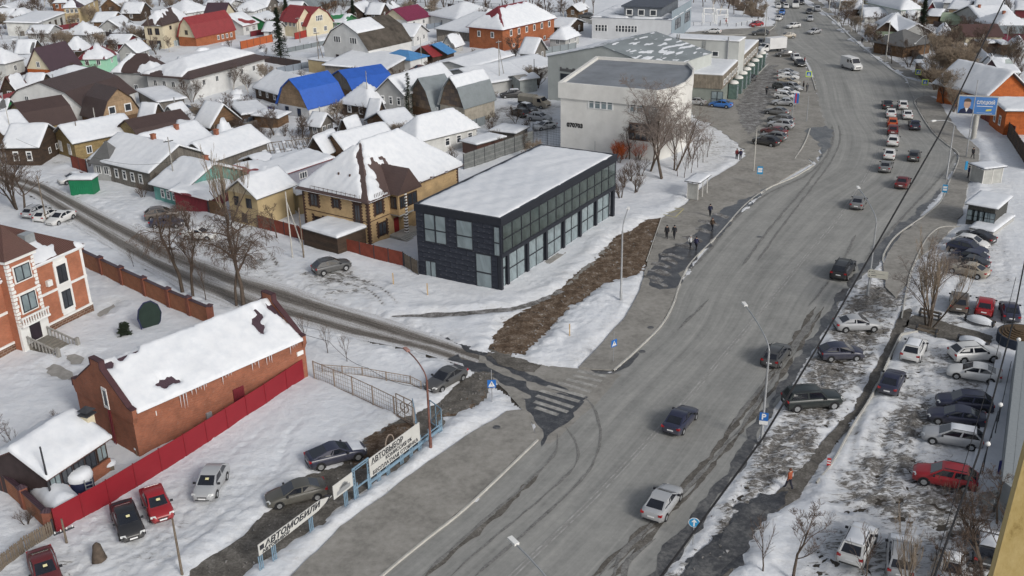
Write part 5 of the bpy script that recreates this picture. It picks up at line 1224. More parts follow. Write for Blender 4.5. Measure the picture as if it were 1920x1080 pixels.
for sx in (-1.25, 1.25):
    m = MB(); m.bar((tm+sx, ty-.2, 1.75), (tm+sx, ty-3.9, .85), .14, .14)
    for k in range(9): f = k/8; m.bar((tm+sx, ty-.25-3.6*f, .8-.85*f), (tm+sx, ty-.25-3.6*f, 1.7-.83*f), .09)
    m.box(tm+sx-.16, tm+sx+.16, ty-4.2, ty-3.88, -.1, 1.2); m.build('stair_rail', conc, C_)
# ---------------- D warm two storey house
WARM = brickmat('warm_brick', (.50, .36, .19), (.45, .31, .165), (.42, .32, .2), .25, .09, .006, .3)
o0, ang, LU, LV = frame3((688, 372), (858, 305), (567, 346), 6.3, 'u')
D = thing('two_storey_house', 'two storey tan brick house with brown snow covered hip roof beside the dark building', 'house', o0, ang)
h, rh, ov = 6.3, 4.8, .6
MB().prism([(0, 0), (LU, 0), (LU, LV), (0, LV)], -.3, h).build('wall', WARM, D)
fnD = roof_fn('hip', LU, LV, h, rh, ov, 'u'); q = min(LU, LV)/2; s = rh/q; z0 = h-s*ov; m = MB()
A1, B1 = ((q, LV/2), (LU-q, LV/2)) if LU >= LV else ((LU/2, q), (LU/2, LV-q))
c4 = [(-ov, -ov), (LU+ov, -ov), (LU+ov, LV+ov), (-ov, LV+ov)]
m.add([(*p, z0+.2) for p in c4]+[(*A1, h+rh+.2), (*B1, h+rh+.2)]+[(*p, z0) for p in c4], [(0, 1, 5, 4), (1, 2, 5), (2, 3, 4, 5), (3, 0, 4)] if LU >= LV else [(0, 1, 4), (1, 2, 5, 4), (2, 3, 5), (3, 0, 4, 5)]); m.add([(*p, z0+.2) for p in c4]+[(*p, z0) for p in c4], [(4, 5, 1, 0), (5, 6, 2, 1), (6, 7, 3, 2), (7, 4, 0, 3), (7, 6, 5, 4)])
BRT = ribbed('brown_tile_roof', (.085, .055, .05), .2, .5, rows=.35); m.build('roof', BRT, D)
hip_line = lambda X, Y: np.abs(X-Y)*.9-.55*(X < q+.5)+1.6*(X > q+.4)+np.where(X+Y < 0.6, -.0, 0)
nzD = make_noise(41, .3, 4)
def mkD(X, Y):
    s_ = np.minimum((X-Y)*.9-.15-.25*nzD(X, Y)*1.0, 9) ; s2 = (Y-X)*.9-.75+.35*nzD(X+7, Y)
    s_ = np.where(X > Y, s_, s2); s_ = np.where((X > q) & (Y > X*.0+q*.0) & (Y < LV-q*.2), np.maximum(s_, .4), s_)
    s_ = np.minimum(s_, (X+.35)*2); s_ = np.minimum(s_, (Y+.45+.15*nzD(X, Y+9))*2+.2*(X > 6)); px_, py_ = 5.1, .9
    return np.minimum(s_, (np.hypot((X-5.3)/2.2, (Y-.6)/2.6)-1)*1.6+nzD(X*2, Y*2)*.5)
snow_roof(D, fnD, -ov-.02, LU+ov, -ov-.02, LV+ov, .36, mkD, .26, seed=9, top=.2)
bq = plain('brown_quoin', (.07, .04, .03), .8, .2, 2)
def quoin(root, face, y, z0, z1, sg=1, off=0):
    m = MB(); k = 0; z = z0
    while z < z1-.1:
        e = .42 if k % 2 else .26; a, b_ = sorted((y, y+sg*e))
        (m.box(a, b_, -.03-off, 0-off, z, z+.2) if face == 'u' else m.box(-.03-off, -off, a, b_, z, z+.2)); z += .2; k += 1
    m.build('quoin', bq, root)
quoin(D, 'u', -.03, 0, h-.3); quoin(D, 'v', -.03, 0, h-.3); quoin(D, 'v', LV+.02, 0, h-.3, -1); quoin(D, 'u', LU+.02, 0, h-.3, -1)
def qwin(face, pos, z, w_, h_, st='brown', off=0):
    quoin(D, face, pos+w_/2-.02, z-.15, z+h_+.2, 1, off); quoin(D, face, pos-w_/2+.02, z-.15, z+h_+.2, -1, off)
    window(D, *((pos, -.0-off) if face == 'u' else (-.0-off, pos)), z, w_, h_, 0 if face == 'u' else -math.pi/2, st)
qwin('v', LV*.82, 3.8, 1.3, 1.7); qwin('v', LV*.475, 4.2, 1.0, 1.2); qwin('v', LV*.78, .9, 1.4, 1.6); qwin('v', LV*.13+.3, .9, .9, 4.6, 'brown')
qwin('u', 2.0, 3.7, 1.4, 1.8); qwin('u', 2.4, .8, 1.5, 1.8); MB().box(-.02, -.035, 0, LV, 3.15, 3.25).build('belt_course', bq, D); MB().box(0, LU, -.035, -.02, 3.15, 3.25).build('belt_course', bq, D)
# porch bay with brown gable
px0, px1, py = 4.0, 7.8, -1.5
MB().box(px0, px1, py, .02, 3.2, 5.9).build('bay_wall', WARM, D); MB().box(px0+.1, px1, py, .02, 3.0, 3.2).build('bay_floor', concl, D)
g = MB(); zc = 5.95; zt = 8.9; xm = (px0+px1)/2
g.add([(px0-.45, py-.45, zc), (px1+.45, py-.45, zc), (xm, py-.45, zt), (px0-.45, 2.0, zc), (px1+.45, 2.0, zc), (xm, 4.4, zt)], [(0, 1, 2), (0, 2, 5, 3), (1, 4, 5, 2), (0, 3, 4, 1)]); g.build('porch_roof', BRT, D)
for xx, ww, st in ((px0+.75, 1.1, 'brown'), (px1-1.15, 1.9, 'brown')): window(D, xx, py, 3.95, ww, 1.6, 0, st)
window(D, px0, (py)/2, 3.95, 1.0, 1.6, -math.pi/2, 'brown')
m = MB()
for k in range(15): e = .03*(k % 2); m.box(xm-.3-e-.4, xm+.1+e-.4, py-.06, py+.36, .2+k*.38, .2+k*.38+.19)
m.build('column', white, D); m = MB()
for k in range(15): m.box(xm-.28-.4, xm+.08-.4, py-.04, py+.34, .39+k*.38, .39+k*.38+.19)
m.build('column', bq, D)
MB().box(xm-1.3, xm-.4, -.06, .02, .2, 2.4).build('door', plain('red_door', (.22, .02, .02), .6), D)
for k in range(4): MB().box(px0-.4, px1, py-.4-.3*k, .0, -.2, .5-.12*k).build('step', concl, D)
m = MB(); m.bar((-.75, 1, h+.35), (-.5, LV*.8, h+.35), .05)
for k in range(12): m.bar((-.5, .8+k*.75, h-.1), (-.45, .8+k*.75, h+.38), .04)
for k in range(9): m.bar((.9+k*.3, -.5, h-.1), (.9+k*.3, -.45, h+.38), .04)
m.build('snow_guard', BRT, D)
m = MB(); m.tube([(0, 0, 0), (0, 0, .7)], .12, 7); cm = m.mesh('chimney', bq)
for pxx in ((636, 337), (657, 341)): x, y = tolocal(D, pxx, 7.4); link('chimney', cm, D, (x, y, float(fnD(np.array(x), np.array(y)))+.1))
# lean-to beside it
house('low snow covered carport roof behind the brown red fence', (632, 447), (668, 424), (567, 428), 2.4, 'flat', .1, wall=DKW, ov=.2, cat='carport', name='carport', T=.35)
# ---------------- F white building with rounded corner
fp = [P(x, y, 11).to_2d() for x, y in [(1051, 156), (1232, 172), (1262, 166), (1286, 155), (1298, 142), (1300, 130), (1290, 119), (1120, 108)]]
o0 = Vector((*fp[1], 0)); wl = fp[0]-fp[1]; ang = math.atan2(wl.y, wl.x)-math.pi/2
Fb = thing('white_office_building', 'white rendered building with rounded corner and dark grey flat roof', 'building', o0, ang)
rot = Matrix.Rotation(-ang, 2); fl = [rot @ (p-fp[1]) for p in fp]; cen = sum(fl, Vector((0, 0)))/len(fl)
def ccw(pl): return pl if sum(pl[i].x*pl[(i+1) % len(pl)].y-pl[(i+1) % len(pl)].x*pl[i].y for i in range(len(pl))) > 0 else pl[::-1]
fl = ccw(fl); big = [cen+(p-cen)*1.025 for p in fl]; inn = [cen+(p-cen)*.985 for p in fl]
WB_ = plain('warm_white_render', (.62, .61, .58), .85, .1, .4)
MB().prism(fl, -.4, 9).build('wall', WB_, Fb); m = MB(); n = len(fl)
for i in range(n):
    j = (i+1) % n; a, b_, c_, d_ = big[i], big[j], inn[j], inn[i]
    m.add([(*a, 8.7), (*b_, 8.7), (*b_, 11.2), (*a, 11.2), (*d_, 10.2), (*c_, 10.2), (*c_, 11.2), (*d_, 11.2), (*d_, 8.7), (*c_, 8.7)], [(0, 1, 2, 3), (3, 2, 6, 7), (7, 6, 5, 4), (1, 0, 8, 9)])
m.build('parapet', WB_, Fb); MB().prism(inn, 9.8, 10.7).build('roof', plain('bitumen_roof', (.19, .205, .225), .85, .2, .25), Fb)
WLEN = wl.length
facewin(Fb, 'v', (1103, 183), (1150, 207), 'grid', PANE_S, .02); facewin(Fb, 'v', (1180, 191), (1234, 214), 'grid', PANE_S, .02)
(ya_, za_), (yb_, zb_) = facept(Fb, (1104, 183), 'v'), facept(Fb, (1149, 187.5), 'v'); MB().box(-.11, -.092, min(ya_, yb_), max(ya_, yb_), min(za_, zb_), max(za_, zb_)).build('blue_band', plain('blue_film', (.03, .06, .25), .4), Fb)
put_ = text_mesh('070703', .95, plain('black_lettering', (.02, .02, .02), .6), bold=.05); put_.transform(ROTX); yy_, zz_ = facept(Fb, (1063, 237), 'v'); link('lettering', put_, Fb, (-.05, yy_, zz_), -math.pi/2)
MB().tube([(-.2, WLEN*.62, 0), (-.2, WLEN*.62, 2.3)], .04, 5).build('downpipe', steel, Fb)
(ya_, za_), (yb_, zb_) = facept(Fb, (1180, 229), 'v'), facept(Fb, (1236, 268), 'v'); MB().box(-.05, 0, min(ya_, yb_), max(ya_, yb_), min(za_, zb_), za_).build('brown_shopfront', plain('brown_panel', (.12, .07, .055), .6), Fb)
for k in range(5):
    for q_ in range(2): window(Fb, -.06, ya_+(yb_-ya_)*(.1+.2*k), zb_+.15+(za_-zb_)*.48*q_, abs(ya_-yb_)*.17, (za_-zb_)*.4, -math.pi/2, 'brown')
# ---------------- G grey market hall behind
G = house('large pale grey market hall with bulging grey metal roof patched with snow', (1240, 130), (1292, 96), (1027, 106), 8.5, 'gable', 3.0, wall=plain('pale_green_grey_wall', (.42, .44, .42), .85, .1, .4), roofm=plain('grey_membrane_roof', (.2, .225, .235), .7, .2, .15), snowa=(lambda nz: (lambda X, Y: nz(X*.22, Y*1.7)*.36-.3+np.clip((Y-12)*.05, -.1, .45)+.3*np.exp(-((Y-5)/2.5)**2)))(make_noise(88, .5, 5, 16)), axis='u', cat='building', name='market_hall', ref='v', T=.07, ov=.15)
LVg = G['dims'][1]
for a, b_ in ((.88, .73), (.68, .5)): MB().box(-.06, 0, LVg*b_, LVg*a, 4.3, 5.6).build('strip_window', glz, G)
for k in range(26):
    if k not in (11, 13, 20): MB().box(-.07, 0, -.3, .3*(.4+.6*((k*7) % 3)/2), 6.0, 6.55+.25*((k*5) % 4 == 0)).build('sign_letter', MATS.get('grey_lettering') or plain('grey_lettering', (.13, .13, .13), .6), G, loc=(0, LVg*(.88-.0155*k), 0))
MB().box(-.06, 0, LVg*.86, LVg*.79, 0, 2.8).build('door', glz, G); MB().box(-.07, 0, LVg*.72, LVg*.6, 0, 3.3).build('gate', dkf, G)
# ---------------- shops
Sh = house('long single storey shop row with flat snowy roof and glazed entrance bays', (1354, 142), (1421, 77), (1299, 137), 5.8, 'flat', 0, wall=plain('green_grey_shopfront', (.2, .22, .2), .7, .15, .6), roofm=conc, ov=.15, cat='building', name='shop_row', ref='u', T=.22)
LUs, LVs = Sh['dims']
MB().box(-.2, LUs, -.2, -.02, 3.3, 5.8).build('fascia', planks('weathered_cladding', (.24, .21, .17), (.17, .15, .125), 3, .3, vert=True), Sh); MB().box(-.2, -.02, -.02, LVs, 3.3, 5.8).build('fascia', MATS['weathered_cladding'], Sh)
bay = MB(); bay.box(-.85, .85, -1.6, 0, 0, 3.0); bay = bay.mesh('entrance_bay', plain('green_glazed_bay', (.10, .15, .135), .3, .3, 2)); cap = MB(); cap.lathe([(1.15, 0), (1.12, .2), (.7, .45), (.01, .55)], 12); cap = cap.mesh('canopy', offw, 60)
for k, pxx in enumerate([(1364, 184), (1373.5, 174), (1382, 165), (1390, 157), (1398, 149), (1405.5, 140), (1412, 132), (1419, 125)]):
    x, y = tolocal(Sh, pxx, 0); e = link('entrance_bay', bay, Sh, (x, -.2, 0)); c_ = link('canopy', cap, e, (0, -.8, 3.0)); c_.scale = (.95, .8, 1)
    MB().box(-.7, .7, -.03, 0, .3, 2.5).build('pane', PANE_S.materials[0], e, loc=(0, -1.6, 0))
for k in range(14): window(Sh, LUs*(.04+.068*k), -.2, 3.8, 1.6, 1.1, 0, 'plain')
window(Sh, 0, LVs*.12, .2, 2.2, 2.6, -math.pi/2, 'dark2', PANE_S)
Sb = house('tall white box storey with flat roof standing above the shop row', (1386, 79), (1396, 71), (1247, 72), 9.6, 'flat', 0, wall=plain('white_panel_wall', (.47, .48, .46), .8, .08, .5), roofm=conc, ov=.1, cat='building', name='upper_storey_block', ref='v', T=.2)
for f in (.88, .66, .34): window(Sb, 0, Sb['dims'][1]*f*.9, 6.5, 1.4, 1.1, -math.pi/2, 'plain')
m = MB()
for f in (.22, .25): m.bar((-.12, Sb['dims'][1]*(f+.22), 6), (-.12, Sb['dims'][1]*(f+.22), 9.6), .07)
for k in range(9): m.bar((-.12, Sb['dims'][1]*.44, 6+k*.4), (-.12, Sb['dims'][1]*.47, 6+k*.4), .05)
m.build('ladder', steel, Sb); m = MB()
for f in (.14, .80, .83): MB().tube([(-.2, Sb['dims'][1]*f, 5.8), (-.2, Sb['dims'][1]*f, 10.6)], .14, 6).build('flue', steel, Sb)
# ---------------- H office at the top
H_ = house('white and blue grey two storey office with penthouse at far street corner', (1259, 38), (1308, 15), (1110, 33), 5.6, 'flat', 0, wall=plain('office_white_wall', (.52, .53, .54), .85, .08, .5), roofm=plain('grey_roof_sheet', (.2, .22, .25), .7), snowa=.5, ov=.1, cat='building', name='office_building', ref='v')
LUh, LVh = H_['dims']; MB().box(0, LUh, -.1, 0, -.1, 7.8).build('side_wall', plain('blue_grey_wall', (.24, .29, .33), .8, .1, .5), H_)
for f in (.3, .78): window(H_, LUh*f, -.1, 2.6, LUh*.26, 2.6, 0, 'dark2')
for f in (.88, .62, .5): window(H_, 0, LVh*f, 2.2, 3.4, 1.7, -math.pi/2, 'grid')
MB().box(2, LUh*.9, LVh*.15, LVh*.62, 5.6, 8.4).build('penthouse', plain('slate_grey_wall', (.13, .145, .165), .8), H_); MB().box(1.5, LUh*.95, LVh*.12, LVh*.65, 8.4, 8.7).build('penthouse_roof', plain('dark_slate', (.07, .08, .1), .7), H_)
for f in (.2, .35, .5): window(H_, 2, LVh*(f+.05), 6.2, 1.8, 1.6, -math.pi/2, 'plain')
# ================================================================ HOUSES OF THE OLD QUARTER
X8 = lambda ox, oy: (lambda x, y: (ox+x/8, oy+y/8))
w2 = lambda f, n, z=1.0, s='white', r=(.08, .92), w=.95, hh=1.3: (f, n, z, w, hh, r, s)
H = house
g0 = 'houses of the old quarter'
H('long dark brown gambrel roofed house with white gable end and two windows', (160, 203), (252, 172), (131, 172), 2.6, 'gambrel', 4.6, W_, BRN, 0, 'u', wins=[w2('v', 2, 3.1)], group=g0, ref='u')
H('brown gambrel roofed house with bare plank gable and two boarded squares', (190, 226), (264, 211), (147, 217), 1.6, 'gambrel', 5.2, BRW, BRN, 0, 'v', gab=PLY, wins=[('u', 2, 2.3, 1.4, 1.5, (.1, .9), 'plain')], group=g0, ref='u')
H('brown gambrel roofed house with small ochre end wall near snowy cluster', (58, 241), (140, 226), (27, 223), 2.3, 'gambrel', 3.8, YW, BRN, 0, 'u', wins=[w2('v', 2)], group=g0, ref='u')
H('brown gambrel roofed house with orange boards beside the long yellow house', (269, 271), (365, 250), (246, 251), 2.3, 'gambrel', 3.4, YW, BRN, 0, 'u', wins=[w2('v', 1)], group=g0, ref='u')
H('mint green two storey house with red roof half under snow', (198, 108), (239, 99), (147, 109), 3.6, 'hip', 2.6, MINT, DRD, -.05, 'u', wins=[w2('u', 1, 1.9), w2('v', 2, 1.9)], group=g0)
H('orange walled house under steep plum brown roof with cream gable', (96, 131), (149, 117), (64, 126), 2.8, 'gable', 4.6, ORW, DPU, 0, 'u', gab=CREAM, wins=[w2('u', 2), w2('v', 1, 3.2)], group=g0)
H('pale grey house with blue tinged snowy hip roof at the picture edge', (8, 117), (43, 108), (-26, 110), 4.4, 'hip', 2.5, DIRTW, SLT, 1, 'u', wins=[w2('u', 1, 2)], group=g0)
H('small dark shed with lumpy snow roof by pale grey house', (52, 124), (78, 108), (42, 110), 2, 'gable', 1.4, DKW, SLT, 1, 'v', cat='shed', name='shed')
H('low shed with bright red roof and whitewashed wall', (22, 192), (72, 177), (14, 181), 2.4, 'gable', .9, DIRTW, RED, 0, 'u', cat='shed', name='shed')
LW = H('long white two storey house with broad brown eaves and snowy roof', (355, 144), (495, 106), (284, 135), 4.9, 'hip', 2.4, W_, BRN, 0, 'u', wins=[w2('u', 5, 2.4), w2('v', 4, 2.4)], ov=.9, group=g0, ref='u')
x, y = LW['dims']
fnL = roof_fn('hip', x, y, 4.9, 2.4, .9, 'u')
snow_roof(LW, fnL, -.5, x-1, 1.5, y+1, .35, holes(LW, [(377, 90, 1.6, 2.6, .4), (355, 87, 2, 1.2, 0), (312, 100, 1.4, 3, .6), (290, 120, 1, 2, 0)], 7, .8, .3), .5, seed=20)
H('square grey wing of the long white house with snowy hip roof', (289, 134), (318, 124), (262, 122), 4.9, 'hip', 3.0, GW, BRN, .25, 'u', wins=[w2('u', 1, 2.8, w=1.3), w2('v', 1, .8)], group=g0)
H('low shed with full snow hip roof behind brown gambrel', (125, 152), (198, 136), (112, 140), 2.5, 'hip', 1.8, BRW, SLT, 1, 'u', cat='shed', name='shed')
H('flat snow covered shed below the long white house', (298, 192), (345, 185), (256, 174), 2.2, 'shed', .4, GRP, SLT, 1, 'u', cat='shed', name='shed')
H('dark timber cabin with half melted snow gable roof', (394, 236), (447, 222), (364, 231), 2.3, 'gable', 3.0, DKW, SLT, 1, 'v', gab=BRW, group=g0, wins=[w2('u', 1, .9)])
H('small timber hut with rounded snow cap beside dark cabin', (455, 216), (478, 205), (432, 200), 2, 'shed', .4, DKW, SLT, 1, 'u', cat='hut', name='hut', ov=.3)
H('long ochre house with long snow roof and bay windows at its end', (138, 267), (252, 244), (113, 251), 3.3, 'gable', 2.0, YW, SLT, 1, 'u', gab=YW, group=g0, wins=[('v', 2, .9, 1.1, 1.8, (.05, .95), 'grid'), w2('u', 3)], ref='u')
H('dark log house with white trimmed windows and snow gable', (70, 274), (111, 250), (43, 264), 3.4, 'gable', 2.4, DKW, SLT, 1, 'v', gab=DKW, group=g0, wins=[('v', 2, 1.0, .9, 1.6, (.1, .9), 'trim'), ('u', 2, 1.2, .8, 1, (.3, .95), 'plain')])
H('long dark red brown house at left edge with snow roof', (8, 250), (52, 240), (-35, 236), 3.6, 'gable', 2.4, BRW, SLT, 1, 'u', group=g0, wins=[w2('u', 2)])
H('yellow three storey house with violet roof at far left', (148, 12), (182, -4), (122, 12), 5.5, 'hip', 2, YEL, DPU, .1, 'u', wins=[w2('v', 3, 3.6), w2('v', 3, .8), w2('u', 3, 3.4)], group=g0)
H('narrow orange brick house beside the violet roofed yellow one', (124, 3), (150, -6), (106, 2), 5, 'hip', 2, ORB, DPU, .2, 'u', wins=[w2('v', 2, 3)], group=g0)
H('long whitewashed garage row with flat snow topped roof', (70, 44), (123, 24), (26, 42), 3.6, 'shed', .5, DIRTW, SLT, 1, 'u', cat='garage', name='garage_row', wins=[('u', 3, .4, 1.6, 2.4, (.3, .9), 'brown')])
H('light grey house with clean snow hip roof among bare gardens', (160, 64), (193, 57), (131, 61), 2.9, 'hip', 2.6, GW, SLT, 1, 'u', wins=[w2('u', 1), w2('v', 2)], group=g0)
H('tall tan house with brown hip roof and checkered window columns', (303, 45), (351, 31), (276, 43), 6.6, 'hip', 2.8, CREAM, BRN, -.15, 'u', wins=[('v', 2, 3.8, 1.2, 1.7, (.1, .9), 'brown'), ('v', 2, .7, 1.2, 1.7, (.1, .9), 'brown'), ('u', 2, 4.6, 1, 1, (.1, .9), 'brown')], group=g0)
H('white bungalow with wide pyramid snow roof behind the tall tan house', (343, 25), (371, 16), (303, 21), 3, 'hip', 3, W_, SLT, 1, 'u', group=g0)
H('deep red barn roofed house with orange brick ground floor', (367, 71), (440, 56), (350, 66), 2.6, 'gambrel', 5.0, ORB, RED, 0, 'u', gab=CREAM, wins=[('v', 1, 3.2, 1, 1.2, (.2, .8), 'brown'), ('u', 4, .9, .8, 1.2, (.5, .95), 'white')], group=g0)
H('steep plum roofed house with pointed cream gable', (415, 40), (445, 29), (402, 36), 2.6, 'gable', 4.4, CREAM, DPU, 0, 'v', gab=CREAM, group=g0)
H('white cottage with red skylight roof next to the date line of fences', (455, 48), (482, 42), (436, 40), 2.8, 'gable', 2.6, W_, RED, .1, 'u', wins=[('u', 2, 1, 1.3, 1.2, (.05, .95), 'grid')], group=g0)
H('cream house with red half hipped roof, front wing with arched window band', (574, 49), (624, 40), (553, 40), 3.0, 'gambrel', 4.4, CREAM, RED, 0, 'v', gab=CREAM, wins=[('u', 1, 3.8, 2.6, 1.5, (.3, .7), 'grid'), ('u', 2, .8, 1.2, 1.4, (.1, .9), 'white3')], group=g0)
H('cream side wing with plain red gable roof and window strip', (556, 40), (574, 34), (531, 37), 4.4, 'gable', 3.2, CREAM, RED, 0, 'v', wins=[('v', 3, 2.8, 1.1, 1.3, (.05, .95), 'white'), ('u', 2, 2.8, 1.0, 1.3, (.1, .9), 'white')], group=g0)
BG = H('large white gambrel house with blotched dark roof half snow covered', (691, 94), (771, 76), (636, 80), 4.2, 'gambrel', 5.6, W_, plain('mossy_shingle_roof', (.07, .06, .05), .9, .5, .5), None, 'u', wins=[('v', 2, 5.2, 2.3, 1.5, (.14, .86), 'white3'), ('v', 2, .8, .9, 1.6, (.1, .9), 'brown'), ('u', 2, 1.2, 1.0, 1.6, (.08, .5), 'plain')], group=g0, ref='u', ov=.3)
x, y = BG['dims']; prg = profile('gambrel', y, 4.2, 5.6, .3); snow_roof(BG, lambda a, b: prof_z(prg, b), -.3, x*.6, y*.2, y+.3, .3, holes(BG, [(726, 74, 3, 2.2, 0)], 8.3, 1.0, .25), .5, seed=22)
H('white lean to with greenish boards along the large gambrel house', (722, 132), (771, 103), (702, 112), 2.6, 'shed', .8, GRP, SLT, 1, 'u', cat='shed', name='shed')
H('yellow glazed small kiosk shed by the large gambrel house', (614, 117), (637, 112), (612, 108), 2.9, 'flat', 0, YEL, SLT, 1, 'u', cat='shed', name='shed', ov=.1)
H('bright blue gambrel roofed house with chipboard gable, nearer of the two', (579, 204), (640, 187), (521, 193), 2.3, 'gambrel', 5.0, W_, BLU, 0, 'u', gab=PLY, wins=[('v', 2, .5, 1.0, 1.5, (.12, .9), 'dark')], group=g0, ref='v')
H('bright blue gambrel roofed house with grey timber gable, farther of the two', (665, 173), (724, 158), (617, 158), 1.6, 'gambrel', 3.6, BRW, BLU, 0, 'u', gab=GRP, group=g0, ref='v')
H('small dark log house with yellow shutters under snow pyramid roof', (692, 198), (736, 186), (650, 187), 2.7, 'hip', 3.0, DKW, SLT, 1, 'u', wins=[('v', 2, .8, 1.0, 1.4, (.1, .9), 'trim'), ('u', 1, .9, .9, 1.3, (.1, .6), 'trim')], group=g0)
H('old grey board two storey house with ornate white windows', (757, 176), (850, 146), (708, 170), 4.6, 'gable', 2.6, GW, SLT, 1, 'u', gab=GW, wins=[('v', 3, 2.3, .8, 1.6, (.05, .95), 'trim'), ('v', 2, .2, .9, 1.2, (.1, .9), 'trim')], group=g0, ref='u')
H('grey metal gambrel house with rough plank end beside the old board house', (812, 208), (848, 198), (768, 196), 2.0, 'gambrel', 5.4, BRW, GRY, .0, 'u', gab=PAT, group=g0, ref='v')
H('grey metal gambrel house over block ground floor with snow strip on top', (871, 203), (927, 187), (842, 192), 3.2, 'gambrel', 5.2, plain('block_wall', (.33, .3, .25), .9, .25, 1), GRY, lambda X, Y: np.minimum((Y-1.4)*2, (6-Y)*2), 'u', gab=PAT, group=g0, ref='u')
H('broad low white roofed barn behind the grey gambrels', (905, 158), (955, 138), (826, 137), 2.5, 'gable', 1.8, GW, SLT, 1, 'u', group=g0)
H('second broad snow roofed garage block left of the market hall', (985, 135), (1026, 118), (905, 124), 2.5, 'gable', 1.2, GW, SLT, 1, 'u', group=g0)
H('snow roofed garage block below the orange brick house', (880, 128), (960, 104), (822, 118), 2.4, 'gable', 1.0, DIRTW, SLT, 1, 'u', group=g0)
H('violet red roofed white house with timber door', (763, 38), (806, 29), (738, 31), 2.8, 'gable', 2.8, W_, PUR, 0, 'u', gab=CREAM, wins=[w2('u', 2, .9)], group=g0)
H('white house with many faced snow roof and one dark stripe', (855, 37), (878, 22), (802, 27), 3, 'hip', 3.2, W_, SLT, 1, 'u', wins=[w2('v', 1)], group=g0)
H('grey rubble walled building under very wide clean snow roof', (882, 62), (930, 30), (818, 54), 2.6, 'gable', 2.4, plain('rubble_wall', (.2, .18, .16), .95, .4, 1.5), SLT, 1, 'v', group=g0)
OB = H('large orange brick house with dark red hip roof half under snow', (942, 53), (1039, 31), (876, 48), 5.8, 'hip', 4.2, ORB, DRD, None, 'u', wins=[('u', 6, 3.4, 1.0, 1.6, (.08, .97), 'plain'), ('u', 4, .6, .9, .9, (.1, .9), 'plain'), ('v', 2, 3.2, 1.0, 1.5, (.1, .9), 'plain')], group=g0, ref='u', ov=.6)
x, y = OB['dims']; fnO = roof_fn('hip', x, y, 5.8, 4.2, .6, 'u'); nzo = make_noise(61, .2, 3)
snow_roof(OB, fnO, -.6, x+.6, -.6, y+.6, .3, lambda X, Y: np.where(X > Y+.3, np.minimum((X-Y-.6), 4.8-Y)+nzo(X, Y)*.4, np.minimum(3.0-X, Y-X-.3)+nzo(X+5, Y)*.6), .5, seed=24)
H('timber shed with red and blue metal roof and pale garage doors', (811, 105), (838, 99), (801, 97), 2.3, 'gable', 1.9, DKW, RED, 0, 'u', gab=BRW, cat='shed', name='shed')
H('tiny shed with steep blue roof beside the red one', (838, 100), (851, 96), (829, 90), 2.6, 'gable', 1.8, DKW, LBL, 0, 'u', cat='shed', name='shed')
H('white garage with light blue pyramid roof and cream door', (769, 112), (801, 104), (764, 100), 2.6, 'hip', 1.3, W_, LBL, 0, 'u', cat='garage', name='garage')
H('dark boarded house with clean snow gable in the block centre', (737, 243), (768, 232), (689, 225), 2.2, 'gable', 2.0, BRW, SLT, 1, 'u', group=g0)
H('grey white house with wide snow hip roof and pale blue windows', (781, 262), (893, 235), (752, 249), 3.3, 'hip', 2.8, DIRTW, SLT, 1, 'u', wins=[('u', 3, 1, 1.1, 1.5, (.4, .98), 'trim')], group=g0, ref='u')
H('long snow roofed house right behind the tan house roof', (645, 278), (735, 255), (612, 268), 2.6, 'gable', 1.8, BRW, SLT, 1, 'u', group=g0)
H('small brown cabin with steep snow gable behind the tan brick house', (608, 285), (640, 271), (585, 279), 2.2, 'gable', 2.2, BRW, SLT, 1, 'u', gab=DKW, group=g0)
H('long narrow lilac grey outbuilding with red edged snow roof', (530, 327), (620, 297), (478, 322), 2.6, 'shed', .5, plain('lilac_grey_wall', (.27, .27, .31), .85, .1, .5), RED, 1, 'u', wins=[('u', 1, 1.0, 1.6, 1.0, (.3, .5), 'white3')], group=g0, cat='outbuilding', name='outbuilding')
H('grey flat outbuilding partly cleared of snow behind the lilac one', (520, 304), (583, 293), (480, 304), 2.4, 'flat', 0, GW, GRY, .3, 'u', group=g0, cat='outbuilding', name='outbuilding')
H('small snow roofed shed beside the collapsed greenhouse', (490, 308), (507, 300), (455, 300), 2.2, 'gable', .8, DKW, SLT, 1, 'u', cat='shed', name='shed')
H('timber cottage on the left with broad snow gable near blue house', (523, 176), (545, 157), (478, 163), 2.4, 'gable', 2.6, DKW, SLT, 1, 'v', gab=DKW, wins=[('v', 3, .9, .8, 1.2, (.05, .95), 'trim')], group=g0)
H('low log annex in front of the blue tarpaulin', (520, 222), (540, 212), (500, 214), 2, 'shed', .3, BRW, SLT, 1, 'u', cat='shed', name='shed')
# row along the side street
H('grey board terrace with long snow roof facing the side street', (280, 322), (345, 285), (173, 297), 3.2, 'gable', 2.6, GRP, SLT, 1, 'v', wins=[('v', 5, 1.0, .9, 1.5, (.1, .8), 'trim')], group=g0, ref='v', chim=(.5, .4))
H('small grey porch with pointed slate spire at the terrace end', (206, 302), (222, 291), (172, 298), 3.4, 'hip', 2.4, GW, SLT, 0, 'u', wins=[w2('v', 2, 1.2)], group=g0)
H('green and white cottage with big snow roof beyond the terrace', (342, 358), (440, 318), (287, 344), 2.6, 'gable', 2.4, plain('faded_green_wall', (.13, .3, .27), .9, .3, 1), SLT, 1, 'v', wins=[('v', 4, .8, .8, 1.3, (.02, .8), 'trim')], group=g0, ref='v', chim=(.6, .45))
H('dark red fenced yard shed with snow apron roof', (391, 375), (440, 345), (352, 362), 2.0, 'shed', 1.0, DRD, DRD, .55, 'u', cat='shed', name='shed')
H('plain long snow roofed barn behind the green and white cottage', (400, 300), (500, 265), (352, 286), 2.8, 'gable', 2.2, GRP, SLT, 1, 'u', group=g0, chim=(.4, .5))
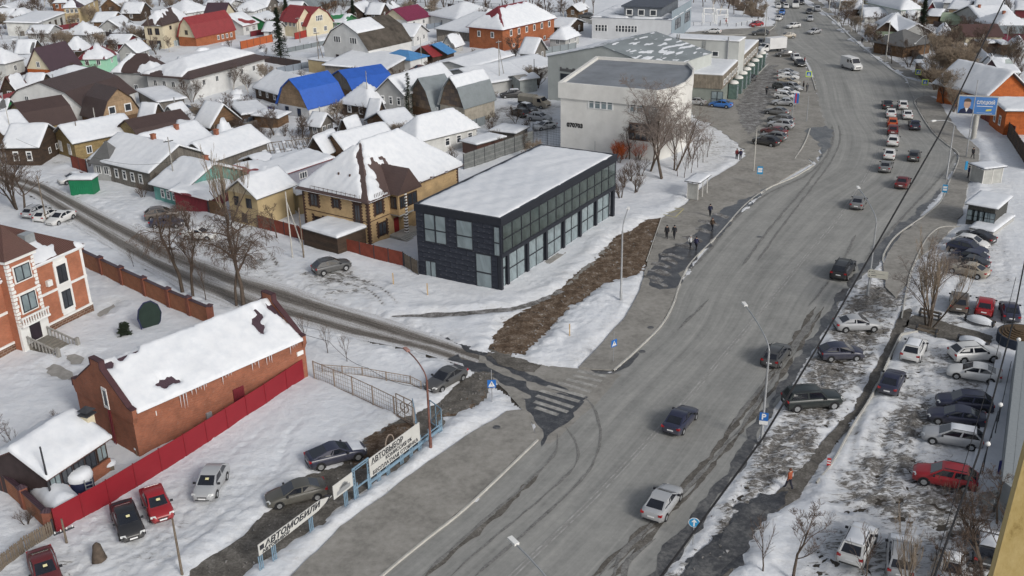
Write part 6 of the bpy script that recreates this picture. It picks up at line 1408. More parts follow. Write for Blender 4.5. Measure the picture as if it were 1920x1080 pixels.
H('wide snow roofed house behind the grey terrace', (300, 290), (400, 262), (255, 272), 2.8, 'gable', 2.4, GRP, SLT, 1, 'u', group=g0, chim=(.6, .4))
H('red brown metal roofed shack among the poplar stems', (478, 330), (498, 318), (445, 318), 2.8, 'shed', .5, BRW, RED, .1, 'u', cat='shed', name='shed')
H('cream two storey house with snow roof and ochre side wall', (481, 369), (548, 345), (457, 350), 4.4, 'gable', 1.8, YEL, SLT, 1, 'u', gab=CREAM, wins=[w2('v', 2, 2.6, 'dark'), w2('v', 1, .4, 'dark')], group=g0, ref='u')
H('low ochre annex with snow slab roof against the cream house', (560, 365), (572, 358), (545, 352), 3.0, 'flat', 0, YEL, SLT, 1, 'u', cat='annex', name='annex')
H('flat snow roofed brown shed by the grey board fence', (894, 272), (945, 258), (892, 262), 2.0, 'flat', 0, BRR, SLT, 1, 'u', cat='shed', name='shed', ov=.3)
H('snow capped low shed beside the parked pickup', (965, 250), (985, 240), (945, 240), 1.8, 'flat', 0, GRP, SLT, 1, 'u', cat='shed', name='shed', ov=.5)
H('grey metal cabin with pitched lid behind the canvas truck', (975, 150), (989, 143), (956, 144), 3.0, 'gable', .5, plain('cabin_grey', (.3, .32, .31), .7), conc, .2, 'u', cat='cabin', name='cabin')
# beyond: scattered far houses
FAR = [(35, 20, 46, GW, SLT, 1, 'grey far house with loaded snow roof over dark yard'), (20, 32, 30, DKW, DPU, .3, 'dark shack at the far left edge'), (52, 36, 40, plain('blue_wall', (.04, .07, .3), .8), SLT, 1, 'low blue walled shed with snow roof'), (90, 62, 40, GW, SLT, 1, 'grey garage behind the garden of bare bushes'), (225, 52, 42, GW, SLT, .8, 'snow patched house left of the tall tan house'), (262, 24, 34, DKW, SLT, 1, 'far dark cottage left of the pyramid roof'), (250, 60, 40, DKW, SLT, 1, 'dark shed under snow left of the tan tower house'), (210, 40, 36, BRW, SLT, 1, 'brown house hidden behind tall bare trees'), (225, 12, 34, BRW, SLT, 1, 'brown far house with faint windows'), (425, 15, 50, W_, SLT, 1, 'wide white roofed house above the plum one'), (475, 20, 40, W_, SLT, 1, 'white bungalow right of the plum gable'), (500, 12, 36, GRP, SLT, 1, 'snow roofed cabin left of the spruces'), (495, 40, 44, GRN, SLT, 1, 'green fenced bungalow behind the spruce'), (518, 58, 30, W_, SLT, 1, 'snow roofed garage beside the spruce'), (590, 12, 70, BRW, GRY, 0, 'long grey metal roofed school like building'), (645, 42, 40, GRN, GRN, .1, 'green roofed garage beside the red roofed house'), (680, 22, 36, DKW, SLT, 1, 'dark cottage with pointed snow roof'), (712, 26, 30, DKW, SLT, 1, 'dark cottage with twin snow roof'), (735, 14, 20, plain('sky_wall', (.1, .3, .45), .8), SLT, .4, 'tiny sky blue gabled shed'), (775, 68, 46, W_, SLT, 1, 'snow roofed shed below violet roofed house'), (850, 85, 30, GW, SLT, .4, 'small rusty shed beside orange brick house'), (1065, 52, 50, DKW, SLT, 1, 'dark log house with snow roof right of orange brick house'), (1060, 72, 44, GW, SLT, 1, 'lumpy snow covered shed below the log house'), (1000, 100, 40, GRP, SLT, 1, 'garages under snow beside the market hall'), (1085, 20, 30, BRW, SLT, .6, 'far brown house near avenue trees'), (560, 20, 30, GRP, SLT, 1, 'snowy cabin left of metal roofed hall'), (150, 92, 34, DKW, BRR, .2, 'rust roofed shed behind plum brown roof'), (235, 82, 44, DRD, SLT, .6, 'long dark red shed row with snow'), (255, 98, 40, GW, SLT, 1, 'snow bank roofed hut above the grey wing'), (60, 98, 34, DKW, SLT, .9, 'dark cottage among branches far left'), (105, 168, 34, GRP, SLT, 1, 'grey plank hut with lumpy snow'), (75, 160, 38, DKW, SLT, 1, 'low dark shed with snow saddle'), (30, 168, 36, DKW, BRR, .5, 'low brown shed above the red roof'), (10, 205, 30, GRN, SLT, .8, 'green boarded shed at left edge'), (120, 205, 36, GRP, SLT, 1, 'snow topped lean to beside brown gambrel'), (285, 225, 40, DKW, SLT, 1, 'snow heaped woodshed below plank gable'), (330, 215, 36, GW, SLT, .8, 'long low shed by thin fruit trees'), (350, 255, 40, GRP, SLT, 1, 'garden shed under deep snow'), (420, 262, 44, GRP, SLT, 1, 'long snow heaped shed above the ruin'), (600, 235, 40, GRP, SLT, 1, 'snow covered hut in the yard of the blue house'), (655, 245, 36, DKW, SLT, 1, 'small hut with smooth snow lid'), (705, 218, 30, DKW, SLT, .8, 'woodshed beside yellow shuttered log house'), (820, 235, 30, DKW, SLT, 1, 'hut squeezed behind grey white house')]
for i, (x, y, wpx, wl_, rf_, sn, lb) in enumerate(FAR):
    k = wpx/46; h_ = 2.6 if wpx > 32 else 2.2
    H(lb, (x, y), (x+wpx*.58, y-wpx*.20), (x-wpx*.42, y-wpx*.09), h_, ['gable', 'gable', 'hip', 'gable'][i % 4], 1.5+.7*(i % 3)*k, wl_, rf_, sn, 'uv'[i % 2], wins=[w2('u', 2 if wpx > 34 else 1), w2('v', 1)] if wpx > 28 else [], group=g0, chim=(.5, .5, 'pipe') if i % 3 == 0 else None, ref='u', T=.3)
# right hand side
H('bright orange house with long snow gable roof behind the billboard', (1851, 176), (1925, 168), (1812, 150), 4.0, 'gable', 3.4, ORW, SLT, 1, 'v', gab=ORW, ref='u', ov=.8)
H('bright orange low house with single pitched snow roof at right edge', (1888, 208), (1965, 196), (1861, 190), 4.2, 'shed', .4, ORW, SLT, 1, 'u', wins=[('v', 2, 1.2, 1.0, 1.7, (.15, .85), 'trim')], ref='v')
H('small house with slate grey hip roof and bright red door panel', (1695, 84), (1745, 76), (1675, 73), 3.0, 'hip', 2.4, BRW, SLT, 0, 'u', ov=.8, wins=[('v', 1, .2, 1.6, 2.2, (.2, .8), 'brown')])
H('green grey cottage with dark gable front and snow roof by the upper road', (1642, 58), (1684, 60), (1655, 40), 2.8, 'gable', 2.4, plain('sage_wall', (.25, .3, .22), .9), SLT, 1, 'v', gab=DKW, wins=[('u', 3, .8, .9, 1.3, (.1, .9), 'trim')])
H('long snow roofed house behind the dark gable cottage', (1690, 62), (1715, 55), (1645, 42), 2.8, 'gable', 2.0, GW, SLT, 1, 'v')
H('white house with green eaves and arched balcony windows', (1690, 17), (1727, 15), (1682, 2), 4.4, 'hip', 2.4, W_, GRN, 1, 'u', wins=[('u', 3, 1.2, 1.0, 1.4, (.1, .9), 'dark')])
H('pale yellow block house at the top edge beside the upper road', (1640, 4), (1656, 3), (1634, -2), 4.0, 'flat', 0, CREAM, SLT, 1, 'u', wins=[w2('u', 2, 3)])
H('long flat snow topped garage behind roadside bushes', (1616, 18), (1666, 19), (1615, 10), 2.6, 'flat', 0, GW, SLT, 1, 'u', cat='garage', name='garage')
H('white domed greenhouse shelter under snow', (1622, 32), (1668, 32), (1615, 24), 1.6, 'gambrel', 1.8, DIRTW, DIRTW, .6, 'u', cat='greenhouse', name='greenhouse')
H('peach walled cottage with snow roof in the upper right', (1780, 16), (1812, 18), (1768, 8), 2.8, 'gable', 1.6, plain('peach_wall', (.5, .36, .24), .9), SLT, 1, 'u')
H('dark red shed with steep snow edge in the upper right', (1738, 18), (1754, 18), (1733, 9), 2.6, 'gable', 2.0, DRD, SLT, 1, 'v', cat='shed', name='shed')
H('small orange brown hut with snow pillow roof', (1738, 30), (1760, 31), (1734, 21), 2.2, 'shed', .5, BRW, SLT, 1, 'u', cat='hut', name='hut')
H('broad white roofed house crossed by the black cable', (1826, 20), (1875, 22), (1820, 6), 3, 'gable', 2.6, DKW, SLT, 1, 'u', ref='u')
H('L shaped white roofed house right of the green greenhouse', (1840, 38), (1905, 36), (1835, 24), 3, 'gable', 2.6, GW, SLT, 1, 'u', chim=(.2, .4))
H('snow roofed bungalow with chimney at the upper right edge', (1870, 50), (1935, 48), (1866, 38), 2.8, 'hip', 2.6, GW, SLT, 1, 'u', chim=(.4, .4))
H('long brown red metal barn behind the large willow', (1812, 68), (1880, 68), (1810, 53), 3.2, 'gable', 1.8, CREAM, BRR, 0, 'u', ref='u')
H('grey tin roofed shed with magenta wall', (1882, 62), (1925, 62), (1878, 51), 2.4, 'gable', 1.0, PUR, GRY, 0, 'u', cat='shed', name='shed')
H('long low pale green greenhouse with snow along its foot', (1766, 38), (1810, 40), (1764, 29), 1.4, 'gambrel', 1.4, plain('pale_green_film', (.33, .38, .28), .6), plain('green_film_roof', (.3, .36, .25), .5), 0, 'u', cat='greenhouse', name='greenhouse', ref='u')
H('pale glass greenhouse with dark red base wall', (1868, 136), (1908, 136), (1864, 113), 2.6, 'gable', 1.4, DRD, plain('frosted_sheet', (.45, .5, .47), .5), .3, 'u', ref='u', cat='greenhouse', name='greenhouse')
H('brown shed with snow slab beside the pale glass greenhouse', (1850, 82), (1880, 80), (1845, 74), 2.2, 'flat', 0, BRR, SLT, 1, 'u', cat='shed', name='shed')
H('brick red hut with white lid in the upper right gardens', (1880, 84), (1892, 84), (1878, 77), 2.4, 'flat', 0, REDB, SLT, 1, 'u', cat='hut', name='hut')
H('dark house with steep snow edged gable left of the orange roofs', (1832, 140), (1850, 134), (1815, 122), 3.0, 'gable', 3.0, DPU, SLT, .4, 'v', gab=DPU)
H('row of dark stalls with snowy roof beside the small red door house', (1718, 115), (1738, 132), (1712, 104), 2.6, 'shed', .3, DKW, SLT, .8, 'u', cat='shed', name='shed')
FAR2 = [(1900, 88, 40, 'white heaped garden shed at the right edge', GW), (1905, 18, 34, 'dark red far house in the top right corner', DRD), (1770, 3, 40, 'snow roofed house at the top right gardens', GW), (1830, 2, 40, 'far snow roofed barn near the top right', GW), (1850, 120, 30, 'tin shed in front of greenhouse', DRD), (1575, 2, 40, 'grey green far block beside the upper road', GW), (1600, 14, 30, 'dark shed behind roadside bushes', DKW), (1700, 36, 22, 'little shed with oval snow lid', GW), (1760, 62, 34, 'snowy woodshed among thick bushes', DKW), (1790, 100, 30, 'hidden brown shed behind the willow', BRW)]
for i, (x, y, wpx, lb, wl_) in enumerate(FAR2):
    H(lb, (x, y), (x+wpx*.62, y+wpx*.02), (x-wpx*.2, y-wpx*.28), 2.5, 'gable' if i % 2 else 'hip', 1.6, wl_, SLT, 1, 'u', ref='u')
# glazed veranda beside the brick outbuilding
V = house('glazed garden pavilion with deep snow roof and brick base by the red fence', (88, 893), (196, 822), (32, 838), 2.9, 'gable', 1.5, plain('pavilion_frame', (.05, .035, .035), .7), BRR, 1, 'u', ov=.35, T=.45, cat='pavilion', name='pavilion', ref='u')
LUv, LVv = V['dims']
for k in range(5): window(V, LUv*(.1+.2*k), -.02, 1.25, LUv*.17, 1.35, 0, 'dark' if k < 4 else 'brown', PANE_S if k in (0, 4) else PANE)
MB().box(-.05, LUv+.05, -.14, -.02, -.3, 1.15).build('brick_base', REDB, V)
x, y = tolocal(V, (166, 790), 4); m = MB(); m.box(-.35, .35, -.35, .35, 2.6, 4.6); m.build('chimney', CREAM, V, loc=(x, y, 0)); m = MB(); m.box(-.5, .5, -.5, .5, 4.62, 4.72); m.add([(-.5, -.5, 5.0), (.5, -.5, 5.0), (.5, .5, 5.0), (-.5, .5, 5.0), (0, 0, 5.4)], [(0, 1, 4), (1, 2, 4), (2, 3, 4), (3, 0, 4), (3, 2, 1, 0)]); m.build('chimney_cap', dsteel, V, loc=(x, y, 0))
house('low tent shaped woodpile cover buried in snow in fence corner', (104, 968), (124, 938), (62, 925), .9, 'hip', .6, DKW, SLT, 1, 'u', T=.45, cat='woodpile', name='covered_woodpile', ov=.1)
MBt = MB(); MBt.lathe([(.9, 0), (.95, .1), (.92, .2), (.95, .35), (.92, .5), (.95, .7), (.92, .85), (.95, 1.1), (.8, 1.5), (.4, 1.75), (.01, 1.8)], 20)
tk = thing('water_tank', 'dark blue ribbed plastic water tank with thick snow cap', 'water tank', P(155, 922)); MBt.build('tank', plain('navy_plastic', (.02, .025, .06), .5), tk, 50); m = MB(); m.lathe([(.96, 1.25), (1.0, 1.5), (.9, 1.85), (.5, 2.0), (.01, 2.02)], 16); m.build('snow_cap', snow, tk, 70)
m = MB()
for k in range(5): m.bar((.75, -.9, .2+.3*k), (1.2, -.6, .2+.3*k), .05)
m.bar((.75, -.9, 0), (.75, -.9, 1.6), .05); m.bar((1.2, -.6, 0), (1.2, -.6, 1.6), .05); m.build('ladder', steel, tk)
for lb, px_, s_ in (('snow capped stack of firewood next to the blue tank', (205, 880), 1.0), ('second snow capped heap against the red fence', (263, 850), .7)):
    r_ = thing('firewood_stack', lb, 'firewood', P(*px_), .6); r_.scale = (.62, .62, .62); m = MB(); rg = random.Random(3)
    for i in range(6):
        for j in range(4): m.tube([(-.6, -.6+i*.24+(j % 2)*.1, .13+j*.21), (.5, -.6+i*.24+(j % 2)*.1, .13+j*.21)], .11*s_, 7)
    m.build('logs', woodp, r_); m = MB(); m.lathe([(1.0*s_, .85), (.95*s_, 1.1), (.5*s_, 1.3), (.01, 1.33)], 12); m.build('snow_cap', snow, r_, 70)
# ================================================================ FENCES
g1 = 'fences of the old quarter'
rbf = ribbed('rust_red_boards', (.2, .045, .026), .15, .75, .03, .3)
BPM = plain('brick_pillar', (.2, .075, .05), .9, .2, 2)
def brickfence(label, pxs, ht, pitch, mat):
    pts = [P(*p) for p in pxs]; o0 = pts[0]; root = thing('brick_fence', label, 'fence', o0)
    pil = MB(); pil.box(-.28, .28, -.28, .28, -.3, ht+.25); pil = pil.mesh('pillar', BPM); cap = MB(); cap.add([(-.36, -.36, 0), (.36, -.36, 0), (.36, .36, 0), (-.36, .36, 0), (0, 0, .28)], [(0, 1, 4), (1, 2, 4), (2, 3, 4), (3, 0, 4), (3, 2, 1, 0)]); cap = cap.mesh('pillar_cap', DPU)
    for a, b in zip(pts, pts[1:]):
        L = (b-a).length; n = max(1, round(L/pitch)); s_ = L/n; ang = math.atan2((b-a).y, (b-a).x); pn = MB().box(.25, s_-.25, -.13, .13, -.3, ht).mesh('panel', mat); cp = MB().box(.25, s_-.25, -.2, .2, ht, ht+.08).mesh('coping', DPU)
        for k in range(n):
            p = a.lerp(b, k/n)-o0; link('panel', pn, root, (p.x, p.y, 0), ang); link('coping', cp, root, (p.x, p.y, 0), ang); q = link('pillar', pil, root, (p.x, p.y, 0), ang); link('pillar_cap', cap, q, (0, 0, ht+.25))
    p = pts[-1]-o0; q = link('pillar', pil, root, (p.x, p.y, 0)); link('pillar_cap', cap, q, (0, 0, ht+.25))
OBF = brickmat('orange_fence_brick', (.33, .11, .045), (.27, .085, .035), (.3, .2, .14))
brickfence('brick fence with capped pillars running behind the mansion yard towards the bare trees', [(157, 499), (232, 536), (320, 578), (398, 612)], 2.1, 4.6, OBF)
brickfence('orange brick fence with capped pillars at lower left corner', [(-30, 890), (12, 922), (50, 955), (97, 1000)], 1.7, 3.2, OBF)
fence('dark weathered picket fence in the bottom left corner', [(-8, 1082), (50, 1036), (103, 1004)], 1.35, 'picket', woodp, .17)
fence('rust red sheet fence in front of the tan brick house', [(485, 429), (560, 450), (650, 475), (757, 501)], 1.9, 'sheet', rbf, 2.4, group=g1)
fence('short grey plank fence beside the dark glass building', [(759, 502), (785, 517)], 1.8, 'boards', woodp, 1.5, group=g1)
fence('dark red sheet fence beside the parked cars on the side street', [(343, 386), (392, 402)], 2.2, 'sheet', ribbed('dark_red_sheet_fence', (.17, .022, .026), .2, .6), 2.4, group=g1)
fence('brown plank fence right of the dark red sheet fence', [(394, 403), (425, 411)], 2.2, 'boards', BRW, 2.4, group=g1)
fence('rust brown fence between the spire porch and the bay windowed house', [(137, 318), (165, 326)], 2.3, 'sheet', rbf, 2.4, group=g1)
fence('tall grey horizontal plank fence behind the dark glass building', [(870, 322), (1000, 276)], 2.8, 'sheet', planks('grey_fence_planks', (.18, .19, .19), (.13, .14, .14), 5, .35), 2.6, group=g1)
fence('black steel gate frame of the white building yard', [(1000, 272), (1026, 276), (1054, 280)], 3.6, 'mesh', dsteel, 3.2, group=g1)
fence('grey sheet fence beside the nearer blue roofed house', [(600, 222), (652, 203)], 1.7, 'sheet', GRY, 2.4, group=g1)
fence('blue grey sheet fence below the dark timber cabin', [(383, 268), (480, 232)], 1.6, 'sheet', ribbed('blue_grey_sheet', (.2, .23, .27), .2, .6), 2.4, group=g1)
fence('orange sheet fence left of the tall spruce', [(452, 94), (512, 80)], 2.2, 'sheet', ribbed('orange_sheet', (.4, .1, .03), .25, .6), 2.6, group=g1)
fence('bright red sheet fence in front of the cream red roofed house', [(553, 76), (575, 70), (600, 63)], 2.0, 'sheet', ribbed('bright_red_sheet', (.3, .03, .02), .25, .6), 2.6, group=g1)
fence('dark brown fence along the lane by the spruce', [(497, 118), (565, 128)], 1.8, 'sheet', BRN, 2.6, group=g1)
fence('yellow and black striped fence left of the tan tower house', [(232, 98), (302, 88)], 2.3, 'sheet', ribbed('amber_sheet', (.38, .2, .05), 1.6, .6, .02, .5), 2.6, group=g1)
fence('pale blue sheet fence above the long white house', [(240, 106), (345, 84)], 1.6, 'sheet', ribbed('pale_blue_sheet', (.35, .4, .42), .25, .6), 2.6, group=g1)
fence('green sheet fence below the red roofed shed', [(0, 216), (50, 206), (88, 200)], 1.5, 'sheet', ribbed('dull_green_sheet', (.06, .11, .07), .25, .6), 2.6, group=g1)
fence('grey fence around the snowy yard of the blue roofed house', [(560, 252), (640, 232), (700, 215)], 1.3, 'rail', woodp, 2.6, group=g1)
fence('brown red fence in front of the large gambrel house', [(716, 136), (775, 124)], 2.0, 'sheet', BRR, 2.6, group=g1)
fence('rusty fence along the orange houses at the right', [(1838, 222), (1866, 240), (1900, 262)], 2.2, 'sheet', rbf, 2.6, group=g1)
fence('dark brown boarded fence at the right edge above the snowy path', [(1888, 258), (1908, 290), (1930, 322)], 2.6, 'boards', DKW, 2.4, group=g1)
fence('long grey lane fence above the snow lot by the large gambrel house', [(540, 100), (640, 80)], 1.4, 'sheet', GRY, 2.6, group=g1)
fence('white railing of the small park beyond the crossroads', [(1300, 50), (1380, 52), (1440, 40)], 1.2, 'rail', white, 2.6, group=g1)
fence('dark fence of the gardens behind the far avenue', [(560, -2), (760, 4), (1000, 20), (1110, 28)], 1.4, 'rail', dsteel, 3.2, group=g1)
rusty = plain('rusty_pale_frame', (.27, .22, .18), .8, .35, 3)
fence('rusty mesh fence from the brick outbuilding to the car lot gate', [(590, 712), (628, 728), (662, 742), (700, 760), (740, 780), (778, 802)], 1.9, 'mesh', rusty, 2.2, rusty)
fence('low wire fence on the snow beside the saplings', [(605, 700), (680, 706), (770, 722), (790, 732)], .9, 'mesh', rusty, 2.4, rusty)
# collapsed greenhouse frame with snow on slats
cg = thing('ruined_greenhouse', 'collapsed slatted greenhouse frame with lumps of snow left on it', 'greenhouse', P(500, 300), .38); rg = random.Random(9); m = MB()
for k in range(26): m.bar((-6+k*.55, -2, .6+rg.uniform(0, .4)), (-6+k*.55+.4, 3.2, 1.9+rg.uniform(-.3, .3)), .12, .05)
for y, z in ((-2, .8), (.6, 1.3), (3.2, 1.95)): m.bar((-6.3, y, z), (8.3, y, z), .1)
for x in (-6, 0, 8): m.bar((x, 3.2, 0), (x, 3.2, 1.9), .12); m.bar((x, -2, 0), (x, -2, .8), .12)
m.build('frame', woodp, cg); m = MB()
for k in range(16):
    x = rg.uniform(-6, 7); y = rg.uniform(-1.5, 2.5); z = .85+(y+2)*.22; m.box(x, x+rg.uniform(.4, .9), y, y+rg.uniform(.5, 1.9), z+.1, z+.3)
sc_ = m.build('snow_lumps', snow, cg); tag(sc_, kind='stuff')
# ================================================================ CAR LOT SIGN FENCE
A0, A1 = P(491, 1073), P(828, 813); dA = (A1-A0); LA = dA.length; angA = math.atan2(dA.y, dA.x)
def alot(px, py): p = P(px, py); return (p-A0).dot(dA.normalized())
lot = thing('pipe_fence', 'faded blue pipe fence along the edge of the car lot', 'fence', A0, angA)
PO = [(491, 1072), (517, 1054), (587, 1001), (652, 951), (671, 936), (695, 917), (714, 904), (732, 891), (756, 871), (772, 857), (790, 845), (808, 830), (826, 814)]
pm_ = MB()
for d in (-.16, 0.0, .16): pm_.tube([(d, 0, -.2), (d, 0, 1.35)], .045, 6)
pm_ = pm_.mesh('post', bluep)
for q in PO: link('post', pm_, lot, (alot(*q), 0, 0))
MB().bar((alot(695, 917), 0, .95), (LA, 0, .95), .08).build('rail', bluep, lot); MB().bar((alot(695, 917), 0, .55), (LA, 0, .55), .1, .25).build('rail', bluep, lot)
gx0, gx1 = alot(669, 938), alot(695, 917)
fr_ = thing('gateway', 'open blue steel doorway frame between the two car lot banners', 'gate', A0+dA.normalized()*gx0, angA); W0 = gx1-gx0; m = MB()
for x in (0, W0): m.bar((x-.1, 0, 0), (x-.1, 0, 2.7), .07); m.bar((x+.1, 0, 0), (x+.1, 0, 2.7), .07); 
for k in range(6):
    for x in (0, W0): m.bar((x-.1, 0, .9+k*.32), (x+.1, 0, .9+k*.32), .05)
m.bar((-.1, 0, 2.7), (W0+.1, 0, 2.7), .09); m.bar((-.1, 0, 2.5), (W0+.1, 0, 2.5), .07); m.bar((0, 0, .95), (W0, 0, .95), .1); m.build('frame', bluep, fr_)
bwhite = plain('banner_white', (.5, .5, .48), .7, .06, 1); inkb = plain('banner_black', (.03, .032, .04), .6, .05); inkg = plain('banner_grey', (.25, .26, .27), .6, .05)
def banner(name, label, x0, x1, z0, z1, pts=None):
    r_ = thing(name, label, 'banner', A0+dA.normalized()*x0, angA); W1 = x1-x0
    pl = pts or [(0, z0), (W1, z0), (W1, z1), (0, z1)]; m = MB(); k = len(pl)
    m.add([(x, -.12, z) for x, z in pl]+[(x, -.07, z) for x, z in pl], [tuple(range(k)), tuple(range(2*k-1, k-1, -1))]+[(i, k+i, k+(i+1) % k, (i+1) % k) for i in range(k)]); m.build('board', bwhite, r_); return r_, W1
bx0, bx1 = alot(489, 1075), alot(628, 971)
b1, W1 = banner('banner', 'arrow shaped white banner of the car lot with big slanted lettering', bx0, bx1, 1.5, 2.3, [(0, 1.45), (alot(517, 1054)-bx0+1.2, 1.45), (alot(600, 992)-bx0, 1.52), (bx1-bx0, 1.9), (alot(606, 988)-bx0, 2.28), (0, 2.32)])
put_text(b1, 'АВТОМОБИЛИ', .6, inkb, .55, -.13, 1.8, fit=W1*.76, bold=.02, shear=.25); put_text(b1, 'АВТОВЫБОР', .3, inkb, .3, -.13, 1.5, fit=W1*.36, bold=.012)
m = MB(); m.box(.12, .5, -.135, -.125, 1.82, 2.18); m.build('stripe', inkb, b1); m = MB(); xe = W1
m.add([(xe-.85, -.135, 1.62), (xe-.65, -.135, 1.62), (xe-.1, -.135, 2.0), (xe-.7, -.135, 2.42), (xe-.9, -.135, 2.42), (xe-.35, -.135, 2.0)], [(0, 1, 2, 5), (5, 2, 3, 4)]); m.build('arrow', inkb, b1)
cx0, cx1 = bx1+.15, gx0-.25
b2, W2 = banner('banner', 'white banner panel printed with two dark cars beside blue doorway', cx0, cx1, 1.45, 2.6); m = MB()
for q, (xx, zz, s_) in enumerate(((.3, 1.6, 1.0), (W2-1.5, 1.95, .62))):
    prc = [(0, 0), (.1, .22), (.45, .3), (.7, .5), (1.25, .52), (1.5, .32), (1.75, .28), (1.8, .05), (1.6, 0)]; prc = [(xx+a*s_*.85, -.135, zz+b_*s_*1.2) for a, b_ in prc]; m.add(prc, [tuple(range(len(prc)))])
m.build('printed_cars', inkg, b2)
ex0, ex1 = alot(694, 918)+.1, alot(789, 845)
b3, W3 = banner('banner', 'long white banner with three lines of dark lettering at car lot', ex0, ex1, 1.0, 2.65)
put_text(b3, 'АВТОВЫБОР', .62, inkb, .25, -.13, 2.08, fit=W3*.62, bold=.018); put_text(b3, 'КОМИССИЯ 0%', .44, inkb, W3*.30, -.13, 1.58, fit=W3*.52, bold=.012); put_text(b3, 'БЕСПЛАТНАЯ СТОЯНКА', .42, inkb, .3, -.13, 1.1, fit=W3*.9, bold=.012)
m = MB(); m.box(.15, W3*.62, -.135, -.125, 2.0, 2.03); m.build('stripe', inkb, b3)
m = MB()
for k in range(13): a = math.pi*k/12; m.bar((W3*.42+math.cos(a)*.5, 0, 2.6+math.sin(a)*.75), (W3*.42+math.cos(a+math.pi/12)*.5, 0, 2.6+math.sin(a+math.pi/12)*.75), .07)
m.build('hoop', rusty, b3)
# gate leaves
for lb, a, b, sty in (('rusty gate leaf with steering wheel emblem standing open', (745, 782), (775, 797), 1), ('blue framed gate leaf next to the rusty street lamp', (776, 792), (786, 845), 0), ('small blue pipe gate leaf right of the rusty lamp', (808, 795), (829, 812), 0)):
    p, q = P(*a), P(*b); r_ = thing('gate_leaf', lb, 'gate', p, math.atan2((q-p).y, (q-p).x)); L = (q-p).length; m = MB(); mt_ = rusty if sty else bluep
    for x in (0, L/2, L): m.bar((x, 0, .1), (x, 0, 2.3), .07)
    m.bar((0, 0, 2.3), (L, 0, 2.3), .07); m.bar((0, 0, .2), (L, 0, .2), .07); m.bar((0, 0, .2), (L, 0, 2.3), .05); m.build('frame', mt_, r_)
    if sty:
        m = MB()
        for k in range(12): a0 = 2*math.pi*k/12; a1 = a0+math.pi/6; m.bar((L/2+.5*math.cos(a0), 0, 1.3+.5*math.sin(a0)), (L/2+.5*math.cos(a1), 0, 1.3+.5*math.sin(a1)), .07)
        m.build('wheel_emblem', rusty, r_)
# ================================================================ LAMPS, POLES, CABLES
lamp_px('street lamp with arched arm beside the dirt strip', (1164, 566), (1178, 391), H=9.2)
lamp_px('street lamp with parking sign on its pole, arm over the road', (1427, 833), (1396, 571), H=9.6)
lamp_px('street lamp behind the white direction board', (1626, 556), (1609, 352), H=9.6)
lamp_px('rusty street lamp with reddish head by the car lot gate', (808, 845), (762, 656), H=7.6, mat=plain('rusty_pole', (.16, .075, .06), .8, .4, 2), headm=plain('rusty_head', (.35, .2, .17), .7))
lamp_px('nearest street lamp whose arm reaches in at the bottom edge', (1068, 1400), (962, 1015), H=10)
lamp_px('street lamp bending over the pavement below the billboard', (1774, 336), (1750, 227), H=9)
lamp_px('street lamp beside the small house with red door panel', (1729, 128), (1716, 82), H=8)
gq = 'pale concrete poles along the upper road'
for lb, b, h in (('tall pale concrete pole at the far end of the upper road', (1554, 22), 11), ('tall pale concrete pole beside the roadside bushes', (1571, 44), 11), ('tall pale concrete pole nearest to the white van', (1612, 60), 11), ('thin grey pole by the slate grey hip roof', (1660, 117), 9)): pole(lb, b, h, concl, .16, group=gq)
for lb, b, h, mt_, br, cr in [('dark wooden pole standing in the snow of the car lot', (342, 1080), 4.6, woodp, None, ()), ('dark pole behind the mansion roof', (88, 420), 6.8, woodp, None, ()), ('braced concrete pole with striped band by the rust red fence', (549, 486), 8.5, concl, 2.0, ()), ('black and white painted wooden pole beside the braced one', (570, 486), 6.5, woodp, None, ()),
    ('braced A shaped pole on the snowy lot', (600, 138), 9.5, woodp, 2.4, (9.0,)), ('thin pole by the green and white cottage', (332, 372), 9, conc, None, (8.4,)), ('pole in front of the log house at left', (28, 284), 7.5, concl, None, ()), ('dark pole by the bay windowed house', (153, 294), 6, woodp, None, ()), ('pale pole against the long ochre house', (187, 272), 6.5, concl, None, ()),
    ('tall braced pole in the market yard', (937, 172), 10.5, conc, 2.6, (10,)), ('curved dark lamp pole of the market yard', (1002, 165), 6, dsteel, None, ()), ('antenna pole on the cottage corner by yellow shutters', (692, 218), 8.5, conc, None, ()), ('slim pole by the tall tan house', (286, 98), 9, woodp, None, ()), ('slim pole left of tan house fence', (262, 112), 8, woodp, None, ()),
    ('pole at lane beside spruce', (563, 82), 7, woodp, None, (6.5,)), ('grey pole by the park entrance', (1433, 84), 10, conc, None, ()), ('slim white pole of the car park', (1413, 322), 6.5, concl, None, ()), ('thin pole near the bus shelter pavement', (1512, 228), 4.5, steel, None, ()), ('thin pole in the snowy car park beside white suv', (1484, 232), 5, steel, None, ()),
    ('pole in the right gardens by magenta shed', (1884, 98), 6, conc, None, ()), ('tall thin pole behind the billboard', (1811, 295), 12, steel, None, ()), ('short pole with crossed arm in lower left snow', (126, 1022), 2.2, woodp, None, (1.2,)), ('black garden pole by glazed pavilion', (103, 960), 5.6, dsteel, None, ()), ('pole by collapsed greenhouse', (410, 300), 6, woodp, None, ()), ('pole near white garage with light blue roof', (791, 128), 7, conc, None, ())]:
    pole(lb, b, h, mt_, .1, cr, br)
blk = black
def C3(x, y, h): return P(x, y, h)
def ray3(x, y, dist): d = (rt*(x-960)-up*(y-540)+fw*F_PX).normalized(); return Vector((0, 0, CAM_H))+d*dist
wire('thick black cable hanging from the apartment block across the right side', [ray3(1895, -25, 34), ray3(1760, 255, 27), ray3(1560, 605, 21.5), ray3(1430, 822, 19), ray3(1225, 1100, 16)], .02, .0, cat='cable')
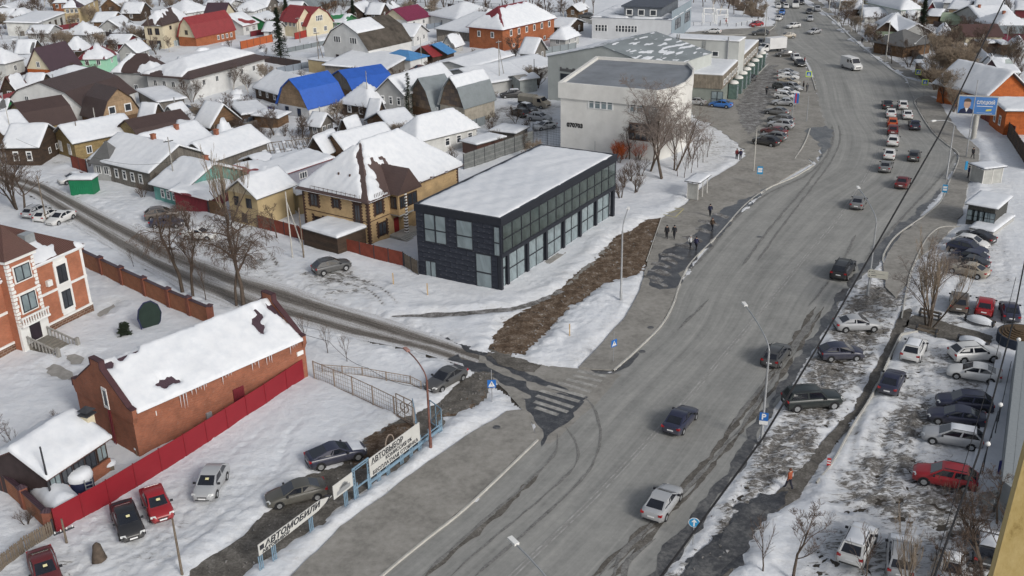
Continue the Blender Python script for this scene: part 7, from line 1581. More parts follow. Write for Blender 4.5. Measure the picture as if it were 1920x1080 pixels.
wire('second black cable close to the right edge', [ray3(1935, 420, 26), ray3(1898, 610, 22), ray3(1835, 850, 18), ray3(1745, 1100, 15)], .016, 0)
wire('third thin black cable over the parked cars on the right', [ray3(1905, 520, 30), ray3(1862, 690, 26), ray3(1800, 900, 22), ray3(1740, 1100, 19)], .008, 0)
wire('wire from the rusty lamp along the mesh fence', [P(795, 725, 3.8), P(690, 690, 3.4), P(617, 640, 3.4), P(420, 560, 5)], .02, .5)
wire('wire between the side street pole and the terrace', [P(332, 300, 8.5)*1, P(180, 296, 5.5), P(30, 260, 6.5)], .02, .8)
# ================================================================ SIGNS
sb = plain('sign_blue', (.02, .13, .42), .5, .04); sbl = plain('sign_light_blue', (.03, .25, .48), .5, .04); sw = plain('sign_white', (.68, .68, .68), .5, .03); sy = plain('sign_lime', (.5, .62, .1), .5, .03); sr = plain('sign_red', (.45, .03, .03), .5, .05)
def facing(px): p = P(*px); return math.atan2(-p.y, -p.x)+math.pi/2
def signpost(label, base, H, plates, rz=None, cat='sign', name='road_sign', group=None, r_=.035, mat=None):
    root = thing(name, label, cat, P(*base), facing(base) if rz is None else rz, group); MB().tube([(0, 0, -.2), (0, 0, H)], r_, 7).build('pole', mat or steel, root)
    for (x, z, w_, h_, m_, sh_) in plates:
        m = MB()
        if sh_ == 'round': m.add([(x+w_/2*math.cos(a), -.06, z+w_/2*math.sin(a)) for a in [2*math.pi*k/20 for k in range(20)]]+[(x+w_/2*math.cos(a), -.04, z+w_/2*math.sin(a)) for a in [2*math.pi*k/20 for k in range(20)]], [tuple(range(20)), tuple(range(39, 19, -1))]+[(i, 20+i, 20+(i+1) % 20, (i+1) % 20) for i in range(20)])
        else: m.box(x-w_/2, x+w_/2, -.06, -.04, z-h_/2, z+h_/2)
        m.build('sign_plate', m_, root)
    return root
def ped(root, z, s, mt_=None, y=-.068):
    m = MB(); m.add([(-s*.42, y, z-s*.38), (s*.42, y, z-s*.38), (0, y, z+s*.4)], [(0, 1, 2)]); m.build('triangle', sw, root)
    m = MB(); 
    for a, b in (((0, .22), (.0, .05)), ((0, .05), (.13, -.28)), ((0, .05), (-.12, -.28)), ((0, .16), (.14, .02)), ((0, .16), (-.1, .03))): m.bar((a[0]*s, y-.006, z+a[1]*s*.9), (b[0]*s, y-.006, z+b[1]*s*.9), .055*s, .01)
    m.build('walking_figure', inkb, root)
s_ = signpost('blue zebra crossing sign in the snow beside the dark parked sedan', (923, 756), 3.3, [(0, 1.95, .75, .75, sb, '')]); ped(s_, 1.95, .7)
s_ = signpost('blue zebra crossing sign on the pavement corner beyond the crosswalk', (1150, 679), 3.2, [(0, 2.0, .72, .72, sb, '')], rz=facing((1150, 679))+.8); ped(s_, 2.0, .66)
for lb, px_, h in (('lime bordered crossing sign at the car park side', (1513, 178), 4.6), ('lime bordered crossing sign at the mouth of the east street', (1719, 158), 3.0), ('lime bordered crossing sign above red light by the queue', (1731, 182), 3.4)):
    s_ = signpost(lb, px_, h, [(0, h-.5, 1.15, 1.15, sy, ''), (0, h-.5, .8, .8, sb, '')]); s_.children[2].location.y = -.012; ped(s_, h-.5, .72, y=-.085)
s_ = signpost('blue bus stop sign with white bands left of the road', (1423, 348), 2.9, [(0, 2.3, .8, 1.15, sbl, ''), (0, 2.5, .6, .28, sw, ''), (0, 2.15, .6, .28, sw, '')]); [setattr(c.location, 'y', -.012) for c in s_.children[2:]]
s_ = signpost('blue bus stop sign with white bands right of the road', (1768, 380), 2.6, [(0, 2.0, .65, 1.1, sbl, ''), (0, 2.2, .5, .26, sw, ''), (0, 1.85, .5, .26, sw, '')]); [setattr(c.location, 'y', -.012) for c in s_.children[2:]]
s_ = thing('parking_sign', 'blue parking sign with white P fixed to lamp pole', 'sign', P(1427, 833)+Vector((0, -.16, 2.3)), facing((1427, 833))); MB().box(-.34, .34, -.05, -.03, 0, .72).build('sign_plate', sb, s_); put_text(s_, 'P', .72, sw, -.2, -.06, .12, bold=.02); MB().box(-.34, .34, -.05, -.03, -.36, -.03).build('sign_plate', sw, s_)
s_ = signpost('round blue sign with white arrow on leaning post by the muddy verge', (1299, 1022), 1.9, [(0, 1.9, .78, .78, sw, 'round'), (0, 1.9, .7, .7, sbl, 'round')]); s_.children[2].location.y = -.012; m = MB(); m.bar((0, -.09, 1.62), (0, -.09, 2.12), .1, .01); m.add([(-.2, -.09, 1.95), (.2, -.09, 1.95), (0, -.09, 2.2)], [(0, 1, 2)]); m.build('arrow', sw, s_)
s_ = thing('direction_board', 'white double direction board with small dark lettering beside the bus bay', 'sign', P(1627, 556)+Vector((0.0, -.3, 0)), facing((1640, 520))-.05); m = MB(); m.tube([(0, 0, 0), (0, 0, 3.4)], .05, 6); m.build('pole', steel, s_)
m = MB(); m.add([(-.3, -.1, 2.35), (1.55, -.1, 2.35), (1.65, -.1, 2.45), (1.65, -.1, 3.2), (-.15, -.1, 3.3), (-.4, -.1, 3.1), (-.4, -.1, 2.45)]+[(x, -.06, z) for x, z in ((-.3, 2.35), (1.55, 2.35), (1.65, 2.45), (1.65, 3.2), (-.15, 3.3), (-.4, 3.1), (-.4, 2.45))], [tuple(range(7)), tuple(range(13, 6, -1))]+[(i, 7+i, 7+(i+1) % 7, (i+1) % 7) for i in range(7)]); m.build('board', plain('board_cream', (.62, .6, .52), .6, .03), s_)
m = MB(); m.box(-.28, -.16, -.108, -.1, 3.0, 3.1); m.box(-.28, -.16, -.108, -.1, 2.55, 2.65); m.box(-.05, .35, -.108, -.1, 3.0, 3.06); m.box(-.05, 1.3, -.108, -.1, 2.82, 2.85); m.box(-.05, .5, -.108, -.1, 2.58, 2.64); m.build('lettering', inkb, s_)
# flag banner in the car park
s_ = signpost('upright blue and red advertising flag among the parked cars', (1492, 203), 3.0, [(0, 1.9, .8, 1.9, sb, ''), (-.1, 1.9, .25, 1.8, sr, '')], name='flag_banner', cat='flag'); s_.children[2].location.y = -.012
# red and white barrier marker
s_ = signpost('small red and white striped marker post at the kerb end', (1553, 878), .9, [(0, .6, .3, .7, sr, ''), (0, .5, .27, .1, sw, ''), (0, .72, .27, .1, sw, '')], name='marker_post', cat='marker'); [setattr(c.location, 'y', -.012) for c in s_.children[2:]]
# billboard
bbp = P(1822, 262); bb = thing('billboard', 'blue billboard with portrait of a man and white surname lettering on a pale column', 'billboard', bbp, facing((1828, 262))+.12)
MB().tube([(0.2, 0, -.2), (0.2, 0, 4.6)], .42, 10).build('column', concl, bb, 50)
bw_, bh_, bz_ = 5.9, 3.0, 4.3
MB().box(-bw_/2, bw_/2, -.5, .1, bz_, bz_+bh_).build('frame', concl, bb); MB().box(-bw_/2+.12, bw_/2-.12, -.53, -.5, bz_+.12, bz_+bh_-.12).build('poster', plain('poster_blue', (.07, .19, .45), .5, .12, .4), bb)
m = MB(); ring = lambda cx, cz, a, b_, n=16: [(cx+a*math.cos(2*math.pi*k/n), -.545, cz+b_*math.sin(2*math.pi*k/n)) for k in range(n)]
m.add(ring(-1.55, bz_+1.65, .52, .72), [tuple(range(16))]); m.build('portrait_face', plain('poster_skin', (.45, .3, .23), .6, .12, 2), bb)
m = MB(); h_ = [(-1.55+.56*math.cos(a), -.55, bz_+2.05+.55*math.sin(a)) for a in [math.pi*k/10 for k in range(11)]]; m.add(h_, [tuple(range(11))]); m.build('portrait_hair', plain('poster_hair', (.09, .07, .06), .6), bb)
m = MB(); m.add([(-2.75, -.54, bz_+.14), (-.35, -.54, bz_+.14), (-.6, -.54, bz_+.75), (-1.2, -.54, bz_+1.05), (-1.9, -.54, bz_+1.05), (-2.5, -.54, bz_+.75)], [tuple(range(6))]); m.build('portrait_suit', plain('poster_suit', (.02, .025, .06), .6), bb)
m = MB(); m.add([(-1.8, -.55, bz_+1.0), (-1.55, -.55, bz_+.35), (-1.3, -.55, bz_+1.0)], [(0, 1, 2)]); m.build('portrait_shirt', sw, bb)
put_text(bb, 'СЛУЦКИЙ', .72, sw, -.2, -.55, bz_+1.75, fit=2.7, bold=.02); m = MB(); m.box(-.1, 2.3, -.56, -.545, bz_+1.35, bz_+1.45); m.box(.0, 2.3, -.56, -.545, bz_+.3, bz_+.34); m.build('white_lines', sw, bb)
m = MB(); m.add([(1.3, -.56, bz_+.62), (2.1, -.56, bz_+.7), (2.2, -.56, bz_+1.0), (1.4, -.56, bz_+.92)], [(0, 1, 2, 3)]); m.build('yellow_badge', plain('poster_yellow', (.6, .55, .12), .6), bb)
# bus shelters and kiosks
def shelter(label, F, Rr, L, h, walls, flip=0):
    o0, ang, LU, LV = frame3(F, Rr, L, h); r_ = thing('bus_shelter', label, 'bus shelter', o0, ang)
    for x in (0.05, LU/2, LU-.05):
        for y in (0.05, LV-.05): MB().box(x-.05, x+.05, y-.05, y+.05, 0, h).build('post', offw, r_)
    for w_ in walls:
        if w_ == 'v': MB().box(0, .04, .1, LV-.1, .15, h-.2).build('end_panel', plain('shelter_panel', (.36, .36, .34), .5), r_)
        if w_ == 'b': MB().box(.1, LU-.1, LV-.08, LV-.04, .15, h-.2).build('back_panel', MATS['shelter_panel'] if 'shelter_panel' in MATS else offw, r_)
        if w_ == 'u': MB().box(.1, LU-.1, .04, .08, .15, h-.2).build('back_panel', MATS['shelter_panel'] if 'shelter_panel' in MATS else offw, r_)
    MB().box(-.3, LU+.3, -.35, LV+.35, h, h+.1).build('roof', dkf, r_)
    snow_roof(r_, lambda x, y: x*0+h, -.28, LU+.28, -.33, LV+.33, .16, lambda x, y: x*0+1, .3, top=.1); MB().box(.3, LU-.3, LV-.55, LV-.2, .4, .47).build('bench', woodp, r_); return r_
shelter('white panelled bus shelter with snowy roof on the left pavement', (1310, 343), (1328, 330), (1288, 341), 2.6, 'v')
shelter('green panelled bus shelter with snowy roof on the right pavement', (1846, 317), (1850, 306), (1822, 308), 2.5, 'vu')
K = house('closed square kiosk with thick snow roof and dark cluttered shopfront', (1867, 392), (1873, 368), (1816, 383), 2.9, 'flat', 0, wall=plain('kiosk_dark', (.06, .06, .055), .7, .4, 3), snowa=1, ov=.35, cat='kiosk', name='kiosk', T=.2, ref='v')
for k in range(5): window(K, -.02, K['dims'][1]*(.1+.19*k), .9, .9, 1.4, -math.pi/2, 'dark1', PANE_S)
tb_ = house('snow covered flat concrete slab lying in front of the kiosk', (1862, 437), (1870, 402), (1818, 428), .7, 'flat', 0, wall=GW, snowa=1, ov=.05, cat='kiosk_slab', name='kiosk_slab', T=.2, ref='v')  # low flat block standing for the concrete slab before the kiosk
house('green metal kiosk box with snow cap beside the side street', (171, 338), (183, 330), (155, 329), 2.3, 'flat', 0, wall=ribbed('green_kiosk_sheet', (.01, .17, .075), .3, .5), snowa=1, ov=.12, cat='kiosk', name='kiosk', T=.45, ref='u')
o = MB().box(-.02, .35, -.05, .05, .3, 1.6).build('info_stand', sbl, None, loc=P(1808, 322)); tag(o, 'blue information stand by the green bus shelter', 'stand')
# yard things of the mansion
tr = thing('tarpaulin_cover', 'dark green octagonal trampoline standing on edge in the mansion yard', 'trampoline', P(285, 618), .75); m = MB(); n = 10
rg_ = [(1.25*math.cos(2*math.pi*k/n), 1.55+1.6*math.sin(2*math.pi*k/n)) for k in range(n)]; m.add([(x, 0, z) for x, z in rg_]+[(x, .12, z) for x, z in rg_], [tuple(range(n)), tuple(range(2*n-1, n-1, -1))]+[(i, n+i, n+(i+1) % n, (i+1) % n) for i in range(n)]); m.build('net', plain('dark_green_net', (.02, .035, .028), .8), tr)
m = MB()
for i in range(n): a, b_ = rg_[i], rg_[(i+1) % n]; m.bar((a[0], .06, a[1]), (b_[0], .06, b_[1]), .12)
m.bar((-1.2, 0, 1.6), (-1.0, -.1, -.2), .12); m.build('rim', plain('navy_rim', (.03, .035, .09), .6), tr)
stump = thing('rock', 'dark bare tree stump sticking out of the lower left snow', 'stump', P(187, 1052), .4); MB().lathe([(.55, -.1), (.5, .3), (.35, .9), (.28, 1.3), (.1, 1.5), (.01, 1.52)], 9).build('trunk', bark, stump, 50); stump.name = 'tree_stump'
for k, (x, y) in enumerate([(738, 536), (802, 556), (1068, 634)]):
    o = MB().box(-.06, .06, -.06, .06, -.1, 1.55).build('stake', plain('fresh_wood', (.42, .3, .17), .9), None, loc=P(x, y)); tag(o, ['pale wooden stake left of the dark glass building', 'pale wooden stake in front of the dark glass building', 'pale wooden stake between the dirt strip and pavement'][k], 'stake')
# manholes
mh = MB().lathe([(.33, .0), (.33, .008), (.01, .008)], 18).mesh('manhole_cover', wet)
for k, (x, y, z, lb) in enumerate([(1204, 659, .016, 'manhole cover on the road near the wet kerb'), (931, 801, .118, 'manhole cover on the lower pavement'), (1424, 444, .016, 'manhole cover on the road beside the upper pavement'), (1220, 614, .118, 'round manhole ring on pavement corner')]): tag(link('manhole_cover', mh, None, P(x, y, z)), lb, 'manhole cover')
# ================================================================ APARTMENT BLOCK EDGE (right)
ycol, t, b = _mat('yellow_timber', .85); v = coord(t, 'Object', (7, 7, .35)); nn = noise(t, v, 3.2, 8, .75); t.links.new(ramp(t, nn, [(.3, (.25, .17, .055)), (.42, (.42, .31, .12)), (.6, (.5, .38, .17)), (.75, (.56, .45, .24))]), b.inputs['Base Color']); bump(t, b, nn, .4, .004)
# vertical timber edge of the building the camera looks from
e0 = ray3(1862, 1080, 2.6); e1 = ray3(1921, 856, 2.6)
o = MB(); ex = Vector((e0.x, e0.y, 0)); sdv = Vector((ex.y, -ex.x, 0)).normalized(); nv = Vector((ex.x, ex.y, 0)).normalized()
qs = [ex+sdv*0, ex+sdv*.9, ex+sdv*.9+nv*.35, ex+nv*.35]; qs = [q-ex for q in qs]
top_ = e1; vs = [(*(q.xy), -4) for q in qs]; 
sh_ = Vector((top_.x-ex.x, top_.y-ex.y)); zt = e1.z
m = MB(); k_ = (1.6+4)/(zt-(e0.z)); 
def colz(z): return Vector((0, 0))
LZ = Vector(((e1.x-e0.x), (e1.y-e0.y)))/(e1.z-e0.z); zb = CAM_H-1.0; sft = lambda z: LZ*(z+zb-e0.z)
m.add([(q.x+sft(z_).x, q.y+sft(z_).y, z_) for z_ in (-6, 1.2) for q in qs], [(0, 1, 2, 3), (7, 6, 5, 4), (0, 4, 5, 1), (1, 5, 6, 2), (2, 6, 7, 3), (3, 7, 4, 0)])
o = m.build('balcony_post', ycol, None, loc=Vector((ex.x, ex.y, CAM_H-1.0))); tag(o, 'yellow weathered timber edge close by in the bottom right corner', 'timber edge')
# low annex with tiled grey roof, ramp and entrance at the right edge
sidew = plain('grey_tile_wall', (.24, .26, .27), .7, .1, 1)
def gpoly(name, pxs, mat, h, z0=0, label=None, cat=None):
    pl = ccw([P(x, y, h).to_2d() for x, y in pxs]); o0 = pl[0]; m = MB(); m.prism([p-o0 for p in pl], z0, h)
    o = m.build(name, mat, None, loc=Vector((o0.x, o0.y, 0))); tag(o, label, cat, kind=None if label else 'structure'); return o
gpoly('platform', [(1868, 660), (1925, 655), (1930, 800), (1890, 920), (1812, 925), (1840, 790)], snow, .5)
ann = thing('building_annex', 'low grey tiled annex of the apartment block at the right edge', 'building', P(1890, 860)); pl = [P(x, y, 3.2).to_2d()-P(1890, 860).to_2d() for x, y in [(1908, 640), (1990, 640), (1960, 960), (1878, 900)]]; MB().prism(ccw(pl), 0, 3.2).build('wall', sidew, ann)
p0, p1 = [P(x, y, 3.3).to_2d()-P(1890, 860).to_2d() for x, y in [(1878, 900), (1908, 640)]]; m = MB(); d = (p1-p0); nd = Vector((-d.y, d.x)).normalized()
tl = brickmat('grey_square_tiles', (.27, .29, .3), (.24, .26, .275), (.1, .1, .11), .6, .6, .03, .3)
for k in range(18):
    for j in range(4):
        a = p0+d*(k/18)-nd*(.05+j*.62); mm_ = MB().box(.01, d.length/18-.01, -.6, 0, 0, .05); o = mm_.build('roof_tile', sidew, ann, loc=(a.x, a.y, 3.2), rz=math.atan2(d.y, d.x))
# railings with ball lamps
for lb, a, b in (('dark metal railing along the snowy ramp, upper part', (1893, 695), (1872, 790)), ('dark metal railing along the snowy ramp, lower part', (1868, 790), (1828, 925))):
    p, q = P(*a, .5), P(*b, .5); r_ = thing('railing', lb, 'railing', p, math.atan2((q-p).y, (q-p).x)); L = (q-p).length; m = MB(); m.bar((0, 0, .9), (L, 0, .9), .06); m.bar((0, 0, .5), (L, 0, .5), .04)
    m.build('rail', dsteel, r_)
    for k in range(5): MB().bar((L*k/4, 0, 0), (L*k/4, 0, .95), .05).build('post', dsteel, r_)
for lb, p_ in (('ball lamp on dark post beside the wooden entrance steps', (1901, 685)), ('ball lamp on dark post halfway down the snowy ramp', (1866, 812)), ('ball lamp on dark post at the lower end of the ramp', (1842, 888))):
    r_ = thing('ball_lamp', lb, 'lamp', P(*p_, .5), 0, 'ball lamps along the snowy ramp'); MB().tube([(0, 0, 0), (0, 0, 2.4)], .04, 6).build('pole', dsteel, r_); MB().lathe([(.01, -.2), (.14, -.14), (.2, 0), (.14, .14), (.01, .2)], 10, (0, 0, 2.6)).build('globe', white, r_, 80)
ent = thing('entrance_steps', 'round wooden entrance steps with dark base wall at the right edge', 'steps', P(1914, 645), .2); m = MB(); wst = planks('tan_deck', (.14, .095, .055), (.1, .07, .042), 2, .14)
m.lathe([(3.6, -.2), (3.6, 1.5), (3.4, 1.5)], 28); m.build('base_wall', plain('navy_wall', (.03, .04, .06), .7), ent)
for k in range(6): mm_ = MB(); mm_.lathe([(3.4-.42*k, 1.2+.13*k), (3.4-.42*k, 1.5+.13*k), (3.0-.42*k, 1.5+.13*k)], 28); mm_.build('step', wst, ent)
mm_ = MB(); mm_.lathe([(1.0, 2.16), (.01, 2.17)], 20); mm_.build('landing', wst, ent); ent.scale = (.62, .62, .75)
bin_ = tag(MB().box(-.5, .5, -.35, .35, 0, 1.6).build('advert_box', plain('deep_blue_box', (.02, .025, .13), .5), None, loc=P(1884, 900, .0), rz=.3), 'dark blue upright box at the foot of the grey annex', 'box')
bal = thing('ramp_balustrade', 'white concrete balustrade stair near the yellow timber edge', 'balustrade', P(1862, 960), .15); m = MB(); m.box(-.2, 3.2, -.15, .15, 1.6, 1.8); m.box(-.2, 3.2, -.15, .15, .6, .8); m.build('rail', concl, bal)
for k in range(8): MB().lathe([(.05, .8), (.1, 1.0), (.06, 1.2), (.09, 1.4), (.05, 1.6)], 8, (k*.42, 0, 0)).build('baluster', white, bal)
MB().box(-.2, 3.2, -.15, 1.6, -.1, .6).build('landing', conc, bal)
for k, (x, y) in enumerate([(1742, 597), (1835, 610), (1822, 650), (1736, 628)]):
    r_ = thing('bench', ['snowy bench at the foot of the bushy tree', 'snow laden bench behind the red hatchback', 'snow laden bench above the white crossover', 'low bench beside the footpath'][k], 'bench', P(x, y), -.3+facing((x, y))); sx = 1.1 if k in (0, 3) else 1.5
    MB().box(-sx, sx, -.2, .2, .42, .48).build('seat', woodp, r_); MB().box(-sx, sx, .2, .24, .6, .85).build('backrest', woodp, r_)
    for q in (-sx+.15, sx-.15): MB().box(q-.05, q+.05, -.2, .24, 0, .85).build('leg', dsteel, r_)
    if k in (1, 2): m = MB(); m.lathe([(1.3, .45), (1.25, .75), (.7, .95), (.01, .98)], 14); o = m.build('snow_cap', snow, r_, 70); o.scale = (1, .5, 1)
# ================================================================ TREES
T = tree
T('elm', (343, 550), 1.15, 'bare spreading tree left of the pair of slender trunks by the street'); T('tall', (362, 557), 1.15, 'slender straight bare tree between the two spreading ones'); T('sapling', (386, 562), 1.2, 'short thin tree right of slender straight one')
T('elmb', (443, 573), 1.2, 'large dark bare tree with twin neighbour beside the side street', rz=1.0); T('elm', (457, 575), 1.25, 'large bare tree nearest the snowy outbuilding roof')
T('multi', (33, 393), 1.25, 'left of two forked bare trees at the upper end of the side street'); T('round', (46, 400), 1.3, 'right of two forked bare trees at the upper end of the side street'); T('dense', (-6, 395), 1.1, 'brown twiggy tree at the far left edge')
T('poplar', (428, 424), 1.1, 'bunch of tall upright pale stems beside the cream house'); T('poplar', (447, 410), .9, 'thinner bunch of upright stems behind the first'); T('round', (520, 448), .62, 'round headed fruit tree behind the rust red fence', hs=.75); T('bush', (302, 362), 1.2, 'wide bare shrub against the grey terrace'); T('bush', (268, 372), .9, 'tangled shrub under the terrace windows'); T('sapling', (500, 462), .8, 'leaning dead sapling by the fence')
T('sapling', (251, 503), .7, 'single thin sapling on the snow by mansion fence'); T('sapling', (575, 648), .95, 'thin sapling at the corner of the brick outbuilding'); T('sapling', (615, 665), .95, 'thin sapling left of the similar one on open snow'); T('sapling', (651, 680), .85, 'thin sapling standing furthest right on the open snow')
T('elmp', (1243, 337), 1.2, 'large bare tree cluster in front of the white rounded building', hs=1.35); T('elmp', (1264, 322), .95, 'tall bare tree right of the big cluster'); T('elmp', (1218, 322), 1.0, 'bare multi stemmed tree behind left of the cluster'); T('elmp', (1298, 300), .6, 'bare tree nearest the car park in that group'); T('round', (1180, 300), .9, 'bare tree beside the dark glass building roof')
for k, (x, y) in enumerate([(1164, 372), (1172, 352), (1185, 340), (1200, 332), (1190, 362)]): T('bush', (x, y), 1.1, 'tangled brush in the gap between dark building and bus shelter', group='tangled brush beside the dark building')
for k, (x, y) in enumerate([(1270, 332), (1283, 335), (1296, 326), (1308, 316), (1318, 306), (1326, 296), (1290, 318)]): T('sapling', (x, y), 1.2, 'thin upright tree in the snowy strip before the bus shelter', group='thin trees of the snowy strip')
TREES['orange'] = (TREES['bush'][0], TREES['bush'][1].copy()); TREES['orange'][1].materials.clear(); TREES['orange'][1].materials.append(plain('orange_berries', (.42, .09, .02), .8, .3))
for k, (x, y) in enumerate([(1150, 298), (1170, 300), (1196, 302), (1160, 306)]):
    t_ = T('orange', (x, y), 1.15, 'orange tinged shrub behind the dark glass building', group='orange shrubs behind the dark building', name='orange_shrub', cat='shrub'); t_['category'] = 'shrub'
T('poplar', (1742, 616), 1.0, 'fan shaped bushy tree beside the footpath on the right'); T('elmp', (1738, 612), .75, 'second stem group inside the fan shaped tree')
T('round', (1486, 1088), .85, 'sparse young tree at the bottom edge near the muddy path'); T('sapling', (1430, 1075), 1.3, 'thin tree left of the sparse one at the bottom edge'); T('poplar', (1700, 1120), .6, 'thin stems between the silver cars at the bottom'); T('multi', (1845, 1085), .75, 'bare tree beside the yellow timber edge', hs=.9); T('round', (1870, 985), .7, 'bare tree below the white balustrade'); T('sapling', (1620, 1110), 1.3, 'thin branchy tree by the snow dusted hatchback'); T('multi', (1800, 1130), .6, 'low bare tree at the bottom behind silver hatchback')
T('round', (-4, 838), .55, 'small bare tree at the left edge above the pavilion'); T('sapling', (32, 862), .9, 'small dead tree leaning over pavilion roof corner'); T('bush', (42, 907), .75, 'upright bare shrub left of the glazed pavilion'); T('bush', (110, 795), .5, 'low dry shrub in snow behind pavilion'); T('bush', (50, 985), .6, 'bare shrub outside the orange brick fence')
conifer((527, 112), 12.4, 2.6, 'tallest dark spruce between the orange fence and snowy lot', seed=1); conifer((540, 60), 9, 2.8, 'broad dark spruce behind the red roofed cream house', seed=2); conifer((664, 50), 7.5, 1.5, 'slim dark spruce by the green garage', seed=3); conifer((768, 222), 8.5, 1.9, 'thin ragged spruce before the old grey board house', seed=4, sparse=True); conifer((1727, 68), 9.5, 2.4, 'dark spruce behind the slate grey hip roof', seed=5); conifer((236, 634), 1.7, .8, 'tiny spruce half buried in mansion yard snow', seed=6)
for k, (x, y, s_, q) in enumerate([(1752, 168, .95, 'dense'), (1775, 168, 1.05, 'dense'), (1798, 172, 1.0, 'dense'), (1772, 196, .8, 'dense'), (1788, 212, .55, 'dense'), (1812, 150, .9, 'dense'), (1760, 130, .9, 'dense'), (1822, 110, .8, 'birch'), (1790, 120, .9, 'multi')]): T(q, (x, y), s_*1.2, 'brown twiggy tree of the thicket behind the crossing signs', group='thicket beside the east street')
for k, (x, y, s_, q) in enumerate([(1590, 45, .6, 'round'), (1580, 50, .5, 'multi'), (1597, 60, .6, 'birch'), (1606, 62, .5, 'dense'), (1640, 92, .55, 'multi'), (1650, 100, .5, 'birch'), (1653, 104, .45, 'round'), (1672, 120, .6, 'round'), (1686, 100, .4, 'multi'), (1630, 80, .5, 'dense'), (1556, 12, .6, 'dense'), (1567, 26, .5, 'round'), (1705, 128, .6, 'multi'), (1742, 100, .7, 'birch'), (1765, 90, .7, 'round'), (1550, 2, .5, 'dense'), (1588, 30, .55, 'dense'), (1625, 62, .5, 'round')]): T(q, (x, y), s_*1.3, 'roadside tree on the right bank of the upper road', group='trees along the upper road bank')
for k, (x, y, s_, q) in enumerate([(1335, 22, .8, 'birch'), (1348, 30, .8, 'birch'), (1318, 15, .8, 'tall'), (1365, 18, .8, 'big'), (1400, 16, .7, 'dense'), (1420, 22, .7, 'dense'), (1385, 8, .7, 'birch'), (1436, 6, .6, 'dense'), (1300, 6, .7, 'tall'), (1275, 2, .7, 'birch'), (1322, 4, .8, 'tall'), (1340, 8, .8, 'elmb'), (1356, 2, .8, 'tall'), (1376, 28, .7, 'tall'), (1392, 30, .6, 'birch'), (1410, 34, .6, 'dense'), (1428, 34, .5, 'dense'), (1250, 0, .8, 'tall')]): T(q, (x, y), s_*1.2, 'bare tree in the small park beyond the crossroads', group='trees of the small park')
for k in range(20): T('tall' if k % 3 else 'poplar', (575+k*28+random.uniform(-6, 6), 3+k*1.1+random.uniform(-2, 5)), random.uniform(.9, 1.2), 'bare tree of the avenue behind the old quarter', group='avenue trees at the top')
# garden trees anywhere free between the houses
ROOFS = [(o.location.x, o.location.y, o.rotation_euler.z, o['dims'][0], o['dims'][1]) for o in S.objects if o.type == 'EMPTY' and 'dims' in o.keys()]
for o in S.objects:
    if 'dims' in o.keys(): del o['dims']
def free(p, mg=1.2):
    for x, y, a, lu, lv in ROOFS:
        dx, dy = p.x-x, p.y-y; u = dx*math.cos(a)+dy*math.sin(a); v_ = -dx*math.sin(a)+dy*math.cos(a)
        if -mg < u < lu+mg and -mg < v_ < lv+mg: return False
    return True
rg = random.Random(12); n_ = 0
ZONES = [((0, 5, 480, 60), 75, 'garden tree of the far northern plots', (.35, .6)), ((0, 60, 330, 130), 32, 'garden tree around the plum and mint houses', (.35, .55)), ((480, 10, 1100, 60), 34, 'garden tree by the far avenue houses', (.35, .55)), ((330, 160, 520, 280), 16, 'fruit tree between timber cabin and snowy barns', (.3, .5)), ((0, 130, 330, 300), 14, 'fruit tree in the western yards', (.3, .45)), ((540, 200, 760, 290), 10, 'fruit tree in the yards of the blue roofed houses', (.28, .4)), ((640, 90, 1020, 180), 10, 'yard tree around the orange brick house', (.3, .45)), ((1760, 5, 1920, 140), 26, 'garden tree of the upper right plots', (.3, .55)), ((1640, 5, 1760, 90), 12, 'garden tree beside the upper road houses', (.35, .55)), ((900, 230, 1000, 300), 4, 'shrubby tree in the fenced yard', (.25, .35))]
for (x0, y0, x1, y1), cnt, lb, (s0, s1) in ZONES:
    k = 0; tries = 0
    while k < cnt and tries < 400:
        tries += 1; x = rg.uniform(x0, x1); y = rg.uniform(y0, y1)
        if not free(P(x, y)): continue
        q = rg.choice(['round', 'multi', 'dense', 'round', 'multi', 'birch'])
        T(q, (x, y), rg.uniform(s0, s1)*1.4, lb, group=lb.replace('tree', 'trees')); k += 1
# snow topped clutter in the yards: hedges, heaps
rg = random.Random(31); hp = []
for q in range(3):
    m = MB(); m.lathe([(1.0, -.1), (.9, .35), (.6, .65), (.01, .8)], 11); mm_ = m.mesh('heap', snow, 80); mm_.transform(Matrix.Diagonal((1+.3*q, .8, 1, 1)))
    for v_ in mm_.vertices: v_.co += Vector((rg.gauss(0, .09), rg.gauss(0, .09), rg.gauss(0, .05)))
    hp.append(mm_)
k = 0; tries = 0
while k < 90 and tries < 900:
    tries += 1; x = rg.uniform(0, 1010); y = rg.uniform(20, 300)
    if y > 200+ (x/1010)*60 and x < 150: continue
    p = P(x, y)
    if not free(p, .8): continue
    o = link('snow_heap', hp[k % 3], None, p, rg.uniform(0, 6)); s_ = rg.uniform(.6, 1.6); o.scale = (s_, s_*rg.uniform(.7, 1.5), s_*rg.uniform(.6, 1.1)); tag(o, 'rounded heap of snow in a yard of the old quarter', 'snow heap', 'snow heaps in the yards'); k += 1
dirtb = plain('yard_clutter', (.07, .06, .05), .9, .4, 2)
for lb, px_, c in (('blue tarpaulin heap with snow streaks by the nearer blue house', (508, 222), (.05, .1, .33)),):
    r_ = thing('tarpaulin_heap', lb, 'tarpaulin', P(*px_)); m = MB(); m.lathe([(2.6, 0), (2.3, .9), (1.2, 1.7), (.01, 2.1)], 9); mm_ = m.mesh('tarpaulin', plain('blue_tarpaulin', c, .6, .3, 1), 20)
    for v_ in mm_.vertices: v_.co += Vector((rg.gauss(0, .2), rg.gauss(0, .2), rg.gauss(0, .12)))
    link('tarpaulin', mm_, r_)
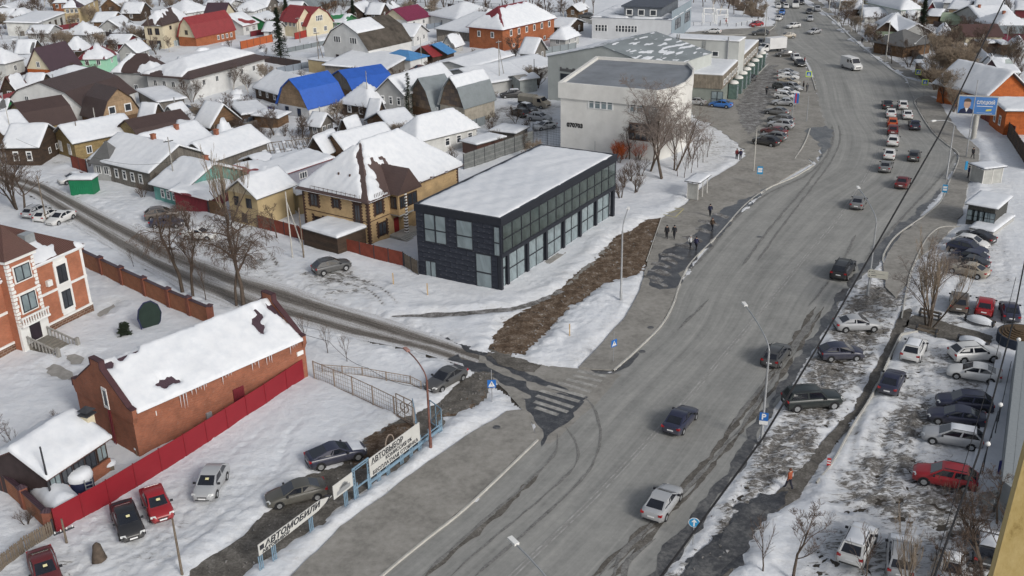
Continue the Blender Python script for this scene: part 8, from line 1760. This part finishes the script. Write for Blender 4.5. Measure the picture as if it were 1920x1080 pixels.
# playground frames and shelter in the park
for lb, px_ in (('white timber play tower in the small park', (1328, 44)), ('white gazebo frame in the small park', (1352, 46))):
    r_ = thing('play_frame', lb, 'play frame', P(*px_)); m = MB()
    for x in (-1.5, 1.5):
        for y in (-1.2, 1.2): m.bar((x, y, 0), (x, y, 2.8), .2)
        m.bar((x, -1.3, 2.8), (x, 0, 4.2), .2); m.bar((x, 1.3, 2.8), (x, 0, 4.2), .2)
    m.bar((-1.5, 0, 4.2), (1.5, 0, 4.2), .2); m.bar((-1.5, -1.2, 2.8), (1.5, -1.2, 2.8), .2); m.build('frame', white, r_)
# low scrub and clutter that breaks up the yards
rg = random.Random(77); k = 0; tries = 0
while k < 150 and tries < 2000:
    tries += 1; x = rg.uniform(0, 1010); y = rg.uniform(8, 330)
    if x < 130 and y > 300: continue
    if 60 < x < 600 and y > 285+x*.2: continue
    if not free(P(x, y), .5): continue
    T('bush', (x, y), rg.uniform(.5, 1.0), 'bare scrub in a yard of the old quarter', group='scrub in the yards of the old quarter'); k += 1
k = 0
while k < 60 and tries < 4000:
    tries += 1; x = rg.uniform(1690, 1920); y = rg.uniform(8, 150)
    if x < 1690+(y-0)*.5 or not free(P(x, y), .5): continue
    T('bush', (x, y), rg.uniform(.5, 1.1), 'bare scrub in the upper right gardens', group='scrub in the upper right gardens'); k += 1
# short lengths of yard fence between neighbours
rg = random.Random(8); fcol = [BRN, GRY, DRD, MATS['dull_green_sheet'], woodp, MATS['blue_grey_sheet'], GRP]; k = 0
for q, (x, y, dx, dy) in enumerate([(30, 152, 60, -14), (118, 118, 50, 12), (215, 150, 45, 16), (360, 178, -60, -18), (420, 165, 70, -18), (520, 140, 60, -12), (500, 236, -70, 20), (590, 268, 60, -18), (860, 250, 50, -16), (705, 250, 30, 16), (960, 120, 60, -8), (1010, 160, -50, 14), (330, 205, 60, 18), (40, 70, 60, -10), (200, 70, 40, 8), (385, 62, -50, 10), (470, 70, 50, -10), (620, 60, 60, -8), (690, 66, 60, 10), (800, 56, 60, -8), (820, 80, 55, -10), (840, 16, 40, 8), (1080, 92, -60, 10), (100, 60, 50, -8), (420, 48, 40, -6), (1780, 60, 60, 3), (1800, 30, 60, 2), (1840, 100, 50, 4), (1750, 50, 40, 10), (1700, 100, 40, 26), (1800, 190, 40, 24), (1850, 60, 50, 0), (60, 228, -50, 10), (560, 330, -70, -20)]):
    fence('short length of yard fence, %s, %s' % (['brown', 'grey', 'dark red', 'green', 'weathered board', 'blue grey', 'grey board'][q % 7], ['west plots' if x < 300 else 'middle plots' if x < 700 else 'plots near the market' if x < 1200 else 'upper right plots'][0]), [(x, y), (x+dx, y+dy)], 1.6, 'sheet', fcol[q % 7], 2.6, group='yard fences of the old quarter'+(' upper right' if x > 1200 else ''))
# ================================================================ VEHICLES
gd = 'cars driving on the main road'; gqv = 'cars driving in the queue towards the crossroads'
gl = 'cars parked in the left lot'; gp = 'cars parked beside the shops'; gr = 'cars parked in the right lot'; gv = 'cars parked on the muddy verge'
c = car
c('silver sedan with dark rear window driving up the road near the round blue arrow sign', 'sedan', 'silver', (1262, 925), (1221, 981), group=gd)
c('dark navy sedan driving up the road in the middle lane', 'sedan', 'darkblue', (1293, 776), (1257, 818), group=gd)
c('dark wagon with roof rails passing behind the lamp with the parking sign', 'wagon', 'darkgrey', (1470, 656), (1440, 694), group=gd)
c('black boxy off roader driving along the kerb near the direction board', 'bigsuv', 'black', (1591, 500), (1569, 530), group=gd)
c('dusty beige grey sedan driving alone beside the arched street lamp', 'sedan', 'grey', (1614, 376), (1603, 397), group=gd)
c('dark red sedan close to the black cable on the road', 'sedan', 'darkred', (1698, 338), (1686, 359), group=gd)
c('grey sedan at the tail of the queue', 'sedan', 'grey', (1664, 309), (1656, 328), group=gqv)
c('dark grey crossover alone in the right lane beside the queue', 'hatch', 'darkgrey', (1716, 289), (1710, 308), group=gqv)
c('white sedan third from the tail of the queue', 'sedan', 'white', (1670, 286), (1665, 304), group=gqv)
c('white crossover directly behind the two reddish cars in the queue', 'suv', 'white', (1675, 261), (1672, 280), group=gqv)
c('dark red hatchback right behind the orange one', 'hatch', 'darkred', (1674, 242), (1673, 257), group=gqv)
c('orange hatchback in the queue', 'hatch', 'orange', (1672, 228), (1673, 243), group=gqv)
c('white sedan directly ahead of the orange hatchback', 'sedan', 'white', (1668, 209), (1671, 226), group=gqv)
c('black sedan at the head of the left lane of the queue', 'sedan', 'black', (1661, 194), (1665, 209), group=gqv)
c('white hatchback at the head of the right lane of the queue', 'hatch', 'white', (1690, 195), (1694, 210), group=gqv)
c('white sedan second in the right lane of the queue', 'sedan', 'white', (1697, 212), (1703, 229), group=gqv)
c('dusty dark blue sedan third in the right lane of the queue', 'sedan', 'darkblue', (1711, 232), (1716, 248), group=gqv)
gu = 'cars driving at the far crossroads'
c('beige hatchback crossing at the far junction', 'hatch', 'beige', (1465, 72), (1487, 71), group=gu); c('silver grey sedan turning near the upper road middle', 'sedan', 'silver', (1515, 65), (1537, 61), group=gu); c('white wagon just above the beige hatchback', 'wagon', 'white', (1477, 54), (1496, 51), group=gu)
c('silver car facing down the upper road', 'hatch', 'silver', (1519, 45), (1518, 33), group=gu); c('black car coming down the upper road', 'sedan', 'black', (1518, 31), (1516, 19), group=gu); c('silver car hugging the right kerb of the upper road', 'suv', 'silver', (1535, 27), (1530, 15), group=gu)
c('white sedan near the park corner waiting', 'sedan', 'white', (1455, 42), (1465, 34), group=gu); c('blue sedan behind the white one at the park corner', 'sedan', 'blue', (1464, 31), (1468, 22), group=gu); c('white car left of its white neighbour at the top of the road', 'sedan', 'white', (1459, 20), (1459, 9), group=gu); c('white car right of its white neighbour at the top of the road', 'hatch', 'white', (1474, 21), (1473, 10), group=gu); c('dark car at the top edge between two vans', 'suv', 'darkgrey', (1503, 13), (1501, 3), group=gu); c('dark car at the very top left of the road', 'suv', 'darkblue', (1470, 10), (1468, 1), group=gu)
c('bright red hatchback on the side street by the park', 'hatch', 'red', (1405, 51), (1430, 48), group=gu); c('dark crossover on the side street opposite the park', 'suv', 'darkgrey', (1413, 66), (1438, 66), group=gu); c('white sedan beside the blue grey office wall', 'sedan', 'white', (1322, 62), (1351, 63), group=gu)
# parked by the shops
for lb, ty, co, f, r_, sn in [('black sedan behind the white box truck', 'sedan', 'black', (1460, 106), (1483, 105), 0), ('small white car beyond the black sedans near the corner', 'hatch', 'white', (1498, 118), (1486, 107), 0), ('black car by the red stall at the corner', 'sedan', 'black', (1506, 128), (1493, 118), 0),
    ('silver sedan first of the diagonal row from the far end', 'sedan', 'silver', (1494, 143), (1462, 140), 0), ('white car second of the diagonal row from the far end', 'sedan', 'white', (1494, 150), (1462, 148), 1), ('gold beige sedan third of the diagonal row', 'sedan', 'beige', (1496, 159), (1463, 156), 0), ('dark hatchback fourth of the diagonal row', 'hatch', 'darkgrey', (1476, 170), (1457, 166), 0), ('silver estate partly behind the dark hatchback', 'wagon', 'silver', (1499, 171), (1474, 166), 0),
    ('white sedan with snow streaks beneath the silver estate', 'sedan', 'white', (1495, 180), (1460, 176), 1), ('white estate in the middle of the shop car park row', 'wagon', 'white', (1490, 188), (1458, 184), 1), ('pale silver sedan just behind the advertising flag', 'sedan', 'silver', (1450, 196), (1488, 198), 0), ('dusty beige grey sedan below the white ones', 'sedan', 'grey', (1438, 212), (1474, 217), 0), ('grey crossover with pale roof in lower row', 'suv', 'grey', (1443, 228), (1482, 234), 0), ('silver crossover beside the wide dark one', 'suv', 'silver', (1443, 238), (1483, 243), 0), ('wine red sedan between grey crossovers', 'sedan', 'darkred', (1433, 249), (1468, 255), 0), ('dusty silver car last but one of the row', 'wagon', 'grey', (1430, 260), (1467, 265), 0), ('black crossover nearest to the pavement end of the row', 'suv', 'black', (1413, 268), (1459, 276), 0),
    ('bright blue sedan outside the glazed shop entrance', 'sedan', 'blue', (1331, 199), (1371, 203), 0), ('silver grey car half hidden by the blue sedan', 'sedan', 'silver', (1289, 195), (1318, 197), 0), ('dark sedan by the last glazed bay', 'sedan', 'darkgrey', (1396, 157), (1414, 148), 0), ('dark car at the far end of the shops', 'suv', 'darkgrey', (1419, 89), (1432, 82), 0)]: c(lb, ty, co, f, r_, sn, gp, .14 if 0 else .03)
# right lot
for lb, ty, co, f, r_, sn, g_ in [('silver sedan topmost on the muddy verge', 'sedan', 'silver', (1641, 616), (1572, 618), 0, gv), ('dark navy hatchback in the middle of the muddy verge', 'hatch', 'darkblue', (1612, 670), (1541, 672), 0, gv), ('big dark green off roader on the muddy verge', 'bigsuv', 'green', (1566, 758), (1476, 765), 0, gv),
    ('dusty white crossover facing away at the head of the snowy lot', 'suv', 'white', (1721, 648), (1703, 684), 1, gr), ('dark grey sedan below the dusty white crossover', 'sedan', 'darkblue', (1682, 704), (1660, 747), 0, gr), ('white crossover with black patch on its door', 'suv', 'white', (1860, 672), (1790, 676), 0, gr), ('cream white sedan under the patched crossover', 'sedan', 'white', (1782, 702), (1868, 716), 0, gr), ('large navy crossover with chrome window line', 'suv', 'darkblue', (1760, 762), (1852, 772), 0, gr), ('blue black sedan between the navy crossover and silver estate', 'sedan', 'darkblue', (1750, 786), (1833, 798), 0, gr), ('silver white estate with snow dusted roof', 'wagon', 'silver', (1738, 822), (1830, 838), 1, gr), ('bright red off roader in the right lot', 'suv', 'red', (1724, 898), (1816, 916), 0, gr),
    ('brown crossover beyond the bench facing away', 'suv', 'brown', (1798, 561), (1796, 592), 0, gr), ('red hatchback beyond the bench', 'hatch', 'red', (1849, 566), (1842, 600), 0, gr), ('dark blue car half behind the round wooden steps', 'sedan', 'darkblue', (1888, 575), (1896, 610), 0, gr), ('black sedan topmost of the row below the kiosk', 'sedan', 'black', (1802, 445), (1856, 459), 0, gr), ('white hatchback second in the row below the kiosk', 'hatch', 'white', (1846, 469), (1794, 458), 0, gr), ('dark crossover third in the row below the kiosk', 'suv', 'darkblue', (1840, 482), (1786, 470), 0, gr), ('navy hatchback fourth in the row below the kiosk', 'hatch', 'darkblue', (1790, 484), (1840, 496), 0, gr), ('green black sedan fifth in the row below the kiosk', 'sedan', 'black', (1788, 495), (1840, 506), 0, gr), ('gold brown sedan lowest in the row below the kiosk', 'sedan', 'beige', (1787, 508), (1840, 521), 0, gr),
    ('white hatchback with snow covered roof and bonnet at the bottom of the lot', 'suv', 'white', (1622, 1000), (1590, 1068), 3, gr), ('silver estate with snowy windscreen next to the snow covered hatchback', 'wagon', 'silver', (1688, 1018), (1685, 1092), 2, gr), ('silver sedan with blue tinted rear window at the bottom edge', 'sedan', 'silver', (1782, 1034), (1780, 1105), 1, gr), ('dark car with snow behind the tree trunk in the bottom right', 'hatch', 'darkgrey', (1852, 1010), (1848, 1070), 3, gr)]: c(lb, ty, co, f, r_, sn, g_, .14 if g_ == gr else .08)
# left lot and side street
for lb, ty, co, f, r_, sn, pa in [('small silver crossover in the left snow lot', 'hatch', 'silver', (383, 940), (410, 893), 0, 1), ('bright red hatchback in the left snow lot', 'hatch', 'red', (307, 980), (286, 934), 0, 1), ('black sedan in the left snow lot', 'sedan', 'black', (251, 1014), (231, 963), 0, 1), ('wine red car cut by the bottom left corner', 'sedan', 'darkred', (97, 1112), (78, 1052), 0, 1), ('navy coupe with snow on its roof front on the gravel drive', 'coupe', 'darkblue', (676, 852), (586, 876), 2, 0), ('dark olive sedan behind the arrow banner', 'sedan', 'olive', (512, 946), (600, 926), 0, 0), ('dark navy sedan parked by the gate near the crosswalk', 'sedan', 'darkgrey', (806, 737), (865, 704), 0, 0)]: c(lb, ty, co, f, r_, sn, gl, .22 if pa else .05, paper=bool(pa))
gs = 'cars parked along the side street'
for lb, ty, co, f, r_, sn in [('dark grey crossover below the rust red fence', 'suv', 'darkgrey', (650, 502), (595, 515), 0), ('brown grey crossover beside the dark red fence', 'suv', 'brown', (330, 407), (280, 413), 0), ('dark blue car behind the bare tree next to the brown crossover', 'sedan', 'darkblue', (335, 424), (295, 425), 0), ('white car covered in snow between the bare trees', 'sedan', 'white', (400, 448), (350, 446), 3), ('silver estate under the forked trees', 'wagon', 'silver', (86, 396), (56, 410), 0), ('white hatchback between two cars under the forked trees', 'hatch', 'white', (103, 404), (76, 418), 0), ('white sedan with pointed nose lowest under the forked trees', 'sedan', 'white', (97, 424), (132, 408), 0), ('snow buried white car left of the green kiosk', 'sedan', 'white', (125, 344), (152, 338), 3), ('dark red car with snow beside pale garage doors', 'sedan', 'darkred', (835, 120), (862, 116), 0), ('second dark red car by the white garage', 'sedan', 'darkred', (772, 136), (798, 132), 0),
    ('black pickup with empty open bed in the market yard', 'wagon', 'darkgrey', (960, 212), (990, 222), 0), ('silver car with roof rails in the fenced yard', 'wagon', 'silver', (1030, 228), (994, 224), 0), ('white sedan in the fenced yard by the white building', 'sedan', 'white', (1000, 246), (1042, 238), 0), ('grey car half covered with snow in the market yard', 'suv', 'darkgrey', (1005, 214), (975, 206), 1), ('black car far back in the market yard', 'suv', 'black', (942, 184), (975, 182), 1), ('far dark car on the avenue by the office', 'suv', 'darkgrey', (1085, 34), (1112, 34), 0), ('white car on the far avenue behind the violet roof', 'sedan', 'white', (792, 18), (812, 18), 1)]: c(lb, ty, co, f, r_, sn, gs, .15)
# white panel van
v_ = van_root('white panel van driving down the upper road', (1610, 134), (1581, 124.5), 5.9, 2.0, name='panel_van'); m = MB(); pr = [(-2.95, .35), (-2.95, 2.35), (-2.75, 2.55), (1.0, 2.58), (1.35, 2.45), (2.05, 1.5), (2.75, 1.2), (2.95, .85), (2.95, .35)]
side_prof(m, pr, 1.0); m.build('body', PAINTS['white'], v_, 30); wheels(v_, (-1.9, 2.0), 1.0, .36)
m = MB(); 
m.add([(1.42, -.8, 2.42), (1.42, .8, 2.42), (2.06, .86, 1.56), (2.06, -.86, 1.56)], [(0, 3, 2, 1)]); o = m.build('windshield', cargl, v_); o.location = (.03, 0, .03)
for sg in (1, -1): MB().box(.75, 1.55, sg*.965-.01, sg*.965+.01, 1.55, 2.2).build('side_window', cargl, v_); MB().box(-.35, .45, sg*.965-.012, sg*.965+.012, 1.5, 2.15).build('side_window', cargl, v_); MB().box(2.75, 2.98, sg*.75-.15, sg*.75+.15, .95, 1.15).build('headlight', lampw, v_); MB().box(1.6, 1.75, sg*1.1-.08, sg*1.1+.08, 1.6, 1.9).build('mirror', trim, v_)
MB().box(2.93, 2.98, -.6, .6, .65, .85).build('grille', trim, v_)
for lb, f, r_ in (('white minibus with pale bonnet at the top of the road', (1492, 22), (1491, 6)),):
    v2 = van_root(lb, f, r_, 5.5, 2, name='minibus'); m = MB(); side_prof(m, pr, 1.0); m.build('body', PAINTS['white'], v2, 30); wheels(v2, (-1.9, 2.0), 1.0, .36); m = MB(); m.add([(1.42, -.8, 2.42), (1.42, .8, 2.42), (2.06, .86, 1.56), (2.06, -.86, 1.56)], [(0, 3, 2, 1)]); o = m.build('windshield', cargl, v2); o.location = (.03, 0, .03)
# box truck and canvas truck
def truck(label, f, r_, box, cab='white', hgt=3.0, L=6.6):
    v3 = van_root(label, f, r_, L, 2.1, cat='truck', name='box_truck' if hgt > 2.7 else 'canvas_truck', z=.1); m = MB(); c0 = L/2
    prc = [(c0-2.2, .45), (c0-2.2, 2.05), (c0-1.9, 2.15), (c0-1.45, 2.1), (c0-.85, 1.45), (c0-.15, 1.2), (c0, .85), (c0, .4)]
    side_prof(m, prc, .98); m.build('cab', PAINTS[cab], v3, 30); MB().box(-L/2, c0-2.2, -.45, .45, .45, .7).build('chassis', trim, v3)
    if hgt > 2.7: MB().box(-L/2, c0-2.25, -1.08, 1.08, .8, hgt).build('cargo_box', box, v3)
    else:
        m = MB(); side_prof(m, [(-L/2, .75), (-L/2, 1.1), (c0-3.0, 1.1), (c0-3.0, .75)], 1.02, tum=0); m.build('load_bed', trim, v3); m = MB()
        sec = [(-1.0, 1.1), (-1.0, 2.1), (-.7, 2.35), (0, 2.42), (.7, 2.35), (1.0, 2.1), (1.0, 1.1)]; a = [(-L/2, y, z) for y, z in sec]; b_ = [(c0-3.0, y, z) for y, z in sec]
        m.add(a+b_, [tuple(range(6, -1, -1)), tuple(range(7, 14))]+[(i, i+1, 8+i, 7+i) for i in range(6)]); m.build('canvas_cover', box, v3, 40); m = MB(); side_prof(m, [(c0-2.95, .5), (c0-2.95, 2.1), (c0-2.2, 2.1), (c0-2.2, .5)], .98); m.build('rear_cab', PAINTS[cab], v3)
    wheels(v3, (-L/2+1.2, c0-1.1), .98, .37); m = MB(); m.add([(c0-1.42, -.8, 2.05), (c0-1.42, .8, 2.05), (c0-.87, .84, 1.5), (c0-.87, -.84, 1.5)], [(0, 3, 2, 1)]); o = m.build('windshield', cargl, v3); o.location = (.03, 0, .02)
    for sg in (1, -1):
        MB().box(c0-2.0, c0-1.3, sg*.955-.012, sg*.955+.012, 1.3, 1.95).build('side_window', cargl, v3); MB().box(c0-.2, c0+.02, sg*.72-.14, sg*.72+.14, .8, 1.0).build('headlight', lampw, v3); MB().box(c0-1.2, c0-1.05, sg*1.15-.07, sg*1.15+.07, 1.3, 1.65).build('mirror', trim, v3)
    MB().box(c0-.02, c0+.03, -.5, .5, .55, .8).build('grille', trim, v3); return v3
truck('white box truck parked at the corner of the shop car park', (1424, 99), (1468, 95), plain('white_cargo_box', (.6, .6, .6), .5, .08, .6), 'white', 3.4, 7.0)
truck('cream pickup truck with grey canvas cover in the market yard', (1033, 205), (972, 197), tarp, 'beige', 2.42, 6.4)
# ================================================================ PEOPLE
hd = lambda px, qx: math.atan2((P(*qx)-P(*px)).y, (P(*qx)-P(*px)).x)
person('person in long black coat walking on the left of a pair near the crumbling kerb', (1250, 447), (.02, .02, .024), (.02, .02, .022), 'step', -1.9, 1)
person('person in dark jacket walking on the right of the near pair', (1264, 447), (.022, .024, .03), (.03, .03, .04), 'walk', -2.0)
person('person in white jacket crossing the wet broken strip', (1294, 467), (.6, .6, .6), (.03, .03, .035), 'walk', .9, hat=(.3, .3, .3))
person('person in dark blue jacket beside the white jacketed one', (1305, 469), (.03, .03, .07), (.02, .02, .03), 'walk', .9)
person('person in brown jacket and knitted hat on the wet strip', (1335, 433), (.08, .055, .04), (.03, .03, .03), 'walk', .8, hat=(.1, .06, .05))
person('person in dark blue jacket nearest the bus stop box marking', (1331, 406), (.025, .03, .06), (.025, .025, .03), 'walk', 1.1)
person('person in dark red coat on the left of a far pair by the snowbank', (1381, 299), (.13, .02, .025), (.02, .02, .025), 'stand', 1.6)
person('person in dark navy coat on the right of the far pair by the snowbank', (1388, 300), (.02, .02, .045), (.02, .02, .025), 'stand', 1.6)
person('dark clad person standing left at the lime crossing sign', (1506, 168), (.02, .02, .022), (.02, .02, .022), 'stand', 0, 1, z=.05); person('dark clad person standing right at the lime crossing sign', (1513, 172), (.025, .025, .03), (.02, .02, .022), 'stand', 2, 1, z=.05)
person('person walking through the slush beside the shops', (1437, 178), (.03, .03, .04), (.03, .03, .03), 'walk', 1.2, z=.05)
person('person in orange work vest on the dark footpath', (1479, 916), (.3, .08, .04), (.03, .03, .045), 'walk', 2.2, hat=(.12, .05, .03), z=.08)
person('dark clad person on the right pavement below the billboard', (1823, 297), (.02, .02, .03), (.02, .02, .025), 'walk', -1.5)
person('person in dark blue at the front of the green bus shelter', (1815, 333), (.03, .035, .1), (.03, .03, .04), 'stand', 3); person('second person in dark clothes inside the green bus shelter', (1828, 336), (.03, .03, .06), (.02, .02, .03), 'stand', 2.6)
person('dark clad person at the upper road kerb beside concrete poles', (1616, 83), (.02, .02, .03), (.02, .02, .02), 'walk', 1.5); person('second person walking just above on the upper pavement', (1622, 70), (.02, .02, .05), (.02, .02, .02), 'walk', 1.5)
person('person in black by the park railing', (1350, 50), (.02, .02, .02), (.02, .02, .02), 'stand', 0); person('person in red jacket by the park railing', (1361, 47), (.35, .05, .04), (.05, .02, .02), 'walk', 0, hat=(.3, .04, .04)); person('person walking along the white park fence', (1421, 42), (.02, .02, .03), (.02, .02, .02), 'walk', 0); person('person in red by the black car at the corner', (1508, 121), (.3, .03, .04), (.03, .02, .02), 'stand', 0, z=.05)
